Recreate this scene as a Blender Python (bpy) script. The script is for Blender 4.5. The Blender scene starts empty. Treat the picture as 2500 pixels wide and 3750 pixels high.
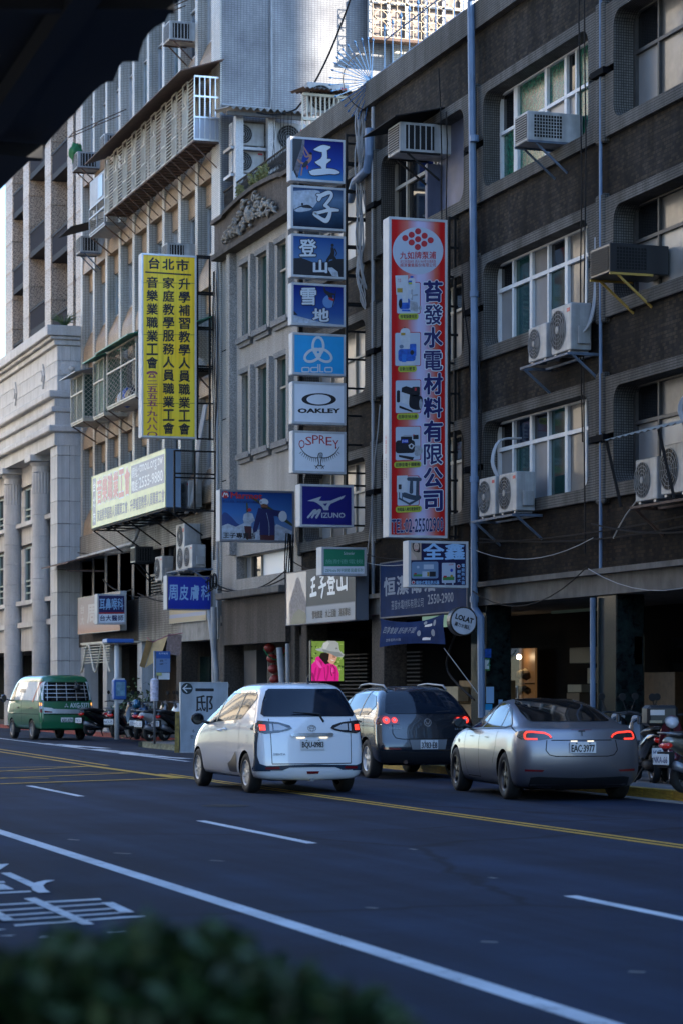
import bpy, bmesh, math, random
from mathutils import Vector, Matrix
from mathutils.bvhtree import BVHTree
R = random.Random(11)
sc = bpy.context.scene
COL = sc.collection
# ---------------------------------------------------------------- camera, world, sun, exposure
TH = math.atan(2908 / 8854.)
cd = bpy.data.cameras.new('camera'); cam = bpy.data.objects.new('camera', cd); COL.objects.link(cam)
cd.sensor_fit = 'VERTICAL'; cd.sensor_height = 36; cd.sensor_width = 24; cd.lens = 85
cd.shift_y = 642.5 / 3750; cd.clip_start = .1; cd.clip_end = 3000
cam.location = (0, 0, 1.6); cam.rotation_euler = (math.pi / 2, 0, -TH)
cd.dof.use_dof = True; cd.dof.focus_distance = 44; cd.dof.aperture_fstop = 3.0
sc.camera = cam
W = bpy.data.worlds.new('World'); sc.world = W; W.use_nodes = True
SUN_EL = math.radians(31); SX, SY = .75, -.6614
nt = W.node_tree; nt.nodes.clear()
sk = nt.nodes.new('ShaderNodeTexSky'); sk.sky_type = 'NISHITA'; sk.sun_disc = False
sk.sun_elevation = SUN_EL; sk.sun_rotation = math.atan2(SX, SY)
sk.air_density = 1.0; sk.dust_density = 0.1; sk.ozone_density = 5.0
bg = nt.nodes.new('ShaderNodeBackground'); bg.inputs[1].default_value = .13
wo = nt.nodes.new('ShaderNodeOutputWorld')
nt.links.new(sk.outputs[0], bg.inputs[0]); nt.links.new(bg.outputs[0], wo.inputs[0])
ld = bpy.data.lights.new('sun', 'SUN'); ld.energy = 5.0; ld.angle = math.radians(.9); ld.color = (1, .9, .76)
lo = bpy.data.objects.new('sun', ld); COL.objects.link(lo); lo.location = (60, -80, 80)
tosun = Vector((SX * math.cos(SUN_EL), SY * math.cos(SUN_EL), math.sin(SUN_EL)))
lo.rotation_euler = tosun.to_track_quat('Z', 'Y').to_euler()
vs = sc.view_settings; vs.view_transform = 'Standard'; vs.look = 'None'; vs.gamma = 1; vs.exposure = 2.25
sc.cycles.max_bounces = 8; sc.cycles.diffuse_bounces = 2; sc.cycles.caustics_reflective = False; sc.cycles.caustics_refractive = False
# ---------------------------------------------------------------- photograph geometry: a sight line meets a known plane
S_, C_ = math.sin(TH), math.cos(TH)
def ray(px, py):
    u = (px - 1250) / 8854.; return (S_ + C_ * u, C_ - S_ * u, (2517.5 - py) / 8854.)
def onX(px, py, X=17.8):
    a = ray(px, py); t = X / a[0]; return Vector((X, t * a[1], 1.6 + t * a[2]))
def onY(px, py, Y):
    a = ray(px, py); t = Y / a[1]; return Vector((t * a[0], Y, 1.6 + t * a[2]))
def onZ(px, py, Z=0.):
    a = ray(px, py); t = (Z - 1.6) / a[2]; return Vector((t * a[0], t * a[1], Z))
# ---------------------------------------------------------------- materials
MT = {}
def nodes_of(name):
    m = bpy.data.materials.new(name); m.use_nodes = True; t = m.node_tree
    return m, t, t.nodes['Principled BSDF']
def lk(t, a, b): t.links.new(a, b)
def mk(t, kind, **kw):
    n = t.nodes.new(kind)
    for k, v in kw.items(): setattr(n, k, v)
    return n
def noise(t, vec, scale, detail=4, rough=.6):
    n = mk(t, 'ShaderNodeTexNoise'); n.inputs['Scale'].default_value = scale
    n.inputs['Detail'].default_value = detail; n.inputs['Roughness'].default_value = rough
    lk(t, vec, n.inputs['Vector']); return n.outputs['Fac']
def ramp(t, fac, a, b, ca, cb):
    r = mk(t, 'ShaderNodeValToRGB'); e = r.color_ramp.elements
    e[0].position = a; e[1].position = b; e[0].color = (*ca, 1); e[1].color = (*cb, 1)
    lk(t, fac, r.inputs[0]); return r.outputs[0]
def mulc(t, a, b, f=1.0, kind='MULTIPLY'):
    m = mk(t, 'ShaderNodeMix', data_type='RGBA', blend_type=kind); m.inputs[0].default_value = f
    lk(t, a, m.inputs[6])
    if hasattr(b, 'is_linked'): lk(t, b, m.inputs[7])
    else: m.inputs[7].default_value = (*b, 1)
    return m.outputs[2]
def bump(t, p, h, strength=.3, dist=.01):
    b = mk(t, 'ShaderNodeBump'); b.inputs['Strength'].default_value = strength; b.inputs['Distance'].default_value = dist
    lk(t, h, b.inputs['Height']); lk(t, b.outputs[0], p.inputs['Normal'])
def objco(t): return mk(t, 'ShaderNodeTexCoord').outputs['Object']
def wallco(t):
    """u runs along the wall whichever way it faces, v is up"""
    co = objco(t); ge = mk(t, 'ShaderNodeNewGeometry'); s = mk(t, 'ShaderNodeSeparateXYZ'); lk(t, co, s.inputs[0])
    n = mk(t, 'ShaderNodeSeparateXYZ'); lk(t, mk(t, 'ShaderNodeTexCoord').outputs['Normal'], n.inputs[0])
    ab = mk(t, 'ShaderNodeMath', operation='ABSOLUTE'); lk(t, n.outputs[0], ab.inputs[0])
    gt = mk(t, 'ShaderNodeMath', operation='GREATER_THAN'); lk(t, ab.outputs[0], gt.inputs[0]); gt.inputs[1].default_value = .5
    mx = mk(t, 'ShaderNodeMix'); lk(t, gt.outputs[0], mx.inputs[0]); lk(t, s.outputs[0], mx.inputs[2]); lk(t, s.outputs[1], mx.inputs[3])
    az = mk(t, 'ShaderNodeMath', operation='ABSOLUTE'); lk(t, n.outputs[2], az.inputs[0])
    gz = mk(t, 'ShaderNodeMath', operation='GREATER_THAN'); lk(t, az.outputs[0], gz.inputs[0]); gz.inputs[1].default_value = .75
    mv = mk(t, 'ShaderNodeMix'); lk(t, gz.outputs[0], mv.inputs[0]); lk(t, s.outputs[2], mv.inputs[2]); lk(t, s.outputs[1], mv.inputs[3])
    mu = mk(t, 'ShaderNodeMix'); lk(t, gz.outputs[0], mu.inputs[0]); lk(t, mx.outputs[0], mu.inputs[2]); lk(t, s.outputs[0], mu.inputs[3])
    c = mk(t, 'ShaderNodeCombineXYZ'); lk(t, mu.outputs[0], c.inputs[0]); lk(t, mv.outputs[0], c.inputs[1]); return c.outputs[0]
def grime(t, col, co, amt=.5, dark=(.25, .23, .2), scale=.35):
    """stains: broad blotches and rain streaks"""
    mp = mk(t, 'ShaderNodeMapping'); mp.inputs['Scale'].default_value = (2.2, 2.2, .18); lk(t, co, mp.inputs[0])
    s = noise(t, mp.outputs[0], 1.2, 6, .65); b = noise(t, co, scale, 5, .6)
    a = mk(t, 'ShaderNodeMath', operation='MULTIPLY'); lk(t, s, a.inputs[0]); lk(t, b, a.inputs[1])
    r = ramp(t, a.outputs[0], .16, .34, dark, (1, 1, 1))
    return mulc(t, col, r, amt)
def mat(name, c, rough=.5, metal=0., spec=.5, coat=0., emit=None, var=0., vs=6., bmp=0., bs=60., dirt=0., trans=0., flake=0.):
    if name in MT: return MT[name]
    m, t, p = nodes_of(name); p.inputs['Base Color'].default_value = (*c, 1)
    p.inputs['Roughness'].default_value = rough; p.inputs['Metallic'].default_value = metal
    p.inputs['Specular IOR Level'].default_value = spec
    if coat: p.inputs['Coat Weight'].default_value = coat; p.inputs['Coat Roughness'].default_value = .03
    if trans: p.inputs['Transmission Weight'].default_value = trans
    if emit: p.inputs['Emission Color'].default_value = (*emit[:3], 1); p.inputs['Emission Strength'].default_value = emit[3]
    if var or dirt or bmp:
        co = objco(t); rgb = mk(t, 'ShaderNodeRGB'); rgb.outputs[0].default_value = (*c, 1); col = rgb.outputs[0]
        if var:
            f = noise(t, co, vs); col = mulc(t, col, ramp(t, f, .3, .7, (1 - var,) * 3, (1 + var,) * 3))
        if dirt: col = grime(t, col, co, dirt)
        lk(t, col, p.inputs['Base Color'])
        if bmp: bump(t, p, noise(t, co, bs, 3), bmp, .01)
    MT[name] = m; return m
def tiles(name, c1, c2, mortar, bw, bh, mw=.006, off=.5, dirt=.6, rough=.45, rel=.25, var2=None, bias=0., spec=.4):
    m, t, p = nodes_of(name); uv = wallco(t); co = objco(t)
    b = mk(t, 'ShaderNodeTexBrick'); b.offset = off; b.offset_frequency = 2
    b.inputs['Color1'].default_value = (*c1, 1); b.inputs['Color2'].default_value = (*c2, 1); b.inputs['Mortar'].default_value = (*mortar, 1)
    b.inputs['Scale'].default_value = 1; b.inputs['Mortar Size'].default_value = mw; b.inputs['Brick Width'].default_value = bw; b.inputs['Row Height'].default_value = bh
    b.inputs['Bias'].default_value = bias; b.inputs['Mortar Smooth'].default_value = .1
    lk(t, uv, b.inputs['Vector']); col = b.outputs[0]
    if var2:
        f = noise(t, co, .5, 5); col = mulc(t, col, ramp(t, f, .35, .65, var2, (1, 1, 1)))
    if dirt: col = grime(t, col, co, dirt)
    lk(t, col, p.inputs['Base Color']); p.inputs['Roughness'].default_value = rough; p.inputs['Specular IOR Level'].default_value = spec
    inv = mk(t, 'ShaderNodeMath', operation='SUBTRACT'); inv.inputs[0].default_value = 1; lk(t, b.outputs[1], inv.inputs[1])
    bump(t, p, inv.outputs[0], rel, .006); MT[name] = m; return m
def speckle(name, c, c2, scale=55, rough=.7, dirt=.3, bmp=.3, lo=.42, hi=.6):
    m, t, p = nodes_of(name); co = objco(t); f = noise(t, co, scale, 3, .7)
    col = ramp(t, f, lo, hi, c2, c); col = grime(t, col, co, dirt) if dirt else col
    lk(t, col, p.inputs['Base Color']); p.inputs['Roughness'].default_value = rough; p.inputs['Specular IOR Level'].default_value = .3
    bump(t, p, f, bmp, .006); MT[name] = m; return m
def grad(name, stops, axis='x', rough=.25, coat=.0, wob=0.):
    """printed colour that changes across the sheet (a print, not light): generated coordinates of the sheet"""
    m, t, p = nodes_of(name); g = mk(t, 'ShaderNodeTexCoord').outputs['Generated']; s = mk(t, 'ShaderNodeSeparateXYZ'); lk(t, g, s.inputs[0])
    o = s.outputs['XYZ'.index(axis.upper())]
    if wob:
        nz = noise(t, g, 2.2, 5); ad = mk(t, 'ShaderNodeMath', operation='MULTIPLY_ADD'); lk(t, nz, ad.inputs[0]); ad.inputs[1].default_value = wob
        lk(t, o, ad.inputs[2]); sb = mk(t, 'ShaderNodeMath', operation='SUBTRACT'); lk(t, ad.outputs[0], sb.inputs[0]); sb.inputs[1].default_value = wob / 2; o = sb.outputs[0]
    r = mk(t, 'ShaderNodeValToRGB'); e = r.color_ramp.elements
    while len(e) < len(stops): e.new(.5)
    for i, (q, c) in enumerate(stops): e[i].position = q; e[i].color = (*c, 1)
    lk(t, o, r.inputs[0]); lk(t, r.outputs[0], p.inputs['Base Color']); p.inputs['Roughness'].default_value = max(rough, .5); p.inputs['Specular IOR Level'].default_value = .15
    MT[name] = m; return m
# ---------------------------------------------------------------- mesh building
class MB:
    def __init__(s): s.v = []; s.f = []
    def add(s, vs, fs):
        n = len(s.v); s.v += [tuple(v) for v in vs]; s.f += [tuple(i + n for i in f) for f in fs]; return s
    def box(s, x0, x1, y0, y1, z0, z1):
        return s.add([(x0, y0, z0), (x1, y0, z0), (x1, y1, z0), (x0, y1, z0), (x0, y0, z1), (x1, y0, z1), (x1, y1, z1), (x0, y1, z1)],
                     [(0, 3, 2, 1), (4, 5, 6, 7), (0, 1, 5, 4), (1, 2, 6, 5), (2, 3, 7, 6), (3, 0, 4, 7)])
    def bbox(s, x0, x1, y0, y1, z0, z1, b):
        """box with chamfered edges"""
        bm = bmesh.new(); bmesh.ops.create_cube(bm, size=1)
        for v in bm.verts: v.co = Vector(((x0 + x1) / 2 + v.co.x * (x1 - x0), (y0 + y1) / 2 + v.co.y * (y1 - y0), (z0 + z1) / 2 + v.co.z * (z1 - z0)))
        bmesh.ops.bevel(bm, geom=list(bm.edges), offset=b, segments=1, affect='EDGES', profile=.5); s.bm(bm); return s
    def bm(s, bm, mx=None):
        bm.verts.index_update()
        s.add([(mx @ v.co if mx else v.co) for v in bm.verts], [[v.index for v in f.verts] for f in bm.faces]); bm.free(); return s
    def obox(s, c, size, mx=None, rot=None):
        h = [q / 2 for q in size]; m = Matrix.Translation(c) @ (rot or Matrix.Identity(4))
        vs = [m @ Vector((sx * h[0], sy * h[1], sz * h[2])) for sx, sy, sz in ((-1, -1, -1), (1, -1, -1), (1, 1, -1), (-1, 1, -1), (-1, -1, 1), (1, -1, 1), (1, 1, 1), (-1, 1, 1))]
        return s.add(vs, [(0, 3, 2, 1), (4, 5, 6, 7), (0, 1, 5, 4), (1, 2, 6, 5), (2, 3, 7, 6), (3, 0, 4, 7)])
    def tube(s, pts, r, n=6, cap=True):
        pts = [Vector(p) for p in pts]; rs = r if isinstance(r, (list, tuple)) else [r] * len(pts); rings = []
        up = None
        for i, p in enumerate(pts):
            d = (pts[min(i + 1, len(pts) - 1)] - pts[max(i - 1, 0)]).normalized()
            if up is None: up = d.orthogonal().normalized()
            a = (up - d * up.dot(d)); a = a.normalized() if a.length > 1e-6 else d.orthogonal().normalized(); up = a; b = d.cross(a)
            rings.append([p + (a * math.cos(q) + b * math.sin(q)) * rs[i] for q in [2 * math.pi * k / n for k in range(n)]])
        vs = [v for r_ in rings for v in r_]; fs = []
        for i in range(len(pts) - 1):
            for k in range(n): fs.append((i * n + k, i * n + (k + 1) % n, (i + 1) * n + (k + 1) % n, (i + 1) * n + k))
        if cap: fs += [tuple(range(n))[::-1], tuple(range((len(pts) - 1) * n, len(pts) * n))]
        return s.add(vs, fs)
    def bar(s, a, b, w, h=None):
        """square bar between two points"""
        a, b = Vector(a), Vector(b); d = b - a; h = h or w
        m = d.to_track_quat('X', 'Z').to_matrix().to_4x4()
        return s.obox((a + b) / 2, (d.length, w, h), rot=m)
    def prism(s, poly, d0, d1, axis='y'):
        """polygon (a,b) swept along an axis"""
        n = len(poly)
        def P(q, d): return {'x': (d, q[0], q[1]), 'y': (q[0], d, q[1]), 'z': (q[0], q[1], d)}[axis]
        vs = [P(q, d0) for q in poly] + [P(q, d1) for q in poly]
        fs = [tuple(range(n))[::-1], tuple(range(n, 2 * n))] + [(i, (i + 1) % n, n + (i + 1) % n, n + i) for i in range(n)]
        return s.add(vs, fs)
    def lathe(s, prof, n=24, mx=None, a0=0, a1=2 * math.pi):
        """(radius, height) profile about local z"""
        full = abs(a1 - a0 - 2 * math.pi) < 1e-6; k = n if full else n + 1; vs = []; fs = []
        for i in range(k):
            q = a0 + (a1 - a0) * i / n
            for r, h in prof: v = Vector((r * math.cos(q), r * math.sin(q), h)); vs.append(mx @ v if mx else v)
        p = len(prof)
        for i in range(n):
            for j in range(p - 1): a = i * p + j; b = ((i + 1) % k) * p + j; fs.append((a, b, b + 1, a + 1))
        return s.add(vs, fs)
    def disc(s, c, r, axis='y', n=24, ry=None):
        ry = ry or r; vs = []
        for k in range(n):
            q = 2 * math.pi * k / n; a, b = r * math.cos(q), ry * math.sin(q)
            vs.append({'y': (c[0] + a, c[1], c[2] + b), 'x': (c[0], c[1] + a, c[2] + b), 'z': (c[0] + a, c[1] + b, c[2])}[axis])
        return s.add(vs, [tuple(range(n))])
    def build(s, name, m, parent=None, smooth=False, world=True):
        me = bpy.data.meshes.new(name)
        vs = s.v
        if parent is not None and world:
            q = origin(parent); vs = [(v[0] - q[0], v[1] - q[1], v[2] - q[2]) for v in vs]
        me.from_pydata(vs, [], s.f); me.validate(); fixn(me)
        if smooth: me.polygons.foreach_set('use_smooth', [True] * len(me.polygons))
        me.materials.append(m if not isinstance(m, str) else MT[m])
        return link(name, me, parent)
def fixn(me):
    bm = bmesh.new(); bm.from_mesh(me); bmesh.ops.recalc_face_normals(bm, faces=bm.faces); bm.to_mesh(me); bm.free()
def origin(o):
    q = Vector((0, 0, 0))
    while o is not None: q += o.location; o = o.parent
    return q
def link(name, me, parent=None, loc=None):
    o = bpy.data.objects.new(name, me); COL.objects.link(o); o.parent = parent
    if loc is not None: o.location = loc
    return o
def tag(o, label, cat, group=None):
    o['label'] = label; o['category'] = cat
    if group: o['group'] = group
    return o
def thing(name, label, cat, loc=(0, 0, 0), rz=0., group=None):
    o = bpy.data.objects.new(name, None); COL.objects.link(o); o.location = loc; o.rotation_euler = (0, 0, rz); o.empty_display_size = .2
    return tag(o, label, cat, group)
def struct(o): o['kind'] = 'structure'; return o
def stuff(o): o['kind'] = 'stuff'; return o
def tree(o, parent=None):
    c = o.copy(); COL.objects.link(c); c.parent = parent
    for ch in o.children: tree(ch, c)
    return c
UNIT = None
def unit_block(m):
    """one chamfered block shared by every stone; scaled per stone"""
    k = 'unit_' + m
    if k not in bpy.data.meshes:
        q = MB(); q.bbox(-.5, .5, -.5, .5, -.5, .5, .02); me = bpy.data.meshes.new(k); me.from_pydata(q.v, [], q.f); fixn(me); me.materials.append(MT[m])
    return bpy.data.meshes[k]
def block(name, m, parent, x0, x1, y0, y1, z0, z1):
    o = link(name, unit_block(m), parent); q = origin(parent) if parent else Vector((0, 0, 0))
    o.location = Vector(((x0 + x1) / 2, (y0 + y1) / 2, (z0 + z1) / 2)) - q; o.scale = (x1 - x0, y1 - y0, z1 - z0); return o
def smooth_mod(o, lv=1):
    md = o.modifiers.new('s', 'SUBSURF'); md.levels = lv; md.render_levels = lv; return o
def bake(o):
    """apply modifiers without operators"""
    dg = bpy.context.evaluated_depsgraph_get(); dg.update(); me = bpy.data.meshes.new_from_object(o.evaluated_get(dg)); o.modifiers.clear(); o.data = me; return o
def sag(a, b, s=.3, n=10):
    a, b = Vector(a), Vector(b); return [a.lerp(b, i / n) - Vector((0, 0, 4 * s * (i / n) * (1 - i / n))) for i in range(n + 1)]
# ---------------------------------------------------------------- material library
ma = mat
def lib():
    ma('concrete', (.3, .29, .27), .85, var=.2, vs=4, dirt=.6, bmp=.2); ma('dark_concrete', (.13, .12, .11), .85, var=.25, vs=3, dirt=.6, bmp=.2)
    ma('kerb_concrete', (.33, .32, .3), .85, var=.25, vs=5, dirt=.5, bmp=.3); ma('kerb_yellow', (.5, .29, .03), .7, var=.35, vs=7, dirt=.5, bmp=.2)
    ma('kerb_red', (.3, .04, .03), .75, var=.3, vs=6, dirt=.5); ma('kerb_moss', (.2, .2, .13), .9, var=.4, vs=5, dirt=.5, bmp=.4)
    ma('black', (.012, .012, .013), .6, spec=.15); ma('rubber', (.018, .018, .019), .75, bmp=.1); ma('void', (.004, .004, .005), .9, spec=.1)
    ma('steel_black', (.016, .015, .015), .7, spec=.15, var=.3, vs=8); ma('steel_rust', (.09, .05, .035), .75, var=.4, vs=6); ma('steel_grey', (.25, .26, .28), .45, .6, var=.15)
    ma('alu', (.55, .56, .58), .4, .7, var=.1); ma('chrome', (.7, .71, .73), .12, 1.); ma('white_metal', (.47, .475, .48), .5, var=.1, dirt=.65); ma('sign_edge', (.5, .51, .53), .5, var=.05, dirt=.3)
    ma('cream_metal', (.52, .48, .39), .5, var=.1, dirt=.4); ma('cream_rust', (.42, .33, .22), .6, var=.25, vs=9); ma('bracket_steel', (.09, .12, .17), .6, var=.25, vs=6, dirt=.4); ma('pipe_blue', (.13, .2, .32), .45, var=.15, vs=3, dirt=.3); ma('pipe_grey', (.3, .31, .33), .5, var=.15, vs=4, dirt=.4)
    ma('cable_black', (.01, .01, .011), .7, spec=.15); ma('cable_grey', (.3, .3, .31), .6); ma('cable_white', (.4, .41, .43), .6, spec=.2, dirt=.3)
    ma('glass_dark', (.007, .008, .010), .05, spec=.35); ma('glass_blue', (.008, .014, .026), .06, spec=.4); ma('glass_teal', (.012, .045, .042), .08, spec=.35)
    ma('glass_curtain', (.13, .12, .11), .3, spec=.3, var=.25, vs=3, coat=.25); ma('glass_frost', (.2, .2, .205), .3, spec=.5, var=.12, vs=2); ma('curtain_light', (.3, .29, .27), .4, coat=.2, var=.15, vs=2)
    ma('plastic_black', (.02, .02, .022), .35); ma('plastic_grey', (.16, .17, .18), .5); ma('plastic_white', (.6, .6, .6), .4, dirt=.25)
    ma('ink_black', (.008, .008, .012), .5); ma('ink_white', (.68, .7, .72), .4); ma('ink_red', (.42, .02, .03), .4); ma('ink_navy', (.008, .01, .10), .35)
    ma('ink_green', (.02, .2, .12), .4); ma('leaf', (.045, .085, .022), .5, var=.5, vs=30); ma('leaf_dark', (.017, .04, .012), .5, spec=.35, var=.75, vs=22); ma('leaf_dry', (.16, .16, .05), .6, var=.4, vs=20)
    ma('wood', (.1, .06, .03), .6, var=.3, vs=8); ma('cardboard', (.25, .16, .08), .8, var=.15); ma('cardboard_pale', (.36, .3, .2), .8, var=.15); ma('green_sheet', (.03, .22, .12), .45, var=.2); ma('green_net', (.02, .06, .045), .6, var=.3)
    ma('lamp_red', (.3, .008, .006), .15, coat=1., emit=(1, .03, .01, .02)); ma('lamp_red_lit', (.8, .05, .03), .2, emit=(1, .045, .025, .36)); ma('lamp_orange', (.7, .25, .03), .2, emit=(1, .4, .1, .5)); ma('lamp_clear', (.5, .5, .52), .1, coat=1.); ma('lamp_white_lit', (.8, .8, .75), .2, emit=(1, .8, .5, .35))
    ma('lens_smoke', (.02, .02, .025), .08, coat=1.); ma('lens_red_off', (.16, .01, .012), .12, coat=1.)
    tiles('brown_tile', (.082, .066, .047), (.024, .022, .024), (.03, .028, .026), .13, .066, .008, .5, .85, .85, .5, (.42, .4, .4), spec=.12); tiles('brown_tile_shade_grime', (.05, .036, .024), (.010, .009, .012), (.016, .015, .014), .13, .066, .008, .5, .85, .85, .5, (.4, .38, .38), spec=.1)  # second: same brown tile, with shade and grime put into darker colours
    tiles('grey_mosaic', (.165, .157, .144), (.13, .124, .114), (.04, .038, .036), .047, .047, .007, 0., .75, .75, .4, spec=.2)
    tiles('blue_mosaic', (.27, .285, .30), (.235, .25, .27), (.10, .105, .12), .047, .047, .008, 0., .55, .45, .4)
    tiles('tan_tile', (.44, .305, .19), (.34, .24, .155), (.16, .115, .08), .12, .05, .007, .5, .5, .55, .35)
    tiles('white_tile', (.6, .575, .53), (.53, .51, .47), (.25, .24, .22), .11, .055, .008, 0., .45, .5, .35)
    tiles('side_tile', (.345, .355, .365), (.31, .32, .33), (.19, .195, .205), .09, .06, .009, 0., .4, .5, .35, (.5, .5, .54))
    tiles('old_white_tile', (.33, .32, .29), (.28, .27, .25), (.12, .11, .1), .1, .07, .01, 0., .9, .6, .3)
    speckle('pebble_dash', (.46, .435, .40), (.22, .205, .19), 42, .85, .35, .5); speckle('pebble_blue', (.19, .205, .25), (.08, .09, .12), 42, .85, .3, .5)
    speckle('pebble_grey', (.3, .3, .3), (.11, .11, .11), 60, .85, .3, .4)
    speckle('dark_plaster', (.11, .092, .078), (.06, .05, .044), 20, .85, .7, .4); speckle('granite_grey', (.66, .65, .635), (.42, .42, .43), 70, .6, .4, .1)
    speckle('granite_tan', (.52, .42, .33), (.13, .10, .085), 20, .5, .3, .1, .43, .55); speckle('marble_green', (.018, .03, .028), (.006, .008, .009), 7, .15, 0, .0, .4, .7)
    speckle('relief_stone', (.34, .315, .28), (.2, .185, .165), 25, .8, .6, .3)
    m, t, p = nodes_of('asphalt'); co = objco(t); f = noise(t, co, 120, 3, .7); g = noise(t, co, .35, 6, .6); h = noise(t, co, 3.5, 5, .65)
    mp = mk(t, 'ShaderNodeMapping'); mp.inputs['Scale'].default_value = (1.5, .03, 1); lk(t, co, mp.inputs[0]); tr = noise(t, mp.outputs[0], 1.0, 4, .55); sp = noise(t, co, 260, 2, .5)
    c = ramp(t, f, .3, .75, (.0055, .0125, .030), (.0195, .036, .074)); c = mulc(t, c, ramp(t, g, .35, .68, (.55, .56, .6), (1.28, 1.28, 1.26))); c = mulc(t, c, ramp(t, h, .3, .42, (.8, .8, .81), (1, 1, 1))); c = mulc(t, c, ramp(t, tr, .38, .62, (.66, .66, .7), (1.2, 1.2, 1.2)))
    c = mulc(t, c, ramp(t, sp, .66, .74, (0, 0, 0), (.05, .055, .06)), 1., 'ADD')
    v = mk(t, 'ShaderNodeTexVoronoi', feature='DISTANCE_TO_EDGE'); v.inputs['Scale'].default_value = .16; wn = mk(t, 'ShaderNodeTexNoise'); wn.inputs['Scale'].default_value = 1.1; wn.inputs['Detail'].default_value = 6; lk(t, co, wn.inputs['Vector']); av = mk(t, 'ShaderNodeMix', data_type='VECTOR'); av.inputs[0].default_value = .35; lk(t, co, av.inputs[4]); lk(t, wn.outputs['Color'], av.inputs[5]); lk(t, av.outputs[1], v.inputs['Vector'])
    c = mulc(t, c, ramp(t, v.outputs['Distance'], .002, .007, (.4, .4, .4), (1, 1, 1)))
    lk(t, c, p.inputs['Base Color']); p.inputs['Roughness'].default_value = .9; p.inputs['Specular IOR Level'].default_value = .2; bump(t, p, f, .45, .006); MT['asphalt'] = m
    for nm, pc in (('white_paint', (.66, .69, .72)), ('yellow_paint', (.62, .37, .06))):
        m, t, p = nodes_of(nm); co = objco(t); n1 = noise(t, co, 5, 8, .72); n2 = noise(t, co, 70, 3, .7); n3 = noise(t, co, 1.2, 4)
        wear = mk(t, 'ShaderNodeMath', operation='MULTIPLY_ADD'); lk(t, n2, wear.inputs[0]); wear.inputs[1].default_value = .3; lk(t, n1, wear.inputs[2])
        mx = mk(t, 'ShaderNodeMix', data_type='RGBA'); lk(t, ramp(t, wear.outputs[0], .72, .84, (0, 0, 0), (1, 1, 1)), mx.inputs[0]); rgb = mk(t, 'ShaderNodeRGB'); rgb.outputs[0].default_value = (*pc, 1)
        lk(t, mulc(t, rgb.outputs[0], ramp(t, n3, .3, .7, (.72, .72, .72), (1.05, 1.05, 1.05))), mx.inputs[6]); mx.inputs[7].default_value = (.03, .038, .055, 1); lk(t, mx.outputs[2], p.inputs['Base Color']); p.inputs['Roughness'].default_value = .8; p.inputs['Specular IOR Level'].default_value = .2; MT[nm] = m
    tiles('paver', (.2, .19, .19), (.17, .165, .165), (.08, .08, .08), .3, .3, .008, 0., .5, .8, .2)
lib()
# ================================================================ ground, road, kerbs, markings
FX = 17.8                                   # the facade line of the far side of the street
KX = 15.1                                  # kerb line
def sheet(name, m, pts, z, parent=None):
    q = MB(); q.add([(x, y, z) for x, y in pts], [tuple(range(len(pts)))]); return q.build(name, m, parent)
struct(sheet('ground', 'dark_concrete', [(-900, -900), (900, -900), (900, 1500), (-900, 1500)], -.03))
road = struct(sheet('road', 'asphalt', [(1.6, -90), (KX + 2.2, -90), (KX + 2.2, 330), (1.6, 330)], 0))
struct(MB().box(-3.2, 1.6, -90, 300, -.02, .13).build('pavement', 'paver'))
pv = MB(); pv.prism([(KX + .16, -60), (KX + .16, 36), (KX + .78, 37), (KX + .78, 49), (KX + .16, 50)][::-1] and [(KX + .16, -60), (FX + 4, -60), (FX + 4, 300), (KX + 2.1, 300), (KX + 2.1, 66.2), (KX + .16, 63.6), (KX + .16, 50), (KX + .78, 49), (KX + .78, 37), (KX + .16, 36)], -.02, .13, 'z')
pav = struct(pv.build('pavement', 'paver')); pav['label'] = 'grey pavement in front of the shops'
kerb = bpy.data.objects.new('kerb', None); COL.objects.link(kerb); struct(kerb)
y = 20.
while y < 63:
    m = 'kerb_yellow' if y < 50 else 'kerb_moss'
    dx = .62 if 36.6 < y + .5 < 49.4 else 0
    block('kerb_stone', m, kerb, KX + dx, KX + dx + .17, y, min(y + .985, 63.4), -.01, .145 + R.uniform(-.006, .006)); y += 1.
for i in range(3):
    a = Vector((KX, 63.4 + i * .95, 0)); b = Vector((KX + .65 * (i + 1), 63.4 + (i + 1) * .95, 0))
q = MB(); q.prism([(KX, 63.42), (KX + .17, 63.42), (KX + 2.2, 66.2), (KX + 1.98, 66.2)], -.01, .14, 'z'); q.build('kerb_stone', 'kerb_moss', kerb)
y = 66.22
while y < 110:
    block('kerb_stone', 'kerb_red', kerb, KX + 1.98, KX + 2.15, y, y + .98, -.01, .14); y += 1.
gut = MB(); gut.box(KX - .32, KX - .003, 20, 36.4, -.02, .006); struct(gut.build('gutter', 'concrete'))
# painted markings
def stripe(x0, x1, y0, y1, m='white_paint', z=.005): return struct(sheet('road_marking', m, [(x0, y0), (x1, y0), (x1, y1), (x0, y1)], z))
stripe(4.68, 4.84, -30, 140)
for y0, y1 in ((12.6, 17.05), (23.6, 28.05), (34.85, 38.9), (46, 50)): stripe(7.38, 7.5, y0, y1)
stripe(10.68, 10.77, -20, 43.4, 'yellow_paint'); stripe(10.86, 10.95, -20, 43.4, 'yellow_paint')
def gpoly(px, m='white_paint', z=.005): return struct(sheet('road_marking', m, [tuple(onZ(*p))[:2] for p in px], z))
def gline(a, b, w, m='yellow_paint', z=.005):
    a, b = onZ(*a), onZ(*b); d = (b - a).normalized(); n = Vector((-d.y, d.x, 0)) * w / 2
    return struct(sheet('road_marking', m, [tuple(v)[:2] for v in (a - n, b - n, b + n, a + n)], z))
gline((-400, 2684), (395, 2804), .12); gline((-400, 2692), (380, 2812), .12); gline((330, 2806), (665, 2852), .2, z=.009)
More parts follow.
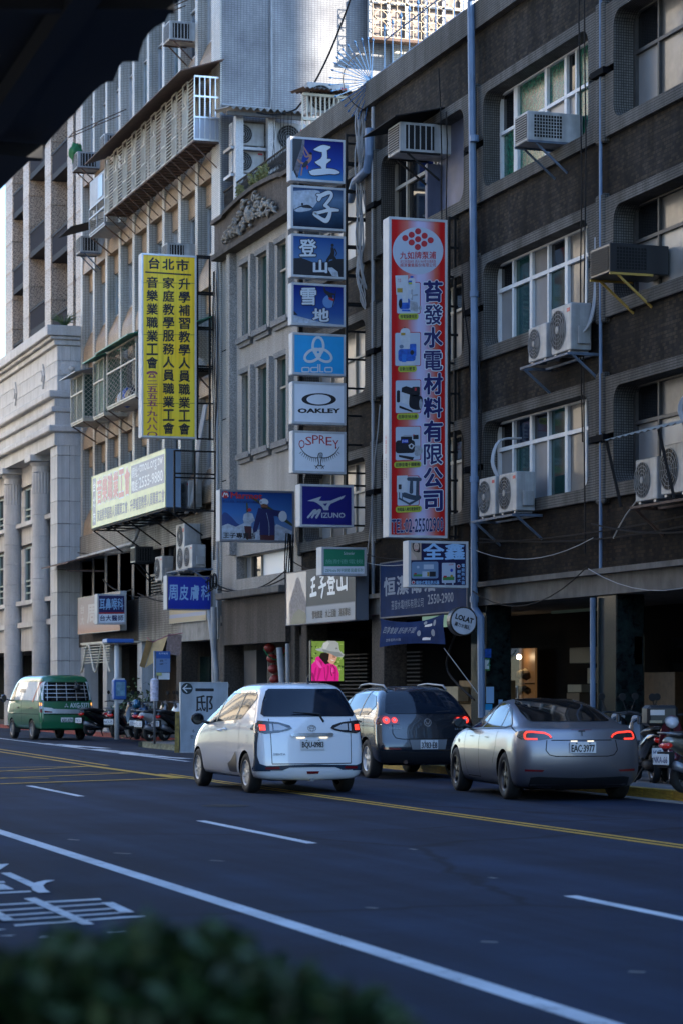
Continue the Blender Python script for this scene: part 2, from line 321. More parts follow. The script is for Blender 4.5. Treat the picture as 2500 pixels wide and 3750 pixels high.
gline((665, 2851), (-300, 2883), .2, z=.013); gline((-200, 2815), (345, 2806), .14, z=.005); gline((325, 2808), (-300, 2844), .14, z=.013)
gline((475, 2831), (-300, 2864), .14, z=.005); gline((-200, 2822), (455, 2831), .12, z=.009); gline((-300, 2846), (180, 2851), .12, z=.005)
gline((-200, 2680), (690, 2790), .13, 'white_paint', z=.009)
for a, b in (((160, 2723), (190, 2727)), ((205, 2726), (390, 2741)), ((225, 2731), (300, 2737)), ((345, 2744), (420, 2751)), ((380, 2749), (490, 2757)), ((435, 2756), (560, 2765)), ((455, 2761), (520, 2767)), ((530, 2768), (690, 2779)), ((520, 2766), (600, 2771))):
    gline(a, b, .3, 'white_paint', z=.005)
def gz(x, y): return (x * .7143, 3100 + y * .7143)
for i, pl in enumerate([[(4, 138), (56, 136), (183, 192), (160, 210)], [(160, 208), (182, 190), (232, 178), (286, 177), (240, 190), (222, 205), (236, 225), (260, 240), (200, 243), (168, 228)],
           [(-60, 95), (48, 91), (0, 122)], [(-60, 197), (20, 195), (74, 222), (-60, 226)], [(-60, 240), (158, 229), (162, 236), (-60, 247)], [(-60, 183), (22, 180), (30, 189), (-60, 190)],
           [(-60, 302), (512, 268), (524, 276), (-60, 309)], [(-60, 332), (560, 291), (566, 297), (-60, 339)], [(-20, 357), (590, 317), (596, 323), (-20, 364)], [(20, 380), (640, 338), (646, 344), (30, 386)],
           [(70, 404), (740, 354), (755, 362), (80, 412)], [(122, 272), (182, 267), (487, 404), (425, 407)], [(520, 293), (582, 291), (692, 342), (625, 346)], [(-60, 340), (0, 339), (78, 382), (20, 388), (-60, 352)],
           [(195, 468), (230, 457), (290, 462), (370, 455), (380, 466), (320, 480)], [(545, 441), (640, 430), (650, 436), (560, 447)], [(-60, 430), (40, 426), (-20, 436)], [(-20, 462), (85, 457), (60, 462)]]):
    gpoly([gz(*p) for p in pl], 'white_paint', .009 if i in (1, 11, 12, 13) else .005)
for k, (px, py, l) in enumerate(((250, 3075, 40), (420, 3125, 60), (770, 3152, 50), (1340, 3325, 40), (1500, 3110, 25), (1790, 3215, 25), (2300, 3560, 60), (1760, 3450, 60))):
    gline((px, py), (px + l, py + 3), .05, 'concrete', z=.0045)
mc = MB(); mc.disc((8.7, 31.5, .0046), .33, 'z'); struct(mc.build('manhole_cover', 'steel_black'))
# ================================================================ building A: brown tiled row with rounded window frames
AY = [33.0, 39.2, 45.4, 51.6, 57.35]
ZR = [(4.93, 7.07), (8.12, 10.22), (11.3, 13.62)]
A = thing('apartment_building', 'long brown brick tiled building with rounded grey window surrounds, right half of the street', 'building', (FX, 45, 0))
def band(name, m, y0, y1, z0, z1, x0=FX, x1=FX + .4, parent=A): return MB().box(x0, x1, y0, y1, z0, z1).build(name, m, parent)
band('wall', 'brown_tile_shade_grime', AY[0], AY[-1], 3.6, ZR[0][0]); band('wall', 'brown_tile', AY[0], AY[-1], ZR[0][1], ZR[1][0]); band('wall', 'brown_tile', AY[0], AY[-1], ZR[1][1], ZR[2][0]); band('wall', 'brown_tile', AY[0], AY[-1], ZR[2][1], 14.78)
band('parapet', 'grey_mosaic', AY[0], AY[-1] + .3, 14.78, 15.32, FX - .16, FX + .3); band('core', 'dark_concrete', AY[0], AY[-1], 3.45, 14.7, FX + .41, FX + 11)
band('roof', 'dark_concrete', AY[0], AY[-1], 14.71, 14.9, FX + .31, FX + 11); band('beam', 'dark_concrete', AY[0], AY[-1], 3.24, 3.6, FX - .06, FX + .38); band('ceiling', 'dark_concrete', AY[0], AY[-1], 3.3, 3.44, FX + .39, FX + 4.2)
band('side_wall', 'brown_tile', AY[0] - .3, AY[0] - .002, .1, 14.78, FX, FX + 11); band('ledge', 'dark_concrete', AY[0], AY[-1], 3.601, 3.7, FX - .2, FX - .002)
def surround(parent, m, y0, y1, z0, z1, mg=.34, top=.2, bot=.24, r=.28, xf=FX - .1, xb=FX + .38, gap=True):
    iy0, iy1, iz0, iz1 = y0 + mg, y1 - mg, z0 + bot, z1 - top; inn = []; out = []
    for cy, cz, a0, oy, oz in ((iy1 - r, iz1 - r, 0, y1, z1), (iy0 + r, iz1 - r, 90, y0, z1), (iy0 + r, iz0 + r, 180, y0, z0), (iy1 - r, iz0 + r, 270, y1, z0)):
        for k in range(7):
            a = math.radians(a0 + 15 * k); inn.append((cy + r * math.cos(a), cz + r * math.sin(a)))
            out.append((oy, inn[-1][1]) if k == 0 and a0 in (0, 180) else ((inn[-1][0], oz) if k == 0 or (k == 6 and a0 in (0, 180)) else ((oy, inn[-1][1]) if k == 6 else (oy, oz))))
    n = len(inn); bm = bmesh.new(); b = .035
    V = lambda x, p: bm.verts.new((x, p[0], p[1]))
    L0 = [V(xf, p) for p in out]; L1 = [V(xf, p) for p in inn]; L2 = [V(xb, p) for p in inn]; L3 = [V(FX + .05, p) for p in out]
    for i in range(n):
        j = (i + 1) % n
        for a_, b_ in ((L0, L1), (L1, L2), (L3, L0)):
            try: bm.faces.new((a_[i], a_[j], b_[j], b_[i]))
            except ValueError: pass
    bmesh.ops.remove_doubles(bm, verts=bm.verts, dist=.0005); bmesh.ops.dissolve_degenerate(bm, edges=bm.edges, dist=.0005)
    if gap:
        zm = (z0 + z1) / 2
        for d in (-.065, .065): bmesh.ops.bisect_plane(bm, geom=list(bm.verts) + list(bm.edges) + list(bm.faces), plane_co=(0, 0, zm + d), plane_no=(0, 0, 1))
        bmesh.ops.delete(bm, geom=[f for f in bm.faces if abs(f.calc_center_median().z - zm) < .064 and abs(f.normal.x) > .5], context='FACES')
    q = MB(); q.bm(bm); o = q.build('window_surround', m, parent)
    if gap:
        for d in ():
            q = MB()
        q = MB()
        for ya, yb in ((y0 + .001, y0 + mg - .02), (y1 - mg + .02, y1 - .001)): q.box(FX + .03, FX + .3, ya, yb, zm - .07, zm + .07)
        q.build('slot', 'void', parent)
    return iy0, iy1, iz0, iz1
def window(parent, X, yl, yr, z0, z1, cols, rows, panes, frame='white_metal', bar=.045, depth=.07, main=()):
    """yl is the end seen on the left (larger y); cols, rows are fractions; panes[row][col] from the top"""
    f = MB(); w = yl - yr; h = z1 - z0; Y = [yl - c * w for c in cols]; Z = [z1 - r * h for r in rows]
    for i, yy in enumerate(Y):
        b = bar * (1.7 if i in main else 1); f.box(X - depth, X + .02, yy - b / 2, yy + b / 2, z0, z1)
    for zz in Z: f.box(X - depth - .004, X + .02, yr - bar / 2, yl + bar / 2, zz - bar / 2, zz + bar / 2)
    fo = f.build('window', frame, parent)
    for r in range(len(Z) - 1):
        for c in range(len(Y) - 1):
            m = panes[r][c]
            if m: MB().box(X - .012 + .006 * ((r + c) % 2), X + .008, Y[c + 1] + bar * .4, Y[c] - bar * .4, Z[r + 1] + bar * .4, Z[r] - bar * .4).build('pane', m, fo)
    return fo
gd, gc, gt, gf, gb, cl = 'glass_dark', 'glass_curtain', 'glass_teal', 'glass_frost', 'glass_blue', 'curtain_light'
ma('glass_green', (.012, .085, .055), .25, spec=.3, coat=.15, var=.5, vs=9)
gg = 'glass_green'; dfr = ma('dark_frame', (.045, .043, .042), .55, var=.2); cfr = ma('cream_frame', (.34, .31, .26), .55, dirt=.3)
ma('window_white', (.68, .69, .7), .45, var=.06, dirt=.2)
six = [0, .155, .335, .5, .67, .845, 1]
for b in range(4):
    y0, y1 = AY[b], AY[b + 1]
    for r, (z0, z1) in enumerate(ZR):
        iy0, iy1, iz0, iz1 = surround(A, 'grey_mosaic', y0 + .22, y1 - .18, z0, z1)
        X = FX + .36; yl, yr = iy1 - .02, iy0 + .02
        band('back_panel', 'void', iy0 - .3, iy1 + .3, iz0 - .2, iz1 + .2, FX + .38, FX + .405)
        if b == 1:
            if r == 2:
                window(A, X - .03, yl, yr, iz0, iz1, [0, .15, .17, .455, .64, .735, .86, 1], [0, .42, 1], [[gd, None, gg, gg, gd, gg, gd], [gg, None, gg, gf, gf, gg, cl]], ma('window_white', (.68, .69, .7), .45, var=.06, dirt=.2), .065, main=(0, 1, 3, 4))
            else:
                window(A, X - .08, yl, yr, iz0, iz1, six, [0, .32, 1], [[gd, gt, gc, gd, gc, gt], [gf, gt, gf, gt, gc, gt]] if r else [[gd, gb, gd, gt, gc, gt], [gf, gt, gf, gt, gc, gt]], 'window_white', .075, main=(0, 2, 4, 6))
        elif b == 0:
            window(A, X, yl, yr, iz0, iz1, [0, .19, .4, .43, .72, 1], [0, .38, 1], [[gd, gc, None, gc, gc], [gf, gc, None, cl, gc]] if r == 2 else [[gd, gc, None, gd, gc], [gf, cl, None, gc, gd]], dfr, .06, main=(0, 2, 5))
        elif b == 2:
            if r == 2:
                window(A, X - .06, yl, yl - 2.7, iz0, iz1, [0, .28, .92, 1], [0, .36, 1], [[gd, gd, gd], [gd, gd, gd]], cfr, .075)
                band('blue_panel', ma('panel_blue', (.09, .1, .16), .5, var=.2, vs=2, dirt=.3), yr, yl - 2.72, iz0, iz1, X - .12, X)
                band('panel_edge', 'panel_blue', yl - 2.86, yl - 2.721, iz0, iz1 - .7, X - .42, X - .125)
            else: window(A, X, yl, yr, iz0, iz1, six, [0, .32, 1], [[gd, gc, gd, gt, gd, gc], [gd, gt, gf, gd, gc, gt]], cfr, .055)
        else:
            window(A, X, yl, yr, iz0, iz1, [0, .2, .4, .6, .8, 1], [0, .4, 1], [[gc, gf, gc, gf, gc], [gf, gc, gf, cl, gf]], cfr, .05)
    for r, (z0, z1) in enumerate(ZR):              # pilasters beside each joint, cut at half height
        zm = (z0 + z1) / 2
        for ya, yb in ((y0 + .03, y0 + .2), (y1 - .16, y1 - .03)):
            for za, zb in ((z0 - .08, zm - .07), (zm + .07, z1 + .1)): MB().bbox(FX - .13, FX + .02, ya, yb, za, zb, .03).build('pilaster', 'grey_mosaic', A)
        MB().box(FX - .19, FX + .02, y0 - .28, y0 + .28, zm - .055, zm + .055).build('bracket_beam', 'void', A)
for i, yb in enumerate(AY):
    MB().bbox(FX + .0, FX + .55, yb - .42, yb + .42, .13, 3.24, .02).build('column', 'marble_green' if i < 3 else 'dark_plaster', A)
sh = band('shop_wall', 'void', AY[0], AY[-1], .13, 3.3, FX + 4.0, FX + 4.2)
for k in range(9):                                  # roller shutter slats at the back of the nearest shop
    MB().box(FX + 3.9, FX + 3.98, AY[0] + .2, AY[0] + 5.2, .3 + k * .3, .56 + k * .3).build('shutter_slat', ma('shutter', (.06, .06, .065), .5, .3), A)
for x0, x1, y0, y1 in ((FX + 3.85, FX + 3.95, 40.0, 41.6), (FX + 3.85, FX + 3.95, 42.2, 44.6)): MB().box(x0, x1, y0, y1, .13, 2.6).build('shop_front', 'glass_dark', A)
# ================================================================ building B: pebble-dashed house with the carved parapet
BY = (57.36, 64.78)
B = thing('apartment_building', 'narrow pebble dashed house with a carved stone relief on its curved parapet', 'building', (FX, 61, 0))
def bb(name, m, y0, y1, z0, z1, x0=FX, x1=FX + .5): return MB().box(x0, x1, y0, y1, z0, z1).build(name, m, B)
bb('core', 'dark_concrete', BY[0] + .02, BY[1], 3.4, 13.5, FX + .5, FX + 11); bb('terrace', 'concrete', BY[0] + .02, BY[1], 13.5, 13.7, FX + .26, FX + 11)
rowsB = [(7.88, 10.02), (11.0, 12.95)]; colsB = [(57.98, 58.98), (59.45, 60.5), (60.95, 61.98), (62.35, 63.1)]
colsB = [(58.3, 59.45), (60.02, 61.2), (61.75, 62.78)]
bb('wall', 'pebble_dash', BY[0], BY[1], 5.15, 7.88); bb('wall', 'pebble_dash', BY[0], BY[1], 10.02, 11.0); bb('wall', 'pebble_dash', BY[0], BY[1], 12.95, 13.45)
for z0, z1 in rowsB:
    e = [BY[0]] + [v for c in colsB for v in c] + [BY[1]]
    for k in range(0, len(e), 2): bb('wall', 'pebble_dash', e[k], e[k + 1], z0, z1)
    for ya, yb in colsB:
        window(B, FX + .14, yb, ya, z0, z1, [0, .5, 1], [0, .35, 1] if ya < 59 else [0, 1], [[gt, gt]] * 2, cfr, .05)
        MB().box(FX - .16, FX + .1, ya - .12, yb + .12, z0 - .16, z0 - .01).build('window_sill', 'pebble_grey', B); MB().box(FX - .09, FX + .1, ya - .06, yb + .06, z0 - .27, z0 - .161).build('sill_bracket', 'pebble_grey', B)
        MB().box(FX - .14, FX + .08, ya - .28, ya - .06, z0 - .1, z1 + .12).build('fin', 'pebble_dash', B); MB().box(FX - .09, FX + .09, ya - .05, yb + .05, z1 + .001, z1 + .14).build('lintel', 'pebble_grey', B)
MB().box(FX - .2, FX + .1, 63.3, 63.62, 5.2, 13.39).build('fin', 'pebble_dash', B)
for z in (7.3, 9.0, 10.9): MB().box(FX - .004, FX + .1, 63.62, BY[1], z, z + .03).build('joint', 'void', B)
# curved parapet
def parapet_top(y):
    t = (y - 60.9) / 2.7
    return 14.4 + (.14 * math.cos(t * math.pi / 2) + .05 if abs(t) < 1 else 0)
ys = [BY[0] + (BY[1] - BY[0]) * k / 40 for k in range(41)]
pr = MB(); pr.prism([(BY[0], 13.5)] + [(y, parapet_top(y)) for y in ys] + [(BY[1], 13.5)], FX - .22, FX + .25, 'x'); pr.build('parapet', 'dark_plaster', B)
cp = MB()
for a, b in zip(ys[:-1], ys[1:]): cp.add([(FX + sx, yy, parapet_top(yy) + dz) for yy in (a, b) for sx, dz in ((-.34, .0), (-.34, .11), (.28, .11), (.28, .0))], [(0, 4, 5, 1), (1, 5, 6, 2), (2, 6, 7, 3), (3, 7, 4, 0)])
cp.build('coping', 'dark_plaster', B); MB().box(FX - .34, FX + .1, BY[0], BY[1], 13.4, 13.54).build('cornice', 'dark_plaster', B)
# carved relief: scrolls, leaves and buds
rl = MB(); rr = random.Random(5); X0 = FX - .24
def spiral(cy, cz, r0, turns, sgn, th):
    pts = []; rs = []
    for k in range(19):
        a = turns * 2 * math.pi * k / 18; r = r0 * (1 - .85 * k / 18); pts.append((X0 - .05 - .05 * k / 18, cy + sgn * r * math.cos(a + 1), cz + r * math.sin(a + 1))); rs.append(th * (1 - .5 * k / 18))
    rl.tube(pts, rs, 6)
def leaf_s(cy, cz, l, a, th):
    pts = [(X0 - .03 - .07 * math.sin(math.pi * t), cy + l * t * math.cos(a) + .1 * l * math.sin(5 * t), cz + l * t * math.sin(a)) for t in (0, .25, .5, .75, 1)]; rl.tube(pts, [th * .5, th, th * 1.1, th * .8, th * .2], 6)
for sgn in (-1, 1):
    for cy, cz, r, tn in ((.55, 14.95, .2, 1.4), (.95, 14.62, .2, 1.3), (.5, 14.3, .17, 1.4), (1.4, 14.5, .18, 1.4), (1.85, 14.35, .15, 1.3), (2.2, 14.2, .12, 1.2), (1.2, 14.2, .15, 1.3)):
        spiral(60.95 + sgn * cy, cz, r, tn, sgn, .055)
for k in range(70):
    t = rr.uniform(-1, 1); cy = 60.95 + 2.4 * t; mz = 14.15 + (1 - abs(t)) * .95
    leaf_s(cy, rr.uniform(14.0, mz), rr.uniform(.15, .34), rr.uniform(0, 2 * math.pi), rr.uniform(.035, .065))
for k in range(40):
    t = rr.uniform(-1, 1); c = Vector((X0 - .03, 60.95 + 2.3 * t, rr.uniform(14.02, 14.2 + (1 - abs(t)) * .8))); r = rr.uniform(.04, .08)
    rl.lathe([(0, -r), (r * .7, -r * .7), (r, 0), (r * .7, r * .7), (0, r)], 8, Matrix.Translation(c))
rl.lathe([(0, -.36), (.14, -.28), (.2, 0), (.14, .25), (0, .33)], 10, Matrix.Translation((X0, 60.95, 14.5))); rl.v = [(v[0] - .03, v[1], 13.62 + (v[2] - 13.95) * .72) for v in rl.v]; rl.build('carved_relief', 'relief_stone', B, smooth=True)
# wrought-iron railing on the parapet
rg = MB(); top = lambda y: 15.75
rg.tube([(FX + .05, BY[0], 15.35), (FX + .05, BY[1], 15.35)], .028)
y = BY[0] + .06
while y < BY[1]:
    b = parapet_top(y) + .1
    rg.tube([(FX + .05, y, b), (FX + .05, y, 15.35)], .012, 4)
    for s in (-1, 1): rg.tube([(FX + .05, y + s * .055 * math.sin(q * math.pi / 4), b + (15.3 - b) * q / 8) for q in range(9)], .009, 4)
    y += .125
rg.build('railing', 'steel_black', B)
for yy, n in ((60.2, 10), (61.4, 8), (62.6, 9), (60.6, 12)):                     # weeds growing on the coping
    w = MB()
    for k in range(n * 9):
        a = rr.uniform(0, 6.28); h = rr.uniform(.02, .5); c = Vector((FX - .1 + .12 * math.cos(a) * rr.random(), yy + .22 * math.sin(a) * rr.random(), parapet_top(yy) + .1 + h)); d = Vector((rr.uniform(-1, 1), rr.uniform(-1, 1), rr.uniform(-.4, .8))).normalized() * .06; e = d.cross(Vector((rr.uniform(-1, 1), 1, .3))).normalized() * .025
        w.add([c - d, c + e, c + d, c - e], [(0, 1, 2, 3)])
    for k in range(5): w.tube([(FX - .1, yy, parapet_top(yy) + .1), (FX - .1 + rr.uniform(-.1, .1), yy + rr.uniform(-.18, .18), parapet_top(yy) + .5)], .006, 4)
    tag(w.build('weed', 'leaf_dry'), {60.2: 'bushy yellow green weed nearest the sign stack on the carved parapet', 61.4: 'low yellow green weed right of the middle of the carved parapet', 62.6: 'yellow green weed farthest left on the carved parapet', 60.6: 'tall yellow green weed behind the top of the carved parapet'}[yy], 'weed', 'weeds on the carved parapet')
# B lower part: mezzanine windows, sloping canopy slab, plain fascia, arcade
bb('wall', 'pebble_dash', 63.3, BY[1], 2.9, 5.15); bb('wall', 'pebble_dash', BY[0], 58.0, 2.9, 5.15)
bb('wall', 'pebble_dash', 58.0, 63.3, 4.2, 4.52, FX - .05)
window(B, FX + .3, 63.3, 58.0, 4.52, 5.15, [0, .12, .3, .8, 1], [0, 1], [[gf, gd, 'ink_white', gc]], cfr, .05)
MB().bbox(FX - .5, FX + .1, 57.7, 63.7, 3.98, 4.16, .02).build('canopy_slab', 'dark_concrete', B); bb('fascia', 'dark_plaster', 57.9, 63.9, 2.75, 3.97, FX - .25, FX + .2)
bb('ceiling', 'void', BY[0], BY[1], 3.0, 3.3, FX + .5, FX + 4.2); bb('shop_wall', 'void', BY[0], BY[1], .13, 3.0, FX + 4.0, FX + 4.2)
for yb, w in ((64.4, .5), (57.8, .5)): MB().bbox(FX - .12, FX + .45, yb - w / 2, yb + w / 2, .13, 3.3, .02).build('column', 'dark_plaster', B)
MB().box(FX + .3, FX + .6, 62.4, 63.6, .13, 2.6).build('meter_cupboard', ma('cupboard', (.07, .07, .072), .55, dirt=.4), B)
for ya, yb in ((59.4, 61.6), (55.4, 57.0)):
    for k in range(22): MB().box(FX + 2.4, FX + 2.46, ya, yb, .35 + k * .1, .385 + k * .1).build('shutter_slat', 'shutter', B if ya > 57 else A)
# ================================================================ building C: tall block of white tiled fins
CY0, CY1 = 64.8, 83.6
Cb = thing('apartment_building', 'tall block of slim white tiled fins with tan tiled bulging spandrels, behind the yellow sign', 'building', (FX, 74, 0))
ZT = 23.
def cb(name, m, x0, x1, y0, y1, z0, z1): return MB().box(x0, x1, y0, y1, z0, z1).build(name, m, Cb)
cb('side_wall', 'side_tile', FX + .001, 22.75, CY0, CY0 + .4, 13.9, ZT); cb('core', 'dark_concrete', FX + .5, 34, CY0 + .41, CY1, 6.4, ZT); cb('side_wall', 'white_tile', 22.76, 34, CY0 - .12, CY0 + .4, 13.9, ZT)
cb('corner_pier', 'white_tile', FX - .05, FX, CY0, CY0 + .92, 4.4, ZT); cb('corner_pier', 'white_tile', FX, FX + .5, CY0 + .401, CY0 + .92, 4.4, ZT)
cb('core', 'dark_concrete', FX + 2.95, 34, CY0 - .02, CY1, .1, 6.39); cb('roof', 'concrete', FX, 34, CY0, CY1, ZT, ZT + .3)
fins = [67.42 + 1.97 * k for k in range(9)]; PIT = 3.06
finx = MB()
for k, fy in enumerate(fins): cb('fin', 'white_tile', FX, FX + .5, fy, fy + .3, 4.4, ZT)
edges = [CY0 + .92] + [v for fy in fins for v in (fy, fy + .3)]
pm = {}
for k in range(len(fins)):
    ya, yb = edges[2 * k], edges[2 * k + 1]
    if k == 0: ya = CY0 + .92
    z = 6.85; fl = 0
    while z < ZT - 3:
        # tan spandrel bulging outwards, its foot flush with the fins
        q = MB(); q.prism([(FX + .03, z), (FX + .5, z), (FX + .5, z + 1.05), (FX + .3, z + 1.05), (FX + .06, z + .5), (FX + .03, z + .3)], ya + .002, yb - .002, 'y'); q.build('spandrel', 'tan_tile', Cb)
        cb('wall', 'tan_tile', FX + .24, FX + .49, ya + .003, yb - .003, z - .62, z - .002)
        rng = R.random()
        lo, hi = z + 1.05, z + PIT - .62
        m = [cl, gf, gb, gd, gt][int(R.random() * 5)] if fl > 2 else [gd, gt, gb, gf][int(R.random() * 4)]
        window(Cb, FX + .36, yb - .01, ya + .01, lo, hi, [0, .5, 1], [0, 1], [[m, m if R.random() < .6 else gb]], 'alu' if fl > 1 else 'white_metal', .05)
        z += PIT; fl += 1
cb('wall', 'old_white_tile', FX - .02, FX + .4, CY0 + .92, CY1 - .1, 6.2, 6.23); cb('band', 'old_white_tile', FX - .03, FX + .5, 73.2, CY1 - .1, 6.0, 6.88); cb('band', 'old_white_tile', FX - .03, FX + .5, CY0, 73.19, 5.85, 6.6)
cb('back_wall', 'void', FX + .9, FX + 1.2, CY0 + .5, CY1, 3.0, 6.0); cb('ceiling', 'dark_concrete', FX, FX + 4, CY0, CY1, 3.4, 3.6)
for k, fy in enumerate(fins):
    cb('fin', 'old_white_tile', FX - .02, FX + .5, fy, fy + .3, 4.3, 6.2)
cb('fascia', 'old_white_tile', FX - .03, FX + .5, 69.6, 74.6, 3.05, 4.45); cb('fascia', 'concrete', FX - .06, FX + .5, 65.0, 69.59, 2.95, 4.5); cb('fascia', 'dark_plaster', FX - .04, FX + .5, 74.61, CY1, 3.0, 4.4)
lat = MB()                                          # pierced lattice blocks under the second-floor windows
for k, (ya, yb) in enumerate(((70.0, 71.3), (71.7, 73.2))):
    lt = cb('lattice_frame', 'old_white_tile', FX, FX + .1, ya, yb, 5.02, 5.1); q = MB(); n = 9
    for i in range(n):
        for j in range(6):
            q.bbox(FX + .02, FX + .12, ya + (yb - ya) * i / n + .02, ya + (yb - ya) * (i + 1) / n - .05 + .02, 4.45 + j * .095, 4.45 + j * .095 + .055, .01)
    stuff(q.build('lattice_block', 'old_white_tile', lt)); window(Cb, FX + .2, yb, ya, 5.12, 5.95, [0, .5, 1], [0, 1], [[gd, gd]], dfr, .04)
for yb_ in (65.2, 69.6, 74.6, 79.6, 83.2): cb('column', 'granite_grey' if yb_ > 70 else 'dark_plaster', FX, FX + .5, yb_ - .3, yb_ + .3, .13, 3.4)
cb('shop_wall', 'dark_plaster', FX + 2.6, FX + 2.9, CY0, CY1, .13, 3.5)
for ya, yb, m in ((66.0, 67.4, gd), (67.8, 68.8, 'wood'), (71.0, 72.2, gd), (72.5, 73.6, 'granite_grey'), (75.4, 76.6, gt), (77.4, 78.8, gd)): cb('shop_door', m, FX + 2.5, FX + 2.59, ya, yb, .13, 2.6)
for k in range(7): MB().box(FX + 2.38, FX + 2.41, 67.9 + k * .16, 67.93 + k * .16, .4, 2.5).build('door_bar', 'alu', Cb)
# scrolled iron canopy over the doorway
g = MB(); xa = FX - 1.0
for j in range(8):
    z = 3.0 - j * .085
    g.tube([(xa, 74.4 + k * .2, z - .0) for k in range(22) if True], .016, 4)
g.tube([(xa - .01, 74.3 + 4.4 * k / 40, 2.55 - .45 * math.cos(2 * math.pi * k / 20)) for k in range(41)], .035, 6); g.bar((xa, 74.3, 3.04), (xa, 78.7, 3.04), .05)
for yy in (74.3, 78.7): g.bar((xa, yy, 3.04), (FX, yy, 3.04), .05)
tag(g.build('iron_canopy', 'cream_metal'), 'scrolled cream ironwork canopy over the doorway behind the bus stop', 'canopy')
# ================================================================ building D: granite base with round columns
DX = 17.0; DY0, DY1 = 83.68, 128.
D = thing('stone_building', 'pale granite building with round fluted columns and a heavy cornice, at the left edge', 'building', (DX, 100, 0))
def db(name, m, x0, x1, y0, y1, z0, z1): return MB().box(x0, x1, y0, y1, z0, z1).build(name, m, D)
def courses(x0, x1, y0, y1, z0, z1, h=.78, split='y', w=1.3, m='granite_grey'):
    """granite blocks with open joints"""
    n = max(1, round((z1 - z0) / h)); hh = (z1 - z0) / n
    for i in range(n):
        L = (y1 - y0) if split == 'y' else (x1 - x0); k = max(1, round(L / w)); cuts = [L * j / k for j in range(k + 1)]
        if i % 2 and k > 1: cuts = [0] + [L * (j + .5) / k for j in range(k)] + [L]
        for a, b in zip(cuts[:-1], cuts[1:]):
            g_ = .006
            if split == 'y': block('stone', m, D, x0, x1, y0 + a + g_, y0 + b - g_, z0 + i * hh + g_, z0 + (i + 1) * hh - g_)
            else: block('stone', m, D, x0 + a + g_, x0 + b - g_, y0, y1, z0 + i * hh + g_, z0 + (i + 1) * hh - g_)
db('core', 'dark_concrete', DX + .03, 19.6, DY0 + .03, 84.9, .1, 13.95); db('core', 'dark_concrete', DX + .62, 30, 84.91, DY1, 3.0, 13.95)
courses(DX, DX + .45, DY0, DY0 + 1.2, .13, 10.55, .79, 'y', 1.2); courses(DX + .451, DX + .95, DY0, DY0 + .2, .13, 10.55, .79, 'x', .5)
cols = [87.9, 93.6, 99.4, 105.2, 111, 117]
for i, cy in enumerate(cols):
    r = .37
    for j in range(13):
        z = .13 + j * .78; m = Matrix.Translation((DX + .3, cy, z))
        if j == 11:
            n = 40; q = MB(); q.lathe([(r * .98, .0), (r * .98, .77)], n, m); q.v = [(DX + .3 + (v[0] - DX - .3) * (1 + (.05 if (k // 2) % 2 else -.02)), cy + (v[1] - cy) * (1 + (.05 if (k // 2) % 2 else -.02)), v[2]) for k, v in enumerate(q.v)]; q.build('fluted_drum', 'granite_grey', D)
        elif j < 12: q = MB(); q.lathe([(0, 0), (r - .012, .0), (r, .012), (r, .764), (r - .012, .776), (0, .776)], 24, m); q.build('column_drum', 'granite_grey', D, smooth=False)
    q = MB(); q.lathe([(r, 9.5), (r, 9.7), (r + .1, 9.85), (r + .14, 9.86)], 24, Matrix.Translation((DX + .3, cy, 0))); q.build('capital', 'granite_grey', D); MB().bbox(DX - .25, DX + .85, cy - .55, cy + .55, 9.87, 10.1, .02).build('abacus', 'granite_grey', D)
bays = [(84.95, 87.4)] + [(cols[i] + .5, cols[i + 1] - .5) for i in range(5)]
for i, (ya, yb) in enumerate(bays):
    X = DX + .5
    db('panel', 'granite_grey', X, X + .1, ya, yb, 3.0, 3.9); db('sill', 'granite_grey', X - .15, X + .1, ya, yb, 3.9, 4.1)
    c = (ya + yb) / 2
    for z0, z1 in ((4.6, 7.05), (8.0, 9.35)): pass
    for (z0, z1) in ((3.95, 4.75), (6.95, 7.75), (9.2, 10.1)): db('panel', 'granite_grey', X + .02, X + .1, ya, yb, z0 + .15, z1)
    for z in (4.75, 7.75): db('sill', 'granite_grey', X - .2, X + .1, ya - .05, yb + .05, z, z + .16)
    wid = (yb - ya); w1 = wid * .28
    for z0, z1, rw in ((4.92, 6.95, [0, .27, .62, .72, .85, 1]), (7.92, 9.2, [0, .6, .8, 1])):
        for s in (-1, 1):
            yc = c + s * wid * .22
            window(D, X + .12, yc + w1 * .42, yc - w1 * .42, z0, z1, [0, 1] if True else 0, rw, [[gd]] * 5, ma('green_frame', (.24, .32, .3), .5), .06)
        for a, b in ((ya, c - wid * .22 - w1 * .45), (c - wid * .22 + w1 * .45, c + wid * .22 - w1 * .45), (c + wid * .22 + w1 * .45, yb)): courses(X, X + .09, a, b, z0, z1, .6, 'y', 2)
if True:
    pl = db('plaque', 'granite_grey', DX + .42, DX + .5, cols[0] + .8, cols[0] + 2.6, 3.35, 3.8)
db('entablature', 'granite_grey', DX - .1, DX + .9, DY0 - .02, DY1, 10.1, 10.55); MB().bbox(DX - .32, DX + 1.0, DY0 - .12, DY1, 10.56, 10.8, .04).build('cornice', 'granite_grey', D)
db('entablature', 'granite_grey', DX - .08, DX + .95, DY0 - .02, DY1, 10.8, 11.25); MB().bbox(DX - .22, DX + 1.0, DY0 - .08, DY1, 11.26, 11.45, .03).build('cornice', 'granite_grey', D); db('entablature', 'granite_grey', DX - .1, DX + .95, DY0 - .02, DY1, 11.45, 11.75); MB().bbox(DX - .3, DX + 1.0, DY0 - .1, DY1, 11.76, 12.02, .04).build('cornice', 'granite_grey', D)
courses(DX, DX + .2, DY0 + .2, 112, 12.03, 13.6, .52, 'y', 1.4); courses(DX, DX + .95, DY0, DY0 + .199, 12.03, 13.6, .52, 'x', .55)
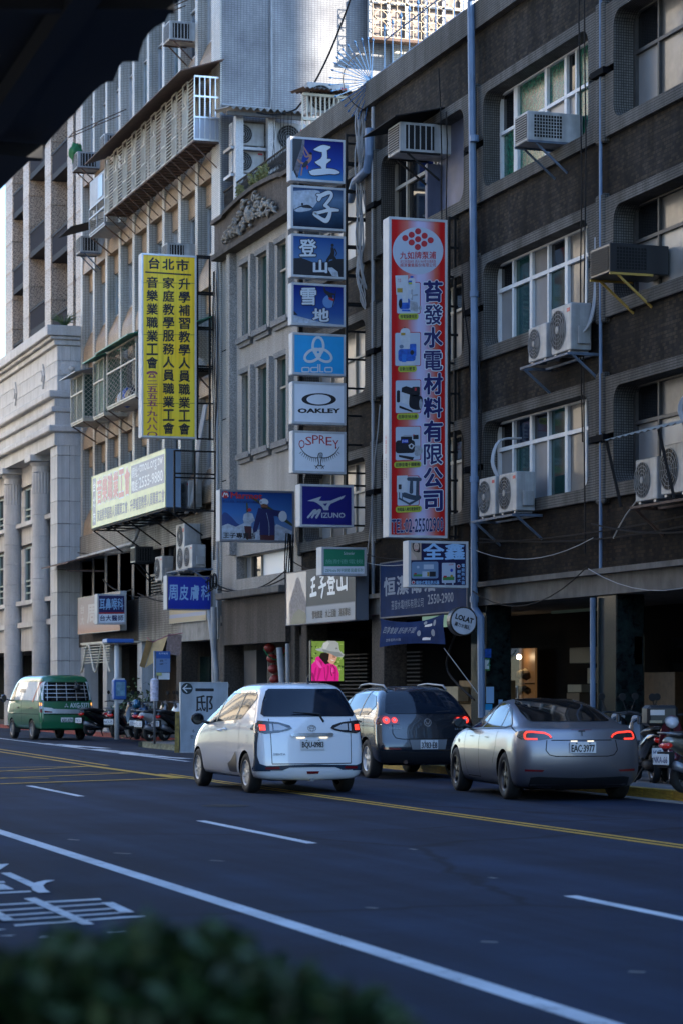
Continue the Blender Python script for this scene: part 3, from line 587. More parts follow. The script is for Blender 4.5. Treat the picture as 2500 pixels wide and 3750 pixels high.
for k, (dx, z0, z1) in enumerate(((.12, 13.61, 13.8), (.26, 13.8, 13.92), (.4, 13.921, 14.28))): MB().bbox(DX - dx, DX + 1.1, DY0 - dx * .6, DY1, z0, z1, .02).build('cornice', 'granite_grey', D)
for yy in (86.1, 91.5, 97, 102.5):
    q = MB(); q.prism([(yy - .28, 12.8), (yy, 12.35), (yy + .28, 12.8), (yy, 13.25)], DX - .05, DX + .01, 'x'); q.prism([(yy - .12, 12.8), (yy, 12.6), (yy + .12, 12.8), (yy, 13.0)], DX - .09, DX - .05, 'x'); q.build('diamond_ornament', 'granite_grey', D)
q = MB(); n = 40; pts = []
for k in range(n):
    a = 2 * math.pi * k / n; pts.append((DX + .5 + .4 * math.cos(a) * (1 + .08 * math.cos(8 * a)), 12.8 + .24 * math.sin(a) * (1 + .12 * math.cos(8 * a))))
q.prism(pts, DY0 - .05, DY0 + .01, 'y'); q.lathe([(.0, .09), (.06, .085), (.1, .05), (.1, 0)], 16, Matrix.Translation((DX + .5, DY0 - .05, 12.8)) @ Matrix.Rotation(math.pi / 2, 4, 'X')); q.build('oval_ornament', 'granite_grey', D)
db('arcade_back', 'void', DX + 3, DX + 3.2, DY0, DY1, .1, 3.0)
# ================================================================ building E: set-back tower of speckled granite
EX = 18.15
Et = thing('tower_building', 'tan speckled granite tower with dark balcony railings above the pale granite building', 'building', (EX, 100, 14))
MB().box(EX + .75, EX + 14, DY0 - .02, onX(20, 1000, EX).y, 13.9, 29).build('core', 'granite_tan', Et)
ep = [(onX(px, 1000, EX).y) for px in (288, 258, 176, 96, 33)]
ew = [.9, 1.0, 1.15, 1.2, 2 * (onX(20, 1000, EX).y - ep[4])]
for yy, w in zip(ep, ew):
    z = 13.9
    while z < 28: block('pier_stone', 'granite_tan', Et, EX, EX + .75, yy - w / 2, yy + w / 2, z, z + 1.195); z += 1.2
for i in range(4):
    ya, yb = ep[i] + ew[i] / 2, ep[i + 1] - ew[i + 1] / 2
    for fl in range(5):
        z = 14.6 + fl * 3.1 + (.0 if i % 2 else .9)
        bal = MB().box(EX + .05, EX + .74, ya + .01, yb - .01, z, z + .22).build('balcony', ma('balcony_dark', (.02, .02, .025), .7, spec=.1), Et)
        MB().box(EX + .03, EX + .1, ya + .01, yb - .01, z + .95, z + 1.05).build('top_rail', 'balcony_dark', bal)
        n = max(4, int((yb - ya) / .16)); q = MB()
        for k in range(n): q.box(EX + .05, EX + .08, ya + (yb - ya) * (k + .3) / n, ya + (yb - ya) * (k + .6) / n, z + .22, z + .95)
        q.build('balusters', ma('baluster', (.07, .07, .08), .8, spec=.05), bal)
        MB().box(EX + .7, EX + .745, ya, yb, z + .3, z + 2.2).build('back_wall', 'brown_tile', Et)
# ================================================================ the camera's side of the street: buildings that stand behind and beside the photographer
opp_d = ma('opposite_dark_wall', (.13, .145, .17), .8, var=.12, vs=2, dirt=.3); opp_m = ma('opposite_wall', (.8, .7, .56), .8, var=.12, vs=2, dirt=.3)
for k, (ya, yb, h, xx) in enumerate(((-14, 14, 12, -4), (20, 52, 28, -3.6), (74, 124, 30, -4.5), (124.1, 160, 24, -5))):
    o = thing('apartment_building', ['low plain block behind the photographer', 'tall dark block on the near side of the street opposite the brown tiled building', 'sunlit buff block on the near side of the street opposite the columns', 'sunlit buff block farthest along the near side of the street'][k], 'building', (xx, (ya + yb) / 2, 0), group='blocks on the near side of the street')
    MB().box(xx - 12, xx, ya, yb, 0, h).build('wall', opp_m if k > 1 else opp_d, o)
    q = MB(); q2 = MB()
    for fl in range(int((h - 4) / 3.2)):
        z = 4.2 + fl * 3.2; y = ya + 1.2
        while y < yb - 2: q.box(xx, xx + .03, y, y + 1.7, z, z + 1.5); q2.box(xx, xx + .25, y - .15, y + 1.85, z - .16, z - .04); y += 3.1
    stuff(q.build('window', 'glass_dark', o)); stuff(q2.build('window_sill', 'concrete', o)); MB().box(xx, xx + .05, ya, yb, .2, 3.2).build('shop_front', 'glass_dark', o)
for k, (x0, x1, ya, yb, h) in enumerate(((FX, 30, -34, 10, 17), (FX, 30, 10.1, 32.6, 15.5), (44.0, 48.5, 34, 40, 56))):  # the last, slim block is added out of view to shade C's side wall
    o = thing('apartment_building', ['low grey block on the far side of the street, level with the photographer', 'grey block adjoining the brown tiled building, right of the picture', 'unseen grey tower added behind the brown tiled building to shade the tall side wall'][k], 'building', (x0, (ya + yb) / 2, 0), group='blocks right of the picture'); MB().box(x0, x1, ya, yb, 0, h).build('wall', 'concrete', o)
    q = MB()
    for fl in range(int((h - 4) / 3.2)):
        y = ya + 1
        while y < yb - 2: q.box(x0 - .03, x0, y, y + 1.7, 4.2 + fl * 3.2, 5.7 + fl * 3.2); y += 3
    stuff(q.build('window', 'glass_dark', o))
# ================================================================ signs
FC = {}
def textmesh(s, bold=0., res=2):
    k = (s, round(bold, 3))
    if k not in FC:
        c = bpy.data.curves.new('t', 'FONT'); c.body = s; c.size = 1; c.resolution_u = res; c.offset = bold
        o = bpy.data.objects.new('t', c); COL.objects.link(o); dg = bpy.context.evaluated_depsgraph_get(); dg.update()
        me = o.evaluated_get(dg).to_mesh(); vs = [(v.co.x, v.co.y) for v in me.vertices]; fs = [tuple(p.vertices) for p in me.polygons]
        o.evaluated_get(dg).to_mesh_clear(); bpy.data.objects.remove(o); bpy.data.curves.remove(c); FC[k] = (vs, fs)
    return FC[k]
def catmull(pts, n=6):
    out = []
    for i in range(len(pts) - 1):
        p0, p1, p2, p3 = pts[max(i - 1, 0)], pts[i], pts[i + 1], pts[min(i + 2, len(pts) - 1)]
        for k in range(n):
            t = k / n; out.append(tuple(.5 * (2 * b + (c - a) * t + (2 * a - 5 * b + 4 * c - d) * t * t + (-a + 3 * b - 3 * c + d) * t ** 3) for a, b, c, d in zip(p0, p1, p2, p3)))
    return out + [tuple(pts[-1])]
class Sign:
    """a box sign. local x to the right, z up, y into the box; drawing uses the (x, y) of a close-up of the sign"""
    def __init__(s, label, loc, w, h, d, rz, view, face='ink_white', frame='white_metal', side='white_metal', fw=.05, cat='sign', name='box_sign', group=None, facepart='face'):
        side = 'sign_edge' if side == 'white_metal' else side; frame = 'sign_edge' if frame == 'white_metal' else frame
        s.o = thing(name, label, cat, loc, rz, group); s.w, s.h, s.d = w, h, d; s.view = view
        if d: MB().bbox(0, w, .0, d, 0, h, min(.012, d * .3)).build('cabinet', side, s.o, world=False)
        if fw:
            f = MB(); f.box(0, w, -.022, -.001, h - fw, h); f.box(0, w, -.022, -.001, 0, fw); f.box(0, fw, -.022, -.001, fw, h - fw); f.box(w - fw, w, -.022, -.001, fw, h - fw); f.build('frame', frame, s.o, world=False)
        s.face = MB().box(fw, w - fw, -.009, -.002, fw, h - fw).build(facepart, face, s.o, world=False); s.k = 0
    def P(s, x, y):
        xl, xr, yl, yr, H = s.view; u = (x - xl) / (xr - xl); v = (y - (yl + (yr - yl) * u)) / H
        return (u * s.w, (1 - v) * s.h)
    def yy(s, L): return -.0095 - .0016 * L
    def clip(s, p): return (min(max(p[0], .052), s.w - .052), min(max(p[1], .052), s.h - .052))
    def poly(s, pts, m, L=1, name='print', smooth=False, clip=False):
        if smooth: pts = catmull(list(pts) + [pts[0]], 5)[:-1]
        q = MB(); v = [s.P(*p) for p in pts]
        if clip: v = [s.clip(p) for p in v]
        q.add([(a, s.yy(L), b) for a, b in v], [tuple(range(len(v)))]); return q.build(name, m, s.o, world=False)
    def rect(s, x0, y0, x1, y1, m, L=1, name='print', r=0):
        if r:
            pts = []
            for cx, cy, a0 in ((x1 - r, y0 + r, -90), (x1 - r, y1 - r, 0), (x0 + r, y1 - r, 90), (x0 + r, y0 + r, 180)):
                for k in range(5): a = math.radians(a0 + 22.5 * k); pts.append((cx + r * math.cos(a), cy + r * math.sin(a)))
        else: pts = [(x0, y0), (x1, y0), (x1, y1), (x0, y1)]
        return s.poly(pts, m, L, name)
    def oval(s, cx, cy, rx, ry, m, L=1, name='print', n=28): return s.poly([(cx + rx * math.cos(2 * math.pi * k / n), cy + ry * math.sin(2 * math.pi * k / n)) for k in range(n)], m, L, name)
    def rib(s, strokes, m, L=1, name='lettering', grow=0.):
        """brush strokes: each a list of (x, y, half width)"""
        q = MB()
        for i, st in enumerate(strokes):
            c = catmull(st, 5); ps = [s.P(p[0], p[1]) for p in c]; sc_ = s.w / (s.view[1] - s.view[0]); y = s.yy(L) - .00025 * i; n = len(c); Lf = []; Rt = []
            for j in range(n):
                a, b = ps[max(j - 1, 0)], ps[min(j + 1, n - 1)]; dx, dz = b[0] - a[0], b[1] - a[1]; l = math.hypot(dx, dz) or 1; w = (c[j][2] + grow) * sc_
                Lf.append((ps[j][0] - dz / l * w, y, ps[j][1] + dx / l * w)); Rt.append((ps[j][0] + dz / l * w, y, ps[j][1] - dx / l * w))
            q.add(Lf + Rt, [(j, j + 1, n + j + 1, n + j) for j in range(n - 1)])
            for e in (() if st[0][:2] == st[-1][:2] else (0, n - 1)):
                w = (c[e][2] + grow) * sc_; q.add([(ps[e][0] + w * math.cos(2 * math.pi * k / 14), y - .0001, ps[e][1] + w * math.sin(2 * math.pi * k / 14)) for k in range(14)], [tuple(range(14))])
        return q.build(name, m, s.o, world=False)
    def text(s, t, x0, y0, x1, y1, m, L=1, bold=.0, out=None, shear=0., name='lettering', fill=True):
        r = None; vs, fs = textmesh(t); xs = [v[0] for v in vs]; zs = [v[1] for v in vs]; ax, bx, az, bz = min(xs), max(xs), min(zs), max(zs); em = (x1 - x0) / (bx - ax or 1); ez = abs(y1 - y0) / (bz - az or 1)
        for mm, bb_, LL in ([(out[0], out[1], L)] if out else []) + [(m, bold, L + 1 if out else L)]:
            n = 0 if bb_ < .004 else (4 if bb_ < .03 else (8 if bb_ < .06 else 12)); q = MB()
            for c in range(n + 1):
                if c == n: dx = dz = 0
                else: dx, dz = bb_ * em * math.cos(2 * math.pi * c / n + .4), bb_ * ez * math.sin(2 * math.pi * c / n + .4)
                V = []
                for v in vs:
                    u = (v[0] - ax) / (bx - ax or 1); w = (v[1] - az) / (bz - az or 1); a_, b_ = s.P(x0 + (x1 - x0) * u + shear * (w - .5) * (y1 - y0) + dx, y1 + (y0 - y1) * w + dz); V.append((a_, s.yy(LL) - .00012 * c, b_))
                q.add(V, fs)
            r = q.build(name, mm, s.o, world=False)
        return r
    def col(s, t, cx, y0, y1, sz, m, L=1, bold=.0, out=None, gap=None):
        n = len(t); st = (y1 - y0) / n
        for i, ch in enumerate(t): s.text(ch, cx - sz / 2, y0 + i * st + (st - sz) / 2, cx + sz / 2, y0 + i * st + (st + sz) / 2, m, L, bold, out)
def perp(label, Y, pl, pr, pt, pb, d, view, **k):
    a, b, t = onY(pl, pt, Y), onY(pr, pt, Y), onY(pl, pb, Y); return Sign(label, (a.x, Y, t.z), b.x - a.x, a.z - t.z, d, 0, view, **k)
def along(label, X, pl, pr, pt, pb, d, view, **k):
    a, b, t = onX(pl, pt, X), onX(pr, pt, X), onX(pl, pb, X); return Sign(label, (X, a.y, t.z), a.y - b.y, a.z - t.z, d, -math.pi / 2, view, **k)
G = 'box signs stacked on one steel mast'
def stk(label, pl, pr, pt, pb, view, Y=52.2, **k): return perp(label, Y, pl, pr, pt, pb, .27, view, group=G, frame='white_metal', **k)
ka, kw = 'ink_black', 'ink_white'
ma('outline_navy', (.006, .008, .03), .4); ma('print_white', (.62, .66, .7), .35)
grad('print_sky', [(0, (.05, .2, .42)), (.35, (.02, .06, .32)), (1, (.006, .008, .12))], 'z'); grad('print_wave', [(0, (.006, .012, .03)), (.35, (.02, .05, .1)), (.7, (.12, .2, .32)), (1, (.03, .06, .14))], 'z', wob=.5)
grad('print_dusk', [(0, (.01, .02, .06)), (.33, (.1, .2, .38)), (1, (.015, .07, .26))], 'z'); grad('print_snow', [(0, (.09, .18, .36)), (.3, (.03, .09, .3)), (1, (.004, .012, .16))], 'z', wob=.15)
ma('skin', (.35, .16, .1), .5); ma('print_rock', (.11, .10, .12), .5, var=.6, vs=14); ma('print_dark', (.008, .009, .016), .4); ma('print_foam', (.4, .45, .52), .4, var=.3, vs=9); ma('print_blue', (.02, .05, .2), .4)
# the four picture boxes (close-up coordinates)
wang = [[(352, 212, 8), (420, 205, 34), (470, 195, 34), (525, 185, 12)], [(462, 200, 30), (468, 290, 30), (450, 360, 40), (460, 430, 24)], [(368, 360, 10), (430, 362, 42), (500, 340, 20), (530, 330, 10)], [(300, 470, 12), (330, 478, 30), (430, 468, 34), (520, 462, 30), (590, 470, 26), (630, 475, 12)]]
t = stk('blue picture sign with a rock climber and a large white character, top of the stack', 1062.7, 1262, 499, 660, (72, 705, 60, 100, 505), face='print_sky')
t.poly([(90, 80), (222, 88), (205, 300), (180, 400), (160, 550), (90, 545)], 'print_dark', 1); t.poly([(215, 90), (240, 92), (232, 230), (205, 330), (190, 420), (150, 545), (110, 460), (150, 330), (195, 200)], 'print_rock', 2); t.poly([(92, 470), (120, 445), (165, 545), (92, 545)], 'print_foam', 2)
t.rib([[(228, 182, 5), (250, 220, 8), (280, 268, 9)], [(222, 225, 5), (248, 292, 8), (290, 285, 10)], [(308, 275, 14), (300, 325, 18), (262, 365, 18)], [(160, 330, 8), (190, 360, 10), (235, 380, 12)], [(215, 400, 10), (205, 450, 8), (198, 505, 7)]], 'skin', 3, 'print'); t.rib([[(305, 255, 14), (312, 258, 14)]], 'print_dark', 4, 'print'); t.rib([[(262, 360, 18), (240, 390, 24), (222, 405, 16)]], 'print_dark', 4, 'print'); t.rib([[(270, 405, 9), (268, 435, 6)]], 'ink_red', 5, 'print')
t.rib(wang, 'outline_navy', 6, grow=9); t.rib(wang, 'print_white', 9)
zi = [[(385, 745, 12), (430, 752, 22), (500, 722, 22), (540, 722, 18), (545, 770, 18), (470, 870, 16)], [(400, 800, 20), (420, 760, 22)], [(470, 868, 16), (515, 900, 20), (530, 960, 20), (490, 1045, 26), (420, 1020, 20), (350, 965, 22), (390, 955, 18), (470, 935, 18)], [(470, 935, 16), (540, 920, 22), (625, 925, 14)]]
t = stk('picture sign with a surfer on a white wave, second from the top of the stack', 1065, 1263, 677, 836, (78, 710, 628, 668, 505), face='print_wave')
t.poly([(100, 700), (360, 690), (420, 740), (330, 900), (250, 935), (140, 940), (105, 880)], 'print_foam', 1, smooth=True, clip=True); t.rib([[(120, 915, 4), (190, 880, 6), (225, 880, 14), (280, 880, 18), (330, 900, 6)]], 'print_dark', 2, 'print'); t.oval(210, 852, 14, 14, 'print_dark', 3)
t.rib(zi, 'outline_navy', 6, grow=9); t.rib(zi, 'print_white', 9)
t = stk('picture sign with a hiker standing on a summit, third in the stack', 1066, 1264, 855, 1013, (82, 714, 1190, 1230, 502), face='print_dusk')
t.poly([(100, 1480), (200, 1475), (330, 1525), (480, 1530), (620, 1490), (698, 1490), (698, 1700), (100, 1690)], 'print_dark', 1); t.poly([(500, 1590), (560, 1590), (625, 1640), (635, 1700), (560, 1690)], 'print_foam', 2)
t.rib([[(560, 1370, 18), (565, 1420, 24), (545, 1470, 26)], [(590, 1375, 8), (612, 1420, 6), (600, 1450, 6)], [(530, 1470, 18), (500, 1520, 14), (500, 1590, 7)], [(575, 1475, 22), (600, 1530, 20), (580, 1595, 7)]], 'print_dark', 3, 'print'); t.oval(562, 1330, 18, 20, 'print_dark', 3)
t.text('登', 178, 1262, 372, 1455, 'print_white', 6, .025, ('outline_navy', .075)); t.text('山', 342, 1505, 495, 1650, 'print_white', 6, .04, ('outline_navy', .085))
t = stk('picture sign with an airborne snowboarder on deep blue, fourth in the stack', 1067, 1264, 1034, 1189, (85, 716, 1760, 1800, 492), face='print_snow')
t.poly([(105, 2140), (250, 2180), (450, 2235), (690, 2270), (690, 2290), (105, 2240)], 'print_foam', 1); t.poly([(105, 2080), (160, 2140), (105, 2140)], 'print_dark', 2); t.oval(520, 1990, 70, 75, ma('print_glow', (.12, .25, .5), .4), 1)
t.rib([[(465, 1820, 6), (480, 1870, 16), (520, 1900, 22), (545, 1940, 24)], [(545, 1900, 14), (590, 1905, 8)], [(600, 1870, 4), (590, 1950, 7), (565, 2050, 4)]], 'print_dark', 3, 'print'); t.rib([[(530, 1955, 12), (570, 1970, 14)]], 'ink_red', 4, 'print')
t.text('雪', 195, 1832, 370, 2025, 'print_white', 6, .025, ('outline_navy', .07)); t.text('地', 335, 2070, 520, 2220, 'print_white', 6, .03, ('outline_navy', .075))
# four logo boxes (close-up of the lower stack)
ma('odlo_blue', (.02, .33, .68), .35, var=.06, vs=2); ma('sign_white', (.74, .78, .84), .35, var=.05, vs=2)
t = stk('sky blue box sign with a white three looped knot logo, under the snowboarder sign', 1070, 1264, 1217, 1371, (725, 1106, 30, 46, 300), face='odlo_blue')
for a in (-90, 30, 150):
    c, s_ = math.cos(math.radians(a)), math.sin(math.radians(a)); st = []
    for k in range(29):
        q = 2 * math.pi * k / 28; ex, ey = 45 + 62 * math.cos(q), 38 * math.sin(q); st.append((910 + ex * c - ey * s_ * 1.0, 172 + ex * s_ + ey * c, 9))
    t.rib([st], 'print_white', 2 + (a + 90) // 60)
def letters(t, s, x0, y, hgt, wd, th, m, L=2, gap=14):
    """thin rounded square lettering"""
    x = x0
    for ch in s:
        a, b = x, x + wd; st = []
        bx = [(a + 6, y, th), (b - 6, y, th), (b, y + 6, th), (b, y + hgt - 6, th), (b - 6, y + hgt, th), (a + 6, y + hgt, th), (a, y + hgt - 6, th), (a, y + 6, th), (a + 6, y, th)]
        if ch == 'o': st = [bx]
        if ch == 'd': st = [bx, [(b, y - hgt * .7, th), (b, y + hgt, th)]]
        if ch == 'l': st = [[(a, y - hgt * .7, th), (a, y + hgt - 5, th), (a + 5, y + hgt, th), (a + wd * .45, y + hgt, th)]]
        t.rib(st, m, L); x += (wd if ch != 'l' else wd * .45) + gap
letters(t, 'odlo', 795, 282, 30, 50, 4.2, 'print_white', 7)
t = stk('white box sign with a black oval ring logo', 1070, 1266, 1396, 1551, (725, 1110, 382, 396, 302), face='sign_white')
t.oval(916, 512, 124, 45, ka, 1); t.oval(916, 512, 88, 36, 'sign_white', 2); t.text('OAKLEY', 768, 578, 1065, 608, ka, 1, .05)
t = stk('white box sign with a black line drawn bird of prey under red lettering', 1071, 1266, 1576, 1731, (728, 1112, 736, 744, 300), face='sign_white')
for i, ch in enumerate('OSPREY'):
    u = (i - 2.5) / 2.5; cx = 916 + 122 * u; cy = 797 + 36 * u * u; t.text(ch, cx - 22, cy - 30, cx + 22, cy + 30, 'ink_red', 1, .0)
t.oval(1040, 856, 6, 6, 'ink_red', 1)
st = []
for s_ in (-1, 1):
    st += [[(922 + s_ * 8, 930, 3), (922 + s_ * 60, 925, 3), (922 + s_ * 110, 895, 3), (922 + s_ * 142, 850, 2)]] + [[(922 + s_ * (14 + 13 * k), 930 - .55 * k * k * .9, 2.5), (922 + s_ * (10 + 15 * k), 962 - .75 * k * k, 1)] for k in range(10)] + [[(922 + s_ * 10, 940, 3), (922 + s_ * 8, 975, 3), (922 + s_ * 24, 990, 2.5), (922 + s_ * 36, 985, 2)], [(922 + s_ * 8, 975, 2.5), (922 + s_ * 30, 1005, 2)], [(922 + s_ * 24, 990, 2), (922 + s_ * 12, 1006, 2)]]
st += [[(910, 930, 3), (916, 900, 3), (940, 898, 3), (938, 930, 3)], [(922, 905, 2), (922, 930, 2)], [(930, 905, 2), (930, 930, 2)], [(912, 985, 3), (932, 985, 3)]]; t.rib(st, ka, 1)
ma('deep_blue', (.006, .008, .16), .3, var=.05, vs=2)
t = perp('deep blue box sign with a silver running bird logo, below the sign mast boxes', 52.1, 1098, 1293, 1772, 1928, .34, (780, 1163, 1122, 1130, 300), face='deep_blue')
sv = ma('print_silver', (.4, .43, .46), .4)
t.poly([(832, 1242), (935, 1210), (925, 1225), (915, 1240), (950, 1242), (1000, 1240), (1050, 1220), (1105, 1200), (1090, 1222), (1040, 1245), (1000, 1262), (985, 1285), (985, 1307), (950, 1307), (940, 1285), (905, 1258), (880, 1246)], sv, 1); t.poly([(945, 1262), (978, 1258), (962, 1280)], 'deep_blue', 2)
t.rib([[(838, 1358, 7), (880, 1310, 7)], [(880, 1310, 6), (894, 1310, 7), (866, 1358, 7)], [(894, 1330, 7), (912, 1310, 7), (926, 1310, 7), (898, 1358, 8)]], sv, 1); t.text('IZUNO', 935, 1326, 1100, 1360, sv, 1, .03)
ma('schneider_green', (.02, .22, .12), .35)
t = perp('small box sign half green and half white, hanging low under the blue sign', 51.2, 1177, 1340, 2002, 2107, .38, (935, 1255, 1572, 1578, 204), face='sign_white')
t.rect(945, 1582, 1248, 1712, 'schneider_green', 1); t.text('Schneider', 1093, 1608, 1170, 1630, 'print_white', 2); t.text('施耐德電機', 962, 1662, 1230, 1694, ma('print_mint', (.2, .45, .36), .4), 2, -.012); t.text('ZENcelo 純平開關 點藏系列', 962, 1728, 1230, 1754, 'schneider_green', 1)
# marmot picture sign
grad('print_alpine', [(0, (.3, .36, .45)), (.28, (.12, .22, .42)), (.55, (.05, .16, .42)), (1, (.01, .05, .22))], 'z')
t = perp('wide picture sign of two skiers on a snowy mountain, beside the deep blue sign', 57.6, 805.6, 1076.5, 1792, 1982, .36, (70, 815, 65, 60, 525), face='print_alpine', frame=ma('frame_dull', (.2, .2, .22), .5, .4))
t.poly([(76, 350), (110, 295), (140, 300), (190, 345), (240, 400), (300, 440), (420, 470), (420, 500), (76, 500)], 'print_blue', 1); t.poly([(76, 440), (150, 410), (230, 440), (310, 400), (420, 470), (600, 440), (640, 400), (800, 470), (800, 575), (76, 575)], 'print_foam', 2)
t.rib([[(370, 130, 5), (480, 195, 14), (600, 270, 16), (720, 355, 16), (800, 410, 10)]], ma('print_ski', (.05, .06, .02), .4), 3, 'print'); t.rib([[(340, 200, 8), (345, 300, 9), (345, 420, 10), (345, 560, 10)]], 'print_ski', 3, 'print')
t.poly([(310, 310), (345, 290), (395, 300), (420, 370), (385, 400), (380, 440), (320, 440), (300, 360)], 'print_foam', 4); t.oval(365, 265, 20, 18, 'ink_red', 5); t.poly([(312, 430), (385, 430), (388, 560), (330, 560)], ma('print_maroon', (.06, .01, .015), .5), 5)
t.poly([(455, 240), (500, 250), (560, 250), (680, 265), (690, 320), (610, 320), (620, 400), (620, 520), (465, 520), (470, 380), (440, 480), (405, 500), (400, 460), (425, 350)], ma('print_jacket', (.008, .012, .09), .5), 6); t.oval(510, 180, 45, 36, 'print_white', 7); t.oval(515, 225, 36, 28, 'print_dark', 7); t.rect(480, 205, 548, 235, ma('print_goggle', (.25, .1, .05), .3), 8); t.oval(700, 320, 42, 55, 'print_white', 8); t.poly([(470, 515), (620, 515), (618, 577), (472, 577)], 'print_maroon', 7); t.rib([[(535, 290, 2), (560, 400, 2), (562, 520, 2)]], 'print_foam', 9, 'print')
t.oval(124, 118, 37, 37, 'ink_red', 9); t.rib([[(100, 140, 4), (115, 100, 5), (128, 122, 4), (138, 102, 4), (150, 135, 4)]], 'print_white', 10); t.text('Marmot', 180, 92, 490, 152, 'ink_red', 9, .03); t.text('愛上土撥鼠．來自北美的戶外權威品牌', 98, 172, 490, 196, 'ink_navy', 9); t.text('王子專賣店', 102, 500, 425, 555, ka, 9, .025)
# ---- yellow union sign
m, tt, p = nodes_of('sign_yellow'); co = mk(tt, 'ShaderNodeTexCoord').outputs['Generated']; f = noise(tt, co, 1.6, 4); cy_ = ramp(tt, f, .38, .62, (.95, .58, .006), (.92, .70, .04)); mp = mk(tt, 'ShaderNodeMapping'); mp.inputs['Scale'].default_value = (9, 1, .8); lk(tt, co, mp.inputs[0]); g2 = noise(tt, mp.outputs[0], 2.2, 5); lk(tt, mulc(tt, cy_, ramp(tt, g2, .36, .5, (.6, .55, .5), (1, 1, 1)), .6), p.inputs['Base Color']); p.inputs['Roughness'].default_value = .4; MT['sign_yellow'] = m
t = perp('tall yellow box sign with three columns of black characters', 65.05, 519, 720, 926, 1601, .36, (62, 720, 85, 112, 2205), face='sign_yellow', frame='alu')
for a, b, h in ((112, 440, 0), (0, 0, 0)): pass
for (x0, x1, y_) in ((62, 720, 440), (62, 720, 1060), (62, 720, 1885)): t.rect(x0 + 12, y_, x1 - 12, y_ + 5, 'steel_rust', 1)
for ch, x0, x1, y0, y1 in (('台', 150, 275, 140, 272), ('北', 315, 450, 155, 282), ('市', 480, 625, 160, 295)): t.text(ch, x0, y0, x1, y1, ka, 2, .032)
t.poly([(105, 306), (657, 333), (657, 352), (105, 323)], ka, 2)
t.col('音樂業職業工會', 190, 355, 1480, 132, ka, 2, .028); t.col('家庭教學服務人員職業工會', 385, 362, 2265, 132, ka, 2, .028); t.col('升學補習教學人員職業工會', 575, 372, 2275, 132, ka, 2, .028)
mg = ma('ink_magenta', (.26, .05, .1), .5)
t.rib([[(135, 1525, 14), (160, 1512, 12), (215, 1512, 12), (240, 1528, 14)]], mg, 2); t.poly([(165, 1528), (208, 1528), (235, 1580), (140, 1580)], mg, 2); t.oval(186, 1556, 20, 14, 'sign_yellow', 3)
for i, ch in enumerate('二五五五九八八〇'):
    y0 = 1600 + (i * 84 if i < 4 else 100 + i * 68 + (i - 4) * 17); t.text(ch, 130, y0 + (14 if i == 0 else 0), 250, y0 + (60 if i == 0 else 66), mg, 2, .03)
t.rect(178, 1930, 192, 1960, mg, 2)
# ---- pale yellow sign along the wall
ma('pale_yellow', (.68, .67, .33), .4, var=.12, vs=1.5, dirt=.15); ma('print_slate', (.13, .13, .2), .4); ma('print_coral', (.5, .09, .08), .4)
t = along('long pale yellow sign with coral characters and a slate panel, under the tall yellow sign', 16.7, 338, 609, 1747, 1936, .44, (165, 1345, 465, 25, 855), face='pale_yellow', frame='pale_yellow', side=ma('side_blue', (.22, .34, .52), .4, dirt=.3), fw=.02)
def V(x): return 1 - 0 * x
t.view = (0, 1, 0, 0, 1)                                        # from here on in fractions of the sign
def uv(x, y):
    u = (x - 165) / 1180.; yt = 465 - 440 * u; H = 825 + 100 * u; ut = u * (1 - .058) / (1 - .058 * u) if False else u; return (ut, (y - yt) / H)
t.poly([uv(185, 490), uv(242, 478), uv(240, 1225), uv(185, 1245)], 'print_slate', 1)
for i, ch in enumerate('台北市'): t.text(ch, .022, .1 + i * .3, .058, .3 + i * .3, kw, 2, .02)
for i, ch in enumerate('音樂職業工會'): t.text(ch, .085 + i * .079, .09 + .0 * i, .15 + i * .079, .56, 'print_coral', 2, .035, ('print_white', .075))
t.rect(.565, .08, .985, .58, 'print_slate', 1); t.text('網址：', .575, .12, .665, .31, kw, 2, .015); t.text('tmou.org.tw', .675, .1, .965, .3, kw, 2, .01); t.text('電話：', .575, .36, .665, .55, kw, 2, .015); t.text('2555-9880', .672, .34, .965, .53, kw, 2, .01)
t.text('家庭教學服務人員職業工會．升學補習教學人員職業工會', .085, .68, .985, .9, 'print_slate', 2, .02)
# ---- clinic signs
t = perp('bright blue box sign with four pale blue characters, over the arcade', 65.6, 612, 776, 2107, 2233, .4, (905, 1383, 598, 602, 372), face=ma('clinic_blue', (.006, .03, .36), .3, var=.08, vs=2), frame='frame_dull', fw=.03)
for i, ch in enumerate('周皮膚科'): t.text(ch, 925 + i * 115, 702, 1018 + i * 115, 865, ma('print_paleblue', (.3, .5, .75), .4), 1, .02)
t = perp('small navy and white box sign with a red border, beside the clinic', 74.6, 357, 462, 2175, 2286, .4, (165, 470, 800, 806, 325), face='ink_red')
t.rect(182, 820, 458, 998, 'ink_navy', 1); t.rect(182, 1016, 458, 1110, 'sign_white', 1); t.text('耳鼻喉科', 190, 848, 440, 970, 'print_paleblue', 2, .02); t.text('台大醫師', 195, 1030, 442, 1090, 'ink_navy', 2, .02)
grad('print_peach', [(0, (.42, .2, .12)), (.3, (.36, .28, .26)), (1, (.3, .25, .24))], 'z')
t = along('faded pink sign along the wall with worn white characters, behind the small navy sign', 17.3, 287, 443, 2190, 2324, .2, (0, 1, 0, 0, 1), face='print_peach', frame='cream_metal', fw=.015)
for i, ch in enumerate('周承良'): t.text(ch, .24 + i * .27, .24, .44 + i * .27, .72, ma('print_faded', (.42, .38, .38), .5), 1, .03)
t.text('台', .07, .2, .16, .45, 'print_faded', 1); t.text('大', .07, .5, .16, .75, 'print_faded', 1)
grad('print_beige', [(0, (.4, .33, .22)), (.35, (.4, .33, .22)), (.42, (.3, .33, .42)), (.62, (.3, .33, .42)), (.7, (.42, .34, .22)), (1, (.42, .34, .22))], 'z')
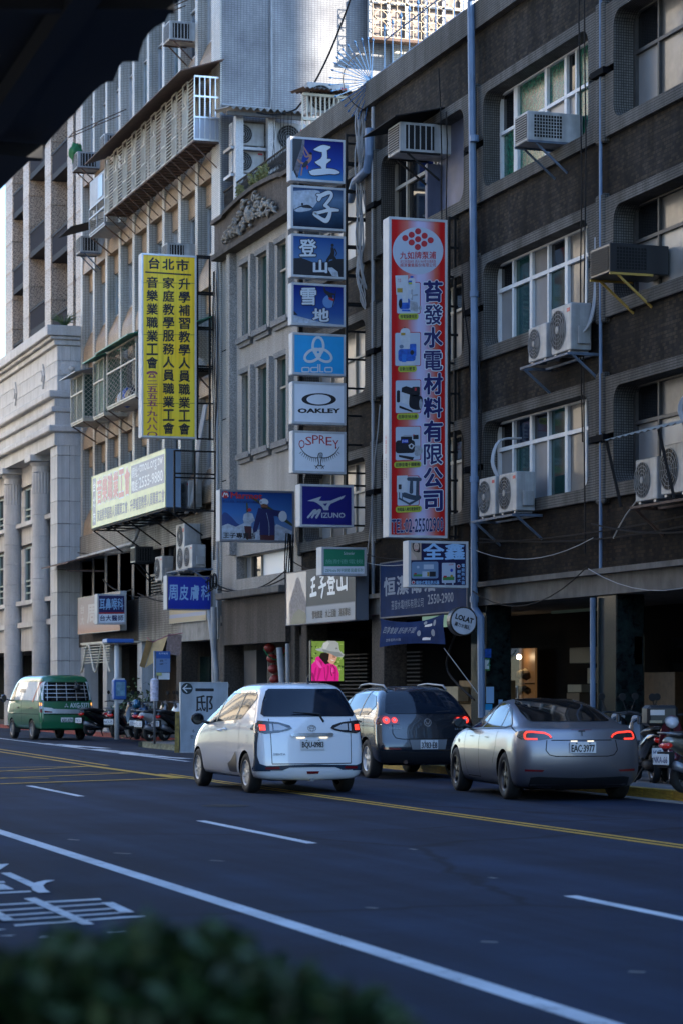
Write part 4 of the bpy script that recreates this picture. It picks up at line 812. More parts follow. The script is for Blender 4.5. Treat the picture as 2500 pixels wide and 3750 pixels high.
t = along('faded beige sign panel with a blue stripe, below the bright blue sign', 17.68, 622, 758, 2236, 2285, .06, (0, 1, 0, 0, 1), face='print_beige', frame='cream_metal', fw=.01)
# ---- mountain shop sign along the arcade
ma('side_slate', (.12, .14, .18), .5); grad('print_slateg', [(0, (.3, .31, .33)), (.3, (.3, .31, .33)), (.33, (.05, .055, .06)), (1, (.07, .075, .085))], 'z', rough=.35)
ma('frame_dark2', (.1, .1, .11), .6); t = along('grey shop sign with a rocky peak and brush characters above the arcade', 17.3, 1049, 1303, 2099, 2292, .3, (0, 1, 0, 0, 1), face='print_slateg', frame='frame_dark2', side='side_slate', fw=.02)
t.poly([(.01, .02), (.31, .02), (.31, .98), (.01, .98)], ma('print_palegrey', (.24, .26, .3), .12), 1); t.poly([(.06, .98), (.05, .62), (.09, .42), (.13, .3), (.16, .14), (.19, .1), (.22, .2), (.25, .36), (.29, .48), (.31, .6), (.31, .98)], 'print_rock', 2); t.poly([(.07, .98), (.12, .8), (.2, .7), (.31, .8), (.31, .98)], ma('print_scrub', (.03, .035, .02), .4, var=.5, vs=20), 3)
t.rib([[(.39, .2, .006), (.44, .17, .009)], [(.415, .18, .008), (.405, .45, .009)], [(.39, .33, .006), (.44, .31, .008)], [(.375, .48, .008), (.46, .46, .01)], [(.52, .15, .008), (.57, .13, .01), (.53, .26, .008)], [(.53, .26, .008), (.56, .35, .009), (.54, .52, .01)], [(.5, .36, .006), (.6, .31, .008)], [(.81, .1, .009), (.82, .4, .01)], [(.76, .28, .008), (.77, .42, .009), (.88, .4, .008)], [(.885, .22, .007), (.885, .44, .009)]], 'print_white', 4)
t.text('登', .62, .08, .73, .5, 'print_white', 4, .03)
for i, s_ in enumerate(('雪地旅遊', '水上活動', '溯溪攀岩')): t.text(s_, .4 + .19 * i, .77, .55 + .19 * i, .91, ka, 4, .02)
# ---- the tall red pump sign
grad('sign_red', [(0, (.5, .01, .01)), (.1, (.5, .01, .01)), (.3, (.54, .15, .12)), (.5, (.5, .47, .66)), (.62, (.5, .43, .6)), (.82, (.54, .12, .08)), (.92, (.5, .01, .01)), (1, (.5, .01, .01))], 'x', rough=.3)
t = perp('very tall red box sign with big navy characters and pump pictures', 46.05, 1422, 1635, 793, 1967, .36, (85, 890, 50, 100, 4440), face='sign_red', side='sign_edge', frame='white_metal')
def yl(y): return 50 + y                                        # both close-ups share one scale; the second starts 2275 lower
O2 = 2275
ov = ma('print_pale', (.42, .47, .56), .35); t.oval(485, 527, 350, 330, ov, 1, n=40)
for cx, cy in ((485, 256), (396, 305), (574, 318), (308, 350), (485, 366), (658, 380), (396, 411), (570, 429), (481, 474)): t.oval(cx, cy, 43, 43, 'ink_red', 2, n=20)
t.text('九如牌泵浦', 238, 538, 732, 642, 'ink_red', 2, .02); t.text('創立民國58年 西元1969年台灣高雄', 240, 652, 730, 698, 'ink_red', 2); t.text('經濟實業股份有限公司', 240, 700, 730, 752, 'ink_red', 2, .008)
pb_, pg, pk, pw = ma('pump_blue', (.015, .09, .42), .35, var=.4, vs=14), ma('pump_grey', (.3, .31, .34), .3, var=.3, vs=14), ma('pump_black', (.012, .013, .02), .3, var=.4, vs=14), ma('pump_white', (.5, .52, .56), .3, var=.1, vs=8)
ylw = ma('pill_yellow', (.4, .44, .04), .4)
for x0, y0, x1, y1 in ((190, 965, 515, 1400), (165, 1660, 520, 2125), (172, 2320, 522, O2 + 505), (172, O2 + 690, 522, O2 + 1160), (195, O2 + 1380, 500, O2 + 1790)):
    t.rect(x0 - 5, y0 - 5, x1 + 5, y1 + 5, 'ink_red', 2, r=24); t.rect(x0 + 5, y0 + 5, x1 - 5, y1 - 5, ov, 3, r=20)
for x0, x1, y0, s_ in ((215, 490, 1395, '微電腦變頻泵'), (208, 465, 2122, '自動加壓泵'), (190, 492, O2 + 508, '超靜音抽水機'), (153, 528, O2 + 1175, '超靜音電子穩壓機'), (175, 535, O2 + 1795, '微電腦人機恆壓變頻泵')):
    t.rect(x0, y0, x1, y0 + 88, ylw, 8, r=38); t.text(s_, x0 + 22, y0 + 18, x1 - 22, y0 + 70, ka, 9, .015)
# pump 1
t.poly([(170, 870), (345, 865), (350, 1140), (185, 1135)], pw, 4); t.rect(195, 1045, 270, 1105, ma('label_ochre', (.35, .22, .03), .4), 5); t.rect(350, 905, 445, 1075, pw, 5, r=30); t.oval(397, 890, 24, 14, pb_, 6); t.rect(350, 940, 400, 995, pb_, 6); t.rect(352, 965, 400, 992, ylw, 7); t.rect(225, 1190, 370, 1335, pb_, 5, r=26); t.oval(240, 1260, 24, 60, pk, 6); t.rect(265, 1145, 345, 1245, pw, 6); t.poly([(370, 1220), (470, 1240), (490, 1330), (470, 1375), (380, 1350)], pg, 6); t.oval(512, 1325, 20, 30, pg, 7); t.rib([[(400, 1075, 12), (400, 1200, 12)], [(400, 1150, 8), (470, 1140, 12)]], pg, 5, 'print'); t.oval(381, 1155, 20, 30, pw, 7); t.poly([(265, 1340), (370, 1345), (385, 1370), (260, 1365)], pb_, 4)
t.text('九如', 205, 905, 245, 965, 'ink_red', 5)
# pump 2
t.rect(240, 1600, 375, 1900, pw, 4, r=55); t.oval(308, 1720, 76, 24, pw, 5); t.rect(248, 1665, 308, 1700, 'label_ochre', 6); t.oval(301, 1592, 9, 9, pk, 5); t.rect(210, 1890, 450, 2060, pb_, 6, r=40); t.rect(262, 1965, 320, 2070, ma('pump_blue2', (.02, .14, .5), .35), 7); t.rect(370, 1820, 460, 1990, pb_, 5, r=14); t.oval(400, 1940, 26, 34, pk, 8); t.poly([(225, 2070), (440, 2050), (430, 2110), (250, 2105)], pw, 5); t.oval(255, 1855, 30, 26, ma('pump_steel', (.12, .16, .24), .3), 7)
# pump 3
o = O2; t.rect(190, o + 185, 235, o + 355, pk, 5, r=20); t.poly([(220, o + 210), (390, o + 260), (370, o + 400), (230, o + 345)], pw, 4); t.poly([(260, o + 150), (320, o + 130), (410, o + 160), (400, o + 260), (255, o + 210)], pk, 6); t.poly([(370, o + 250), (480, o + 260), (545, o + 300), (520, o + 460), (370, o + 420)], pk, 5, smooth=True); t.rect(400, o + 140, 510, o + 270, pk, 5, r=20); t.rect(437, o + 155, 462, o + 195, 'ink_red', 7); t.poly([(225, o + 395), (400, o + 470), (410, o + 495), (225, o + 430)], pk, 5); t.oval(520, o + 380, 22, 70, pg, 7)
# pump 4
t.rect(175, o + 880, 440, o + 1060, pk, 5, r=40); t.rect(245, o + 830, 400, o + 920, pk, 6); t.poly([(250, o + 830), (300, o + 810), (420, o + 815), (400, o + 835)], pg, 7); t.rect(258, o + 868, 346, o + 920, ma('print_royal', (.01, .04, .4), .4), 8); t.text('EV400', 265, o + 878, 340, o + 910, kw, 9); t.poly([(350, o + 950), (390, o + 925), (438, o + 960), (400, o + 1010), (360, o + 990)], pw, 8); t.oval(390, o + 965, 18, 22, pk, 9); t.poly([(440, o + 960), (510, o + 965), (550, o + 1030), (510, o + 1095), (440, o + 1090)], pg, 6, smooth=True); t.poly([(220, o + 1080), (430, o + 1120), (410, o + 1160), (220, o + 1110)], pk, 5); t.rect(415, o + 810, 490, o + 870, pk, 6); t.oval(425, o + 812, 12, 10, 'ink_red', 7)
# pump 5
t.rect(192, o + 1370, 340, o + 1600, pw, 5); t.rect(215, o + 1490, 255, o + 1560, pk, 6, r=8); ps = ma('pump_slate', (.03, .05, .08), .35, var=.3, vs=14); t.rib([[(355, o + 1420, 24), (510, o + 1430, 24)], [(395, o + 1440, 20), (390, o + 1600, 26)], [(480, o + 1440, 20), (475, o + 1640, 22)], [(300, o + 1640, 34), (420, o + 1680, 32), (500, o + 1680, 28)]], ps, 5, 'print'); t.poly([(210, o + 1690), (370, o + 1785), (510, o + 1710), (500, o + 1690), (360, o + 1750), (225, o + 1670)], ps, 6); t.rect(222, o + 1600, 234, o + 1690, ps, 5); t.rect(262, o + 1610, 274, o + 1700, ps, 5)
bx = [('苔', 950, 1235), ('發', 1280, 1550), ('水', 1600, 1870), ('電', 1925, 2190), ('材', O2 - 35, O2 + 245), ('料', O2 + 300, O2 + 570), ('有', O2 + 625, O2 + 905), ('限', O2 + 950, O2 + 1225), ('公', O2 + 1280, O2 + 1545), ('司', O2 + 1600, O2 + 1870)]
for ch, y0, y1 in bx: t.text(ch, 565, y0, 815, y1, 'ink_navy', 9, .036 if ch not in '電發限' else .022, ('print_white', .064))
t.text('TEL:02-25502900', 122, O2 + 1975, 832, O2 + 2160, 'ink_navy', 9, .02, ('print_white', .04))
s2 = t.o
sd = MB()                                                       # small vertical print on the side of the box
def sidetext(o, s_, w, z1, z0, x, m):
    vs, fs = textmesh(s_, 0.); xs = [v[0] for v in vs]; zs = [v[1] for v in vs]; a, b, c, d = min(xs), max(xs), min(zs), max(zs)
    q = MB(); q.add([(-.003, x + w * (v[1] - c) / (d - c), z1 - (z1 - z0) * (v[0] - a) / (b - a)) for v in vs], fs); q.build('lettering', m, o, world=False)
zz = t.h; sidetext(s2, '29404966', .055, .25 * zz, .185 * zz, .12, ka); sidetext(s2, '29404954', .055, .245 * zz, .18 * zz, .22, ka); sidetext(s2, '玉龍招牌', .09, .32 * zz, .262 * zz, .12, 'ink_red')
# ---- water heater sign, blue shop sign, banner, round sign
t = perp('navy box sign with a woman and two water heaters, under the tall red sign', 44.6, 1493.5, 1711.6, 1979, 2150, .32, (445, 1300, 75, 100, 665), face=ma('print_darknavy', (.006, .006, .05), .35))
t.rect(463, 95, 627, 358, ma('print_warm', (.42, .3, .22), .4), 1); t.poly([(505, 95), (600, 95), (612, 240), (590, 250), (520, 230), (500, 170)], ma('print_hair', (.03, .015, .015), .4), 2); t.oval(555, 165, 38, 60, ma('print_skin', (.55, .38, .3), .4), 3); t.poly([(463, 200), (500, 240), (560, 320), (560, 356), (463, 356)], 'print_skin', 3); t.rib([[(538, 205, 3), (555, 212, 4), (575, 205, 3)]], 'ink_red', 4, 'print')
for x in (540, 572): t.oval(x, 155, 7, 4, 'print_hair', 4)
t.text('全鑫', 658, 118, 1245, 352, 'print_paleblue', 1, .03)
hs = ma('print_steelblue', (.16, .24, .36), .3); t.rect(490, 382, 870, 622, hs, 1, r=26); t.rect(660, 422, 805, 488, 'print_pale', 2); t.oval(580, 458, 19, 19, 'print_pale', 2); t.rect(745, 525, 832, 595, 'print_dark', 2); t.rect(515, 560, 640, 590, ma('print_green', (.05, .2, .05), .4), 2); t.rect(525, 542, 560, 562, 'ink_red', 3); t.rect(640, 520, 740, 600, 'print_pale', 2); t.rect(710, 530, 740, 590, 'label_ochre', 3)
t.rect(920, 402, 1115, 690, 'print_pale', 1, r=14); t.rect(935, 600, 1100, 650, 'print_green', 2); t.rect(945, 585, 990, 612, 'ink_red', 3); t.oval(1060, 592, 20, 20, 'label_ochre', 3); t.oval(1060, 510, 20, 24, 'print_royal', 2); t.rect(958, 690, 978, 712, 'print_pale', 1); t.rect(1068, 690, 1088, 718, 'print_pale', 1); t.text('全鑫牌', 1015, 412, 1085, 440, 'ink_red', 2)
for cx, cy in ((515, 675), (1163, 453)): t.oval(cx, cy, 24, 26, 'print_white', 1); t.oval(cx, cy, 17, 19, 'ink_red', 2)
t.text('橫掛式電能熱水器', 550, 652, 882, 708, 'print_paleblue', 1, .015); t.col('即熱式', 1167, 500, 690, 44, 'print_paleblue', 1, .015); t.col('電能熱水器', 1228, 412, 722, 46, 'print_paleblue', 1, .015)
t = along('large navy shop sign along the arcade, half hidden behind the water heater sign', 17.5, 1392, 1712, 2062, 2266, .14, (0, 1, 0, 0, 1), face=ma('shop_navy', (.009, .024, .075), .8, spec=.1, var=.2, vs=2), frame=ma('frame_dark', (.08, .085, .1), .6), side='frame_dark', fw=.03)
for i, ch in enumerate('恒潔衛浴'): t.text(ch, .05 + i * .16, .28, .185 + i * .16, .6, ma('print_grey', (.22, .25, .3), .8, spec=.1), 1, .03)
t.text('苔發水電材料有限公司', .14, .7, .52, .86, 'print_grey', 1, .0); t.text('2550-2900', .57, .66, .85, .82, 'print_grey', 1, .015)
grad('print_banner', [(0, (.012, .025, .08)), (.6, (.012, .03, .1)), (.8, (.03, .12, .22)), (1, (.015, .04, .12))], 'y', rough=.6)
bn = thing('cloth_banner', 'dark blue cloth banner with slanted white characters, slung under the navy shop sign', 'banner', tuple(onX(1391, 2371, 17.35)), -math.pi / 2)
Lb = onX(1391, 2371, 17.35).y - onX(1628, 2371, 17.35).y; hb = onX(1391, 2266, 17.35).z - onX(1391, 2371, 17.35).z
def bz(u, v): return (u * Lb, -.03 * math.sin(u * 7) + .02 * math.sin(v * 5 + u * 3), (1 - v) * hb - .12 * math.sin(math.pi * u) * (1 - v) + .05 * math.sin(math.pi * u) * v)
q = MB(); n = 24
q.add([bz(i / n, j / 6) for j in range(7) for i in range(n + 1)], [(j * (n + 1) + i, j * (n + 1) + i + 1, (j + 1) * (n + 1) + i + 1, (j + 1) * (n + 1) + i) for j in range(6) for i in range(n)]); q.build('cloth', ma('banner_cloth', (.012, .028, .095), .9, spec=.05, var=.25, vs=1.5), bn, world=False)
def btext(s_, u0, v0, u1, v1, m, bold=.0, sh=0.):
    vs, fs = textmesh(s_); xs = [v[0] for v in vs]; zs = [v[1] for v in vs]; a, b, c, d = min(xs), max(xs), min(zs), max(zs); q = MB(); V = []
    for v in vs:
        w = (v[1] - c) / (d - c); u = u0 + (u1 - u0) * (v[0] - a) / (b - a) + sh * (w - .5); p = bz(u, v1 + (v0 - v1) * w); V.append((p[0], p[1] - .006, p[2]))
    q.add(V, fs); q.build('lettering', m, bn, world=False)
btext('四季會變 舒適不變', .06, .24, .56, .52, 'print_grey', .02, .03); btext('四季溫熱水器', .13, .72, .36, .84, 'print_grey'); 
for u0, u1, v0, v1, m in ((.67, .79, .22, .86, 'print_pale'), (.585, .64, .42, .68, 'print_grey'), (.8, .86, .45, .72, 'print_grey'), (.83, .875, .1, .34, 'print_grey'), (.665, .72, .06, .2, 'print_grey')):
    n = 16 if m == 'print_grey' else 4; q = MB(); V = []
    for k in range(n):
        a = 2 * math.pi * (k + .5) / n; c = 1.0 if n == 16 else 1.414; p = bz((u0 + u1) / 2 + (u1 - u0) / 2 * math.cos(a) * c + (.03 * (-math.sin(a)) if n == 4 else 0), (v0 + v1) / 2 + (v1 - v0) / 2 * math.sin(a) * c); V.append((p[0], p[1] - .008, p[2]))
    q.add(V, [tuple(range(n))]); q.build('print', m, bn, world=False)
for ch, u, v in (('夏', .612, .55), ('冬', .83, .585), ('秋', .852, .22)):
    vs, fs = textmesh(ch, .02); btext(ch, u - .016, v - .07, u + .016, v + .07, 'print_darknavy', .02)
c = onY(1696, 2275, 44.9)
rs = thing('round_sign', 'round white sign with a black rim and tilted black lettering, beside the downpipe', 'sign', tuple(c)); mx = Matrix.Rotation(math.pi / 2, 4, 'X')
MB().lathe([(0, 0), (.27, 0), (.29, -.02), (.29, -.2), (0, -.2)], 32, mx).build('cabinet', 'plastic_black', rs, world=False); MB().disc((0, -.006, 0), .262, 'y', 36).build('face', ma('round_face', (.5, .52, .58), .4, var=.08, vs=4), rs, world=False)
for s_, x0, x1, z0, z1, bo in (('LOLAT', -.2, .2, -.005, .11, .05), ('羅力水龍頭', -.175, .175, -.14, -.05, .02)):
    vs, fs = textmesh(s_, bo); xs = [v[0] for v in vs]; zs = [v[1] for v in vs]; a, b, cc, d = min(xs), max(xs), min(zs), max(zs); q = MB()
    q.add([(lambda X, Z: (X * .95 + Z * .26, -.009, Z * .95 - X * .26))(x0 + (x1 - x0) * (v[0] - a) / (b - a), z0 + (z1 - z0) * (v[1] - cc) / (d - cc)) for v in vs], fs); q.build('lettering', ka, rs, world=False)
# ---- lit poster inside the arcade
po = perp('brightly lit poster of a smiling woman in a pink jacket and pale sun hat', 56.2, 1137, 1260, 2345, 2497, .12, (985, 1320, 1575, 1575, 405), face=ma('lit_green', (.1, .16, .04), .5, emit=(.20, .32, .06, .16), var=.5, vs=5), frame='plastic_black', side='plastic_black', fw=.02, name='lit_poster', cat='poster')
E_ = lambda n, c, k=1.0: ma(n, c, .5, emit=(*c, k * .15))
for i in range(46):
    x, y_ = rr.uniform(992, 1310), rr.uniform(1580, 1960); po.oval(x, y_, rr.uniform(6, 18), rr.uniform(5, 12), [E_('lit_leaf', (.28, .42, .1)), E_('lit_shade', (.02, .05, .01)), E_('lit_lime', (.4, .5, .16))][i % 3], 1 + i % 3, n=7)
pk_, hr, sk_, ht, hs_ = E_('lit_pink', (.78, .02, .27)), E_('lit_hair', (.02, .012, .01)), E_('lit_skin', (.72, .38, .26)), E_('lit_hat', (.42, .45, .45)), E_('lit_hatshade', (.24, .27, .28))
po.poly([(985, 1975), (985, 1820), (1030, 1775), (1035, 1740), (1065, 1730), (1120, 1790), (1200, 1800), (1245, 1830), (1268, 1900), (1265, 1975)], pk_, 5, smooth=False); po.poly([(1085, 1700), (1140, 1690), (1170, 1800), (1130, 1810), (1070, 1740)], hr, 6); po.poly([(1150, 1700), (1245, 1710), (1240, 1760), (1215, 1800), (1190, 1805), (1150, 1770)], sk_, 7, smooth=True); po.poly([(1145, 1700), (1170, 1705), (1160, 1770), (1140, 1780)], hr, 8)
po.poly([(1030, 1660), (1090, 1650), (1110, 1600), (1150, 1578), (1230, 1580), (1260, 1600), (1270, 1670), (1318, 1715), (1300, 1740), (1240, 1735), (1180, 1705), (1120, 1690), (1050, 1675)], ht, 9); po.poly([(1100, 1660), (1180, 1680), (1270, 1690), (1310, 1725), (1240, 1735), (1180, 1705), (1110, 1688)], hs_, 10)
for pl_ in ([(1075, 1760), (1105, 1790), (1085, 1880), (1060, 1970), (1045, 1970), (1065, 1860)], [(1150, 1815), (1175, 1830), (1165, 1900), (1150, 1970), (1130, 1970), (1150, 1890)], [(1215, 1830), (1240, 1860), (1235, 1970), (1215, 1970), (1225, 1900)], [(1030, 1850), (1045, 1830), (1040, 1900), (1015, 1975), (1000, 1975)]): po.poly(pl_, E_('lit_fold', (.5, .012, .16)), 5.5)
for pl_ in ([(1040, 1760), (1075, 1790), (1100, 1840), (1080, 1850), (1040, 1800)], [(1180, 1830), (1210, 1850), (1205, 1900), (1190, 1880)]): po.poly(pl_, E_('lit_rose', (.9, .08, .42)), 5.6)
po.poly([(1110, 1605), (1150, 1585), (1170, 1600), (1140, 1660), (1105, 1655)], E_('lit_hatlight', (.6, .62, .61)), 9.5); po.poly([(1200, 1710), (1240, 1715), (1236, 1735), (1205, 1735)], E_('lit_skinshade', (.42, .2, .13)), 7.5)
po.rib([[(1185, 1762, 2), (1200, 1770, 4), (1215, 1768, 2)]], E_('lit_teeth', (.8, .78, .75)), 9, 'print'); po.rib([[(1205, 1738, 2), (1228, 1740, 2)]], hr, 9, 'print'); po.rib([[(1190, 1815, 3), (1185, 1880, 3), (1195, 1920, 4)], [(1200, 1815, 3), (1225, 1850, 3)]], hr, 9, 'print'); po.text('OR', 1228, 1645, 1252, 1660, hr, 11, .02); po.text('OR', 1205, 1885, 1225, 1900, hr, 11, .02); po.rib([[(1000, 1900, 10), (1020, 1965, 12)], [(1120, 1840, 4), (1130, 1960, 4)]], E_('lit_pinkshade', (.35, .01, .12)), 6, 'print')
# ---- steel masts that carry the box signs
def mast(label, Y, xs, z0, z1, rungs, w=.05, Y2=None, arm=None):
    o = thing('ladder_mast', label, 'mast', (xs[0], Y, z0)); q = MB()
    for x in xs: q.box(x - w / 2, x + w / 2, Y - w / 2, Y + w / 2, z0, z1)
    q.build('post', 'steel_black', o); 
    for z in rungs: MB().box(xs[0] + w / 2, (arm or xs[-1] - w / 2), Y - w * .45, Y + w * .45, z - .022, z + .022).build('rung', 'steel_black', o)
    return o
Y = 52.75; zf = lambda py, px=1300: onY(px, py, Y).z
xs = [onY(p, 500, Y).x for p in (1268, 1340, 1351)]
mast('black steel ladder frame behind the stack of picture signs', Y, xs, zf(1935), zf(492), [zf(p) for p in (497, 528, 598, 606, 699, 706, 800, 807, 903, 910, 1008, 1014, 1112, 1120, 1215, 1317, 1423, 1524, 1630, 1733, 1779, 1858, 1925)])
q = MB(); px_ = onY(1100, 500, Y).x; q.box(px_ - .05, px_ + .05, Y - .05, Y + .05, zf(1990), zf(640))
tag(q.build('mast', 'steel_black'), 'black square post running behind the picture signs', 'mast')
Y = 65.55; xs = [onY(p, 900, Y).x for p in (724, 769, 790)]
mast('black steel frame holding the tall yellow sign to the wall', Y, xs, zf(1612, 760), zf(936, 760), [zf(p, 760) for p in (939, 946, 1072, 1079, 1207, 1342, 1350, 1478, 1608)], arm=FX)
Y = 65.35; xs = [onY(p, 1700, Y).x for p in (640, 714, 795)]
mast('black steel frame behind the pale yellow sign', Y, xs, zf(1880, 700), zf(1650, 700), [zf(p, 700) for p in (1652, 1735, 1750, 1870)])
Y = 46.55; xs = [onY(p, 900, Y).x for p in (1642, 1664, 1694)]
mast('rusty ladder frame between the tall red sign and the wall', Y, xs, zf(1975, 1660), zf(795, 1660), [zf(p, 1660) for p in (800, 908, 1015, 1123, 1227, 1331, 1442, 1550, 1656, 1760, 1873, 1965)], arm=FX)
o = thing('sign_shelf', 'black steel shelf under the pale yellow sign', 'shelf', (16.7, 70, 5.5)); q = MB(); za = onX(338, 1936, 16.7).z - .05
ya, yb = onX(338, 1936, 16.7).y, onX(609, 1900, 16.7).y
for x in (16.72, 17.1, FX - .03): q.bar((x, ya, za), (x, yb, za), .05)
for k in range(9): q.bar((16.7, yb + (ya - yb) * k / 8, za), (FX, yb + (ya - yb) * k / 8, za), .045); 
for k in range(5): q.bar((16.75, yb + (ya - yb) * k / 4, za - .02), (FX, yb + (ya - yb) * k / 4, za - .75), .04)
q.build('frame', 'steel_black', o)
# ================================================================ vehicles
class Car:
    """local x to the right, y forward, z up; skin lofted through horizontal slices (z, rear y, front y, half width, rear corner, front corner, rear bulge)"""
    def __init__(s, name, label, cat, slices, paint, wheels, wr, loc, rz, lv=1):
        s.o = thing(name, label, cat, loc, rz); s.wr = wr
        def loop(z, yr, yf, w, rr, rf, b):
            pts = []; bf = .12
            for k in range(4): x = (w - rr) * k / 4; pts.append((x, yr + b * (x / w) ** 2))
            for k in range(5):
                a = math.pi / 2 * k / 4; pts.append((w - rr + rr * math.sin(a), yr + b * ((w - rr) / w) ** 2 + rr * .9 * (1 - math.cos(a))))
            y0, y1 = pts[-1][1], yf - bf - rf
            for k in range(1, 13):
                t = k / 13; u = 2 * t - 1; pts.append((w * (1 - .035 * max(0, u) ** 2 - .012 * max(0, -u) ** 2), y0 + (y1 - y0) * t))
            wf = w * .965
            for k in range(5):
                a = math.pi / 2 * k / 4; pts.append((wf - rf + rf * math.cos(a), y1 + rf * math.sin(a)))
            for k in range(1, 5): x = (wf - rf) * (1 - k / 4); pts.append((x, y1 + rf + bf * (1 - (x / wf) ** 2)))
            return [(x, y, z) for x, y in pts] + [(-x, y, z) for x, y in pts[-2:0:-1]]
        L = [loop(*q) for q in slices]; n = len(L[0]); vs = [v for l in L for v in l]; fs = []
        for i in range(len(L) - 1): fs += [(i * n + k, i * n + (k + 1) % n, (i + 1) * n + (k + 1) % n, (i + 1) * n + k) for k in range(n)]
        def cap(base, flip):
            h = n // 2; idx = []
            for k in range(h): a, b_, c, d = base + k, base + k + 1, base + (n - k - 1) % n, base + (n - k) % n; f = [a, b_, c, d]; f = [q for i_, q in enumerate(f) if q not in f[:i_]]; idx.append(tuple(f[::-1] if flip else f))
            return [f for f in idx if len(f) > 2]
        fs += cap(0, True) + cap((len(L) - 1) * n, False)
        q = MB(); q.add(vs, fs); body = q.build('body', paint, s.o, smooth=True, world=False); smooth_mod(body, lv); bake(body)
        body.data.materials.append(MT['void'])
        cut = MB()
        for y in wheels:
            for sx in (-1, 1): cut.lathe([(0, sx * .62), (wr * 1.13, sx * .62), (wr * 1.13, sx * 1.3), (0, sx * 1.3)], 28, Matrix.Translation((0, y, wr)) @ Matrix.Rotation(math.pi / 2, 4, 'Y'))
        c = cut.build('cutter', 'void', s.o, world=False); md = body.modifiers.new('b', 'BOOLEAN'); md.object = c; md.operation = 'DIFFERENCE'; md.solver = 'EXACT'; md.material_mode = 'TRANSFER'
        bpy.context.evaluated_depsgraph_get().update(); bake(body); bpy.data.objects.remove(c); s.body = body
        if len(body.data.materials) < 2: body.data.materials.append(MT['void'])
        bm = bmesh.new(); bm.from_mesh(body.data)
        for f in bm.faces: f.smooth = True
        for e in bm.edges:
            if len(e.link_faces) == 2 and e.calc_face_angle(0) > .7: e.smooth = False
        bm.to_mesh(body.data); s.bvh = BVHTree.FromBMesh(bm); bm.free(); s.sl = slices
        for y in wheels:
            for sx in (-1, 1): s.wheel(sx, y)
    spokes = 10; rimm = 'alu'; tw = .2; trk = .74
    def wheel(s, sx, y):
        r = s.wr; M_ = Matrix.Translation((sx * s.trk, y, r)) @ Matrix.Rotation(math.pi / 2 * sx, 4, 'Y'); w = s.tw / 2
        t = MB().lathe([(r * .64, -w), (r * .9, -w), (r * .985, -w * .8), (r, -w * .4), (r, w * .4), (r * .985, w * .8), (r * .9, w), (r * .64, w * .96), (r * .62, w * .5)], 36, M_).build('wheel', 'rubber', s.o, smooth=True, world=False)
        q = MB(); q.lathe([(r * .645, w * .95), (r * .62, w * .99), (r * .58, w * .7), (r * .56, -w * .5)], 32, M_); q.lathe([(0, w * .8), (r * .13, w * .8), (r * .16, w * .6), (r * .14, w * .3)], 16, M_); R_ = q.build('rim', s.rimm, t, smooth=True, world=False)
        q = MB()
        for k in range(s.spokes):
            a = 2 * math.pi * k / s.spokes; rot = M_ @ Matrix.Rotation(a, 4, 'Z'); q.obox((0, 0, 0), (r * .5, r * (.11 if s.spokes > 7 else .2), .03), rot=rot @ Matrix.Translation((r * .36, 0, w * .62)))
        q.build('spokes', s.rimm, t, world=False); MB().lathe([(0, -w * .3), (r * .6, -w * .3)], 24, M_).build('brake_disc', 'plastic_black', t, world=False)
    def hit(s, a, b, d):
        o, v = {'rear': (Vector((a, -6, b)), Vector((0, 1, 0))), 'left': (Vector((-6, a, b)), Vector((1, 0, 0))), 'right': (Vector((6, a, b)), Vector((-1, 0, 0))), 'top': (Vector((a, b, 6)), Vector((0, 0, -1))), 'front': (Vector((a, 6, b)), Vector((0, -1, 0))), 'dl': (Vector((-a * .7071 - 4.2, a * .7071 - 4.2, b)), Vector((.7071, .7071, 0))), 'dr': (Vector((a * .7071 + 4.2, a * .7071 - 4.2, b)), Vector((-.7071, .7071, 0)))}[d]
        h = s.bvh.ray_cast(o, v); return h[0], h[1]
    AX = {'rear': 1, 'left': 0, 'right': 0, 'top': 2, 'front': 1}
    def decal(s, poly, d, name, m, off=.006, step=.06, parent=None, smooth=True):
        """a panel that lies on the skin: the outline is cut into small faces and laid on the body along one direction"""
        bm = bmesh.new(); f = bm.faces.new([bm.verts.new((p[0], p[1], 0)) for p in poly]); xs = [p[0] for p in poly]; ys = [p[1] for p in poly]
        for lo, hi, no in ((min(xs), max(xs), (1, 0, 0)), (min(ys), max(ys), (0, 1, 0))):
            k = lo + step * .5
            while k < hi: bmesh.ops.bisect_plane(bm, geom=list(bm.verts) + list(bm.edges) + list(bm.faces), plane_co=(k, k, 0), plane_no=no); k += step
        bmesh.ops.triangulate(bm, faces=[f for f in bm.faces if len(f.verts) > 4]); V = []; ok = {}
        for v in bm.verts:
            h, n = s.hit(v.co.x, v.co.y, d); ok[len(V)] = h is not None and (d in ('dl', 'dr') or abs(n[s.AX[d]]) > (.3 if d in ('left', 'right') else .03)); h = h if ok[len(V)] else None; V.append((h + n * off) if h is not None else Vector((0, 0, 0)))
        bm.verts.index_update(); F = [[v.index for v in f.verts] for f in bm.faces]; F = [f for f in F if all(ok[i] for i in f)]; bm.free()
        if not F: return None
        q = MB(); q.add(V, F); return q.build(name, m, parent or s.o, smooth=smooth, world=False)
    def line(s, pts, d, w=.012, m='void', name='panel_gap', off=.003):
        for a, b in zip(pts[:-1], pts[1:]):
            l = math.hypot(b[0] - a[0], b[1] - a[1]) or 1; nx, ny = -(b[1] - a[1]) / l * w / 2, (b[0] - a[0]) / l * w / 2
            s.decal([(a[0] - nx, a[1] - ny), (b[0] - nx, b[1] - ny), (b[0] + nx, b[1] + ny), (a[0] + nx, a[1] + ny)], d, name, m, off)
    def both(s, poly, name, m, **k):
        s.decal(poly, 'rear', name, m, **k); s.decal([(-x, z) for x, z in poly][::-1], 'rear', name, m, **k)
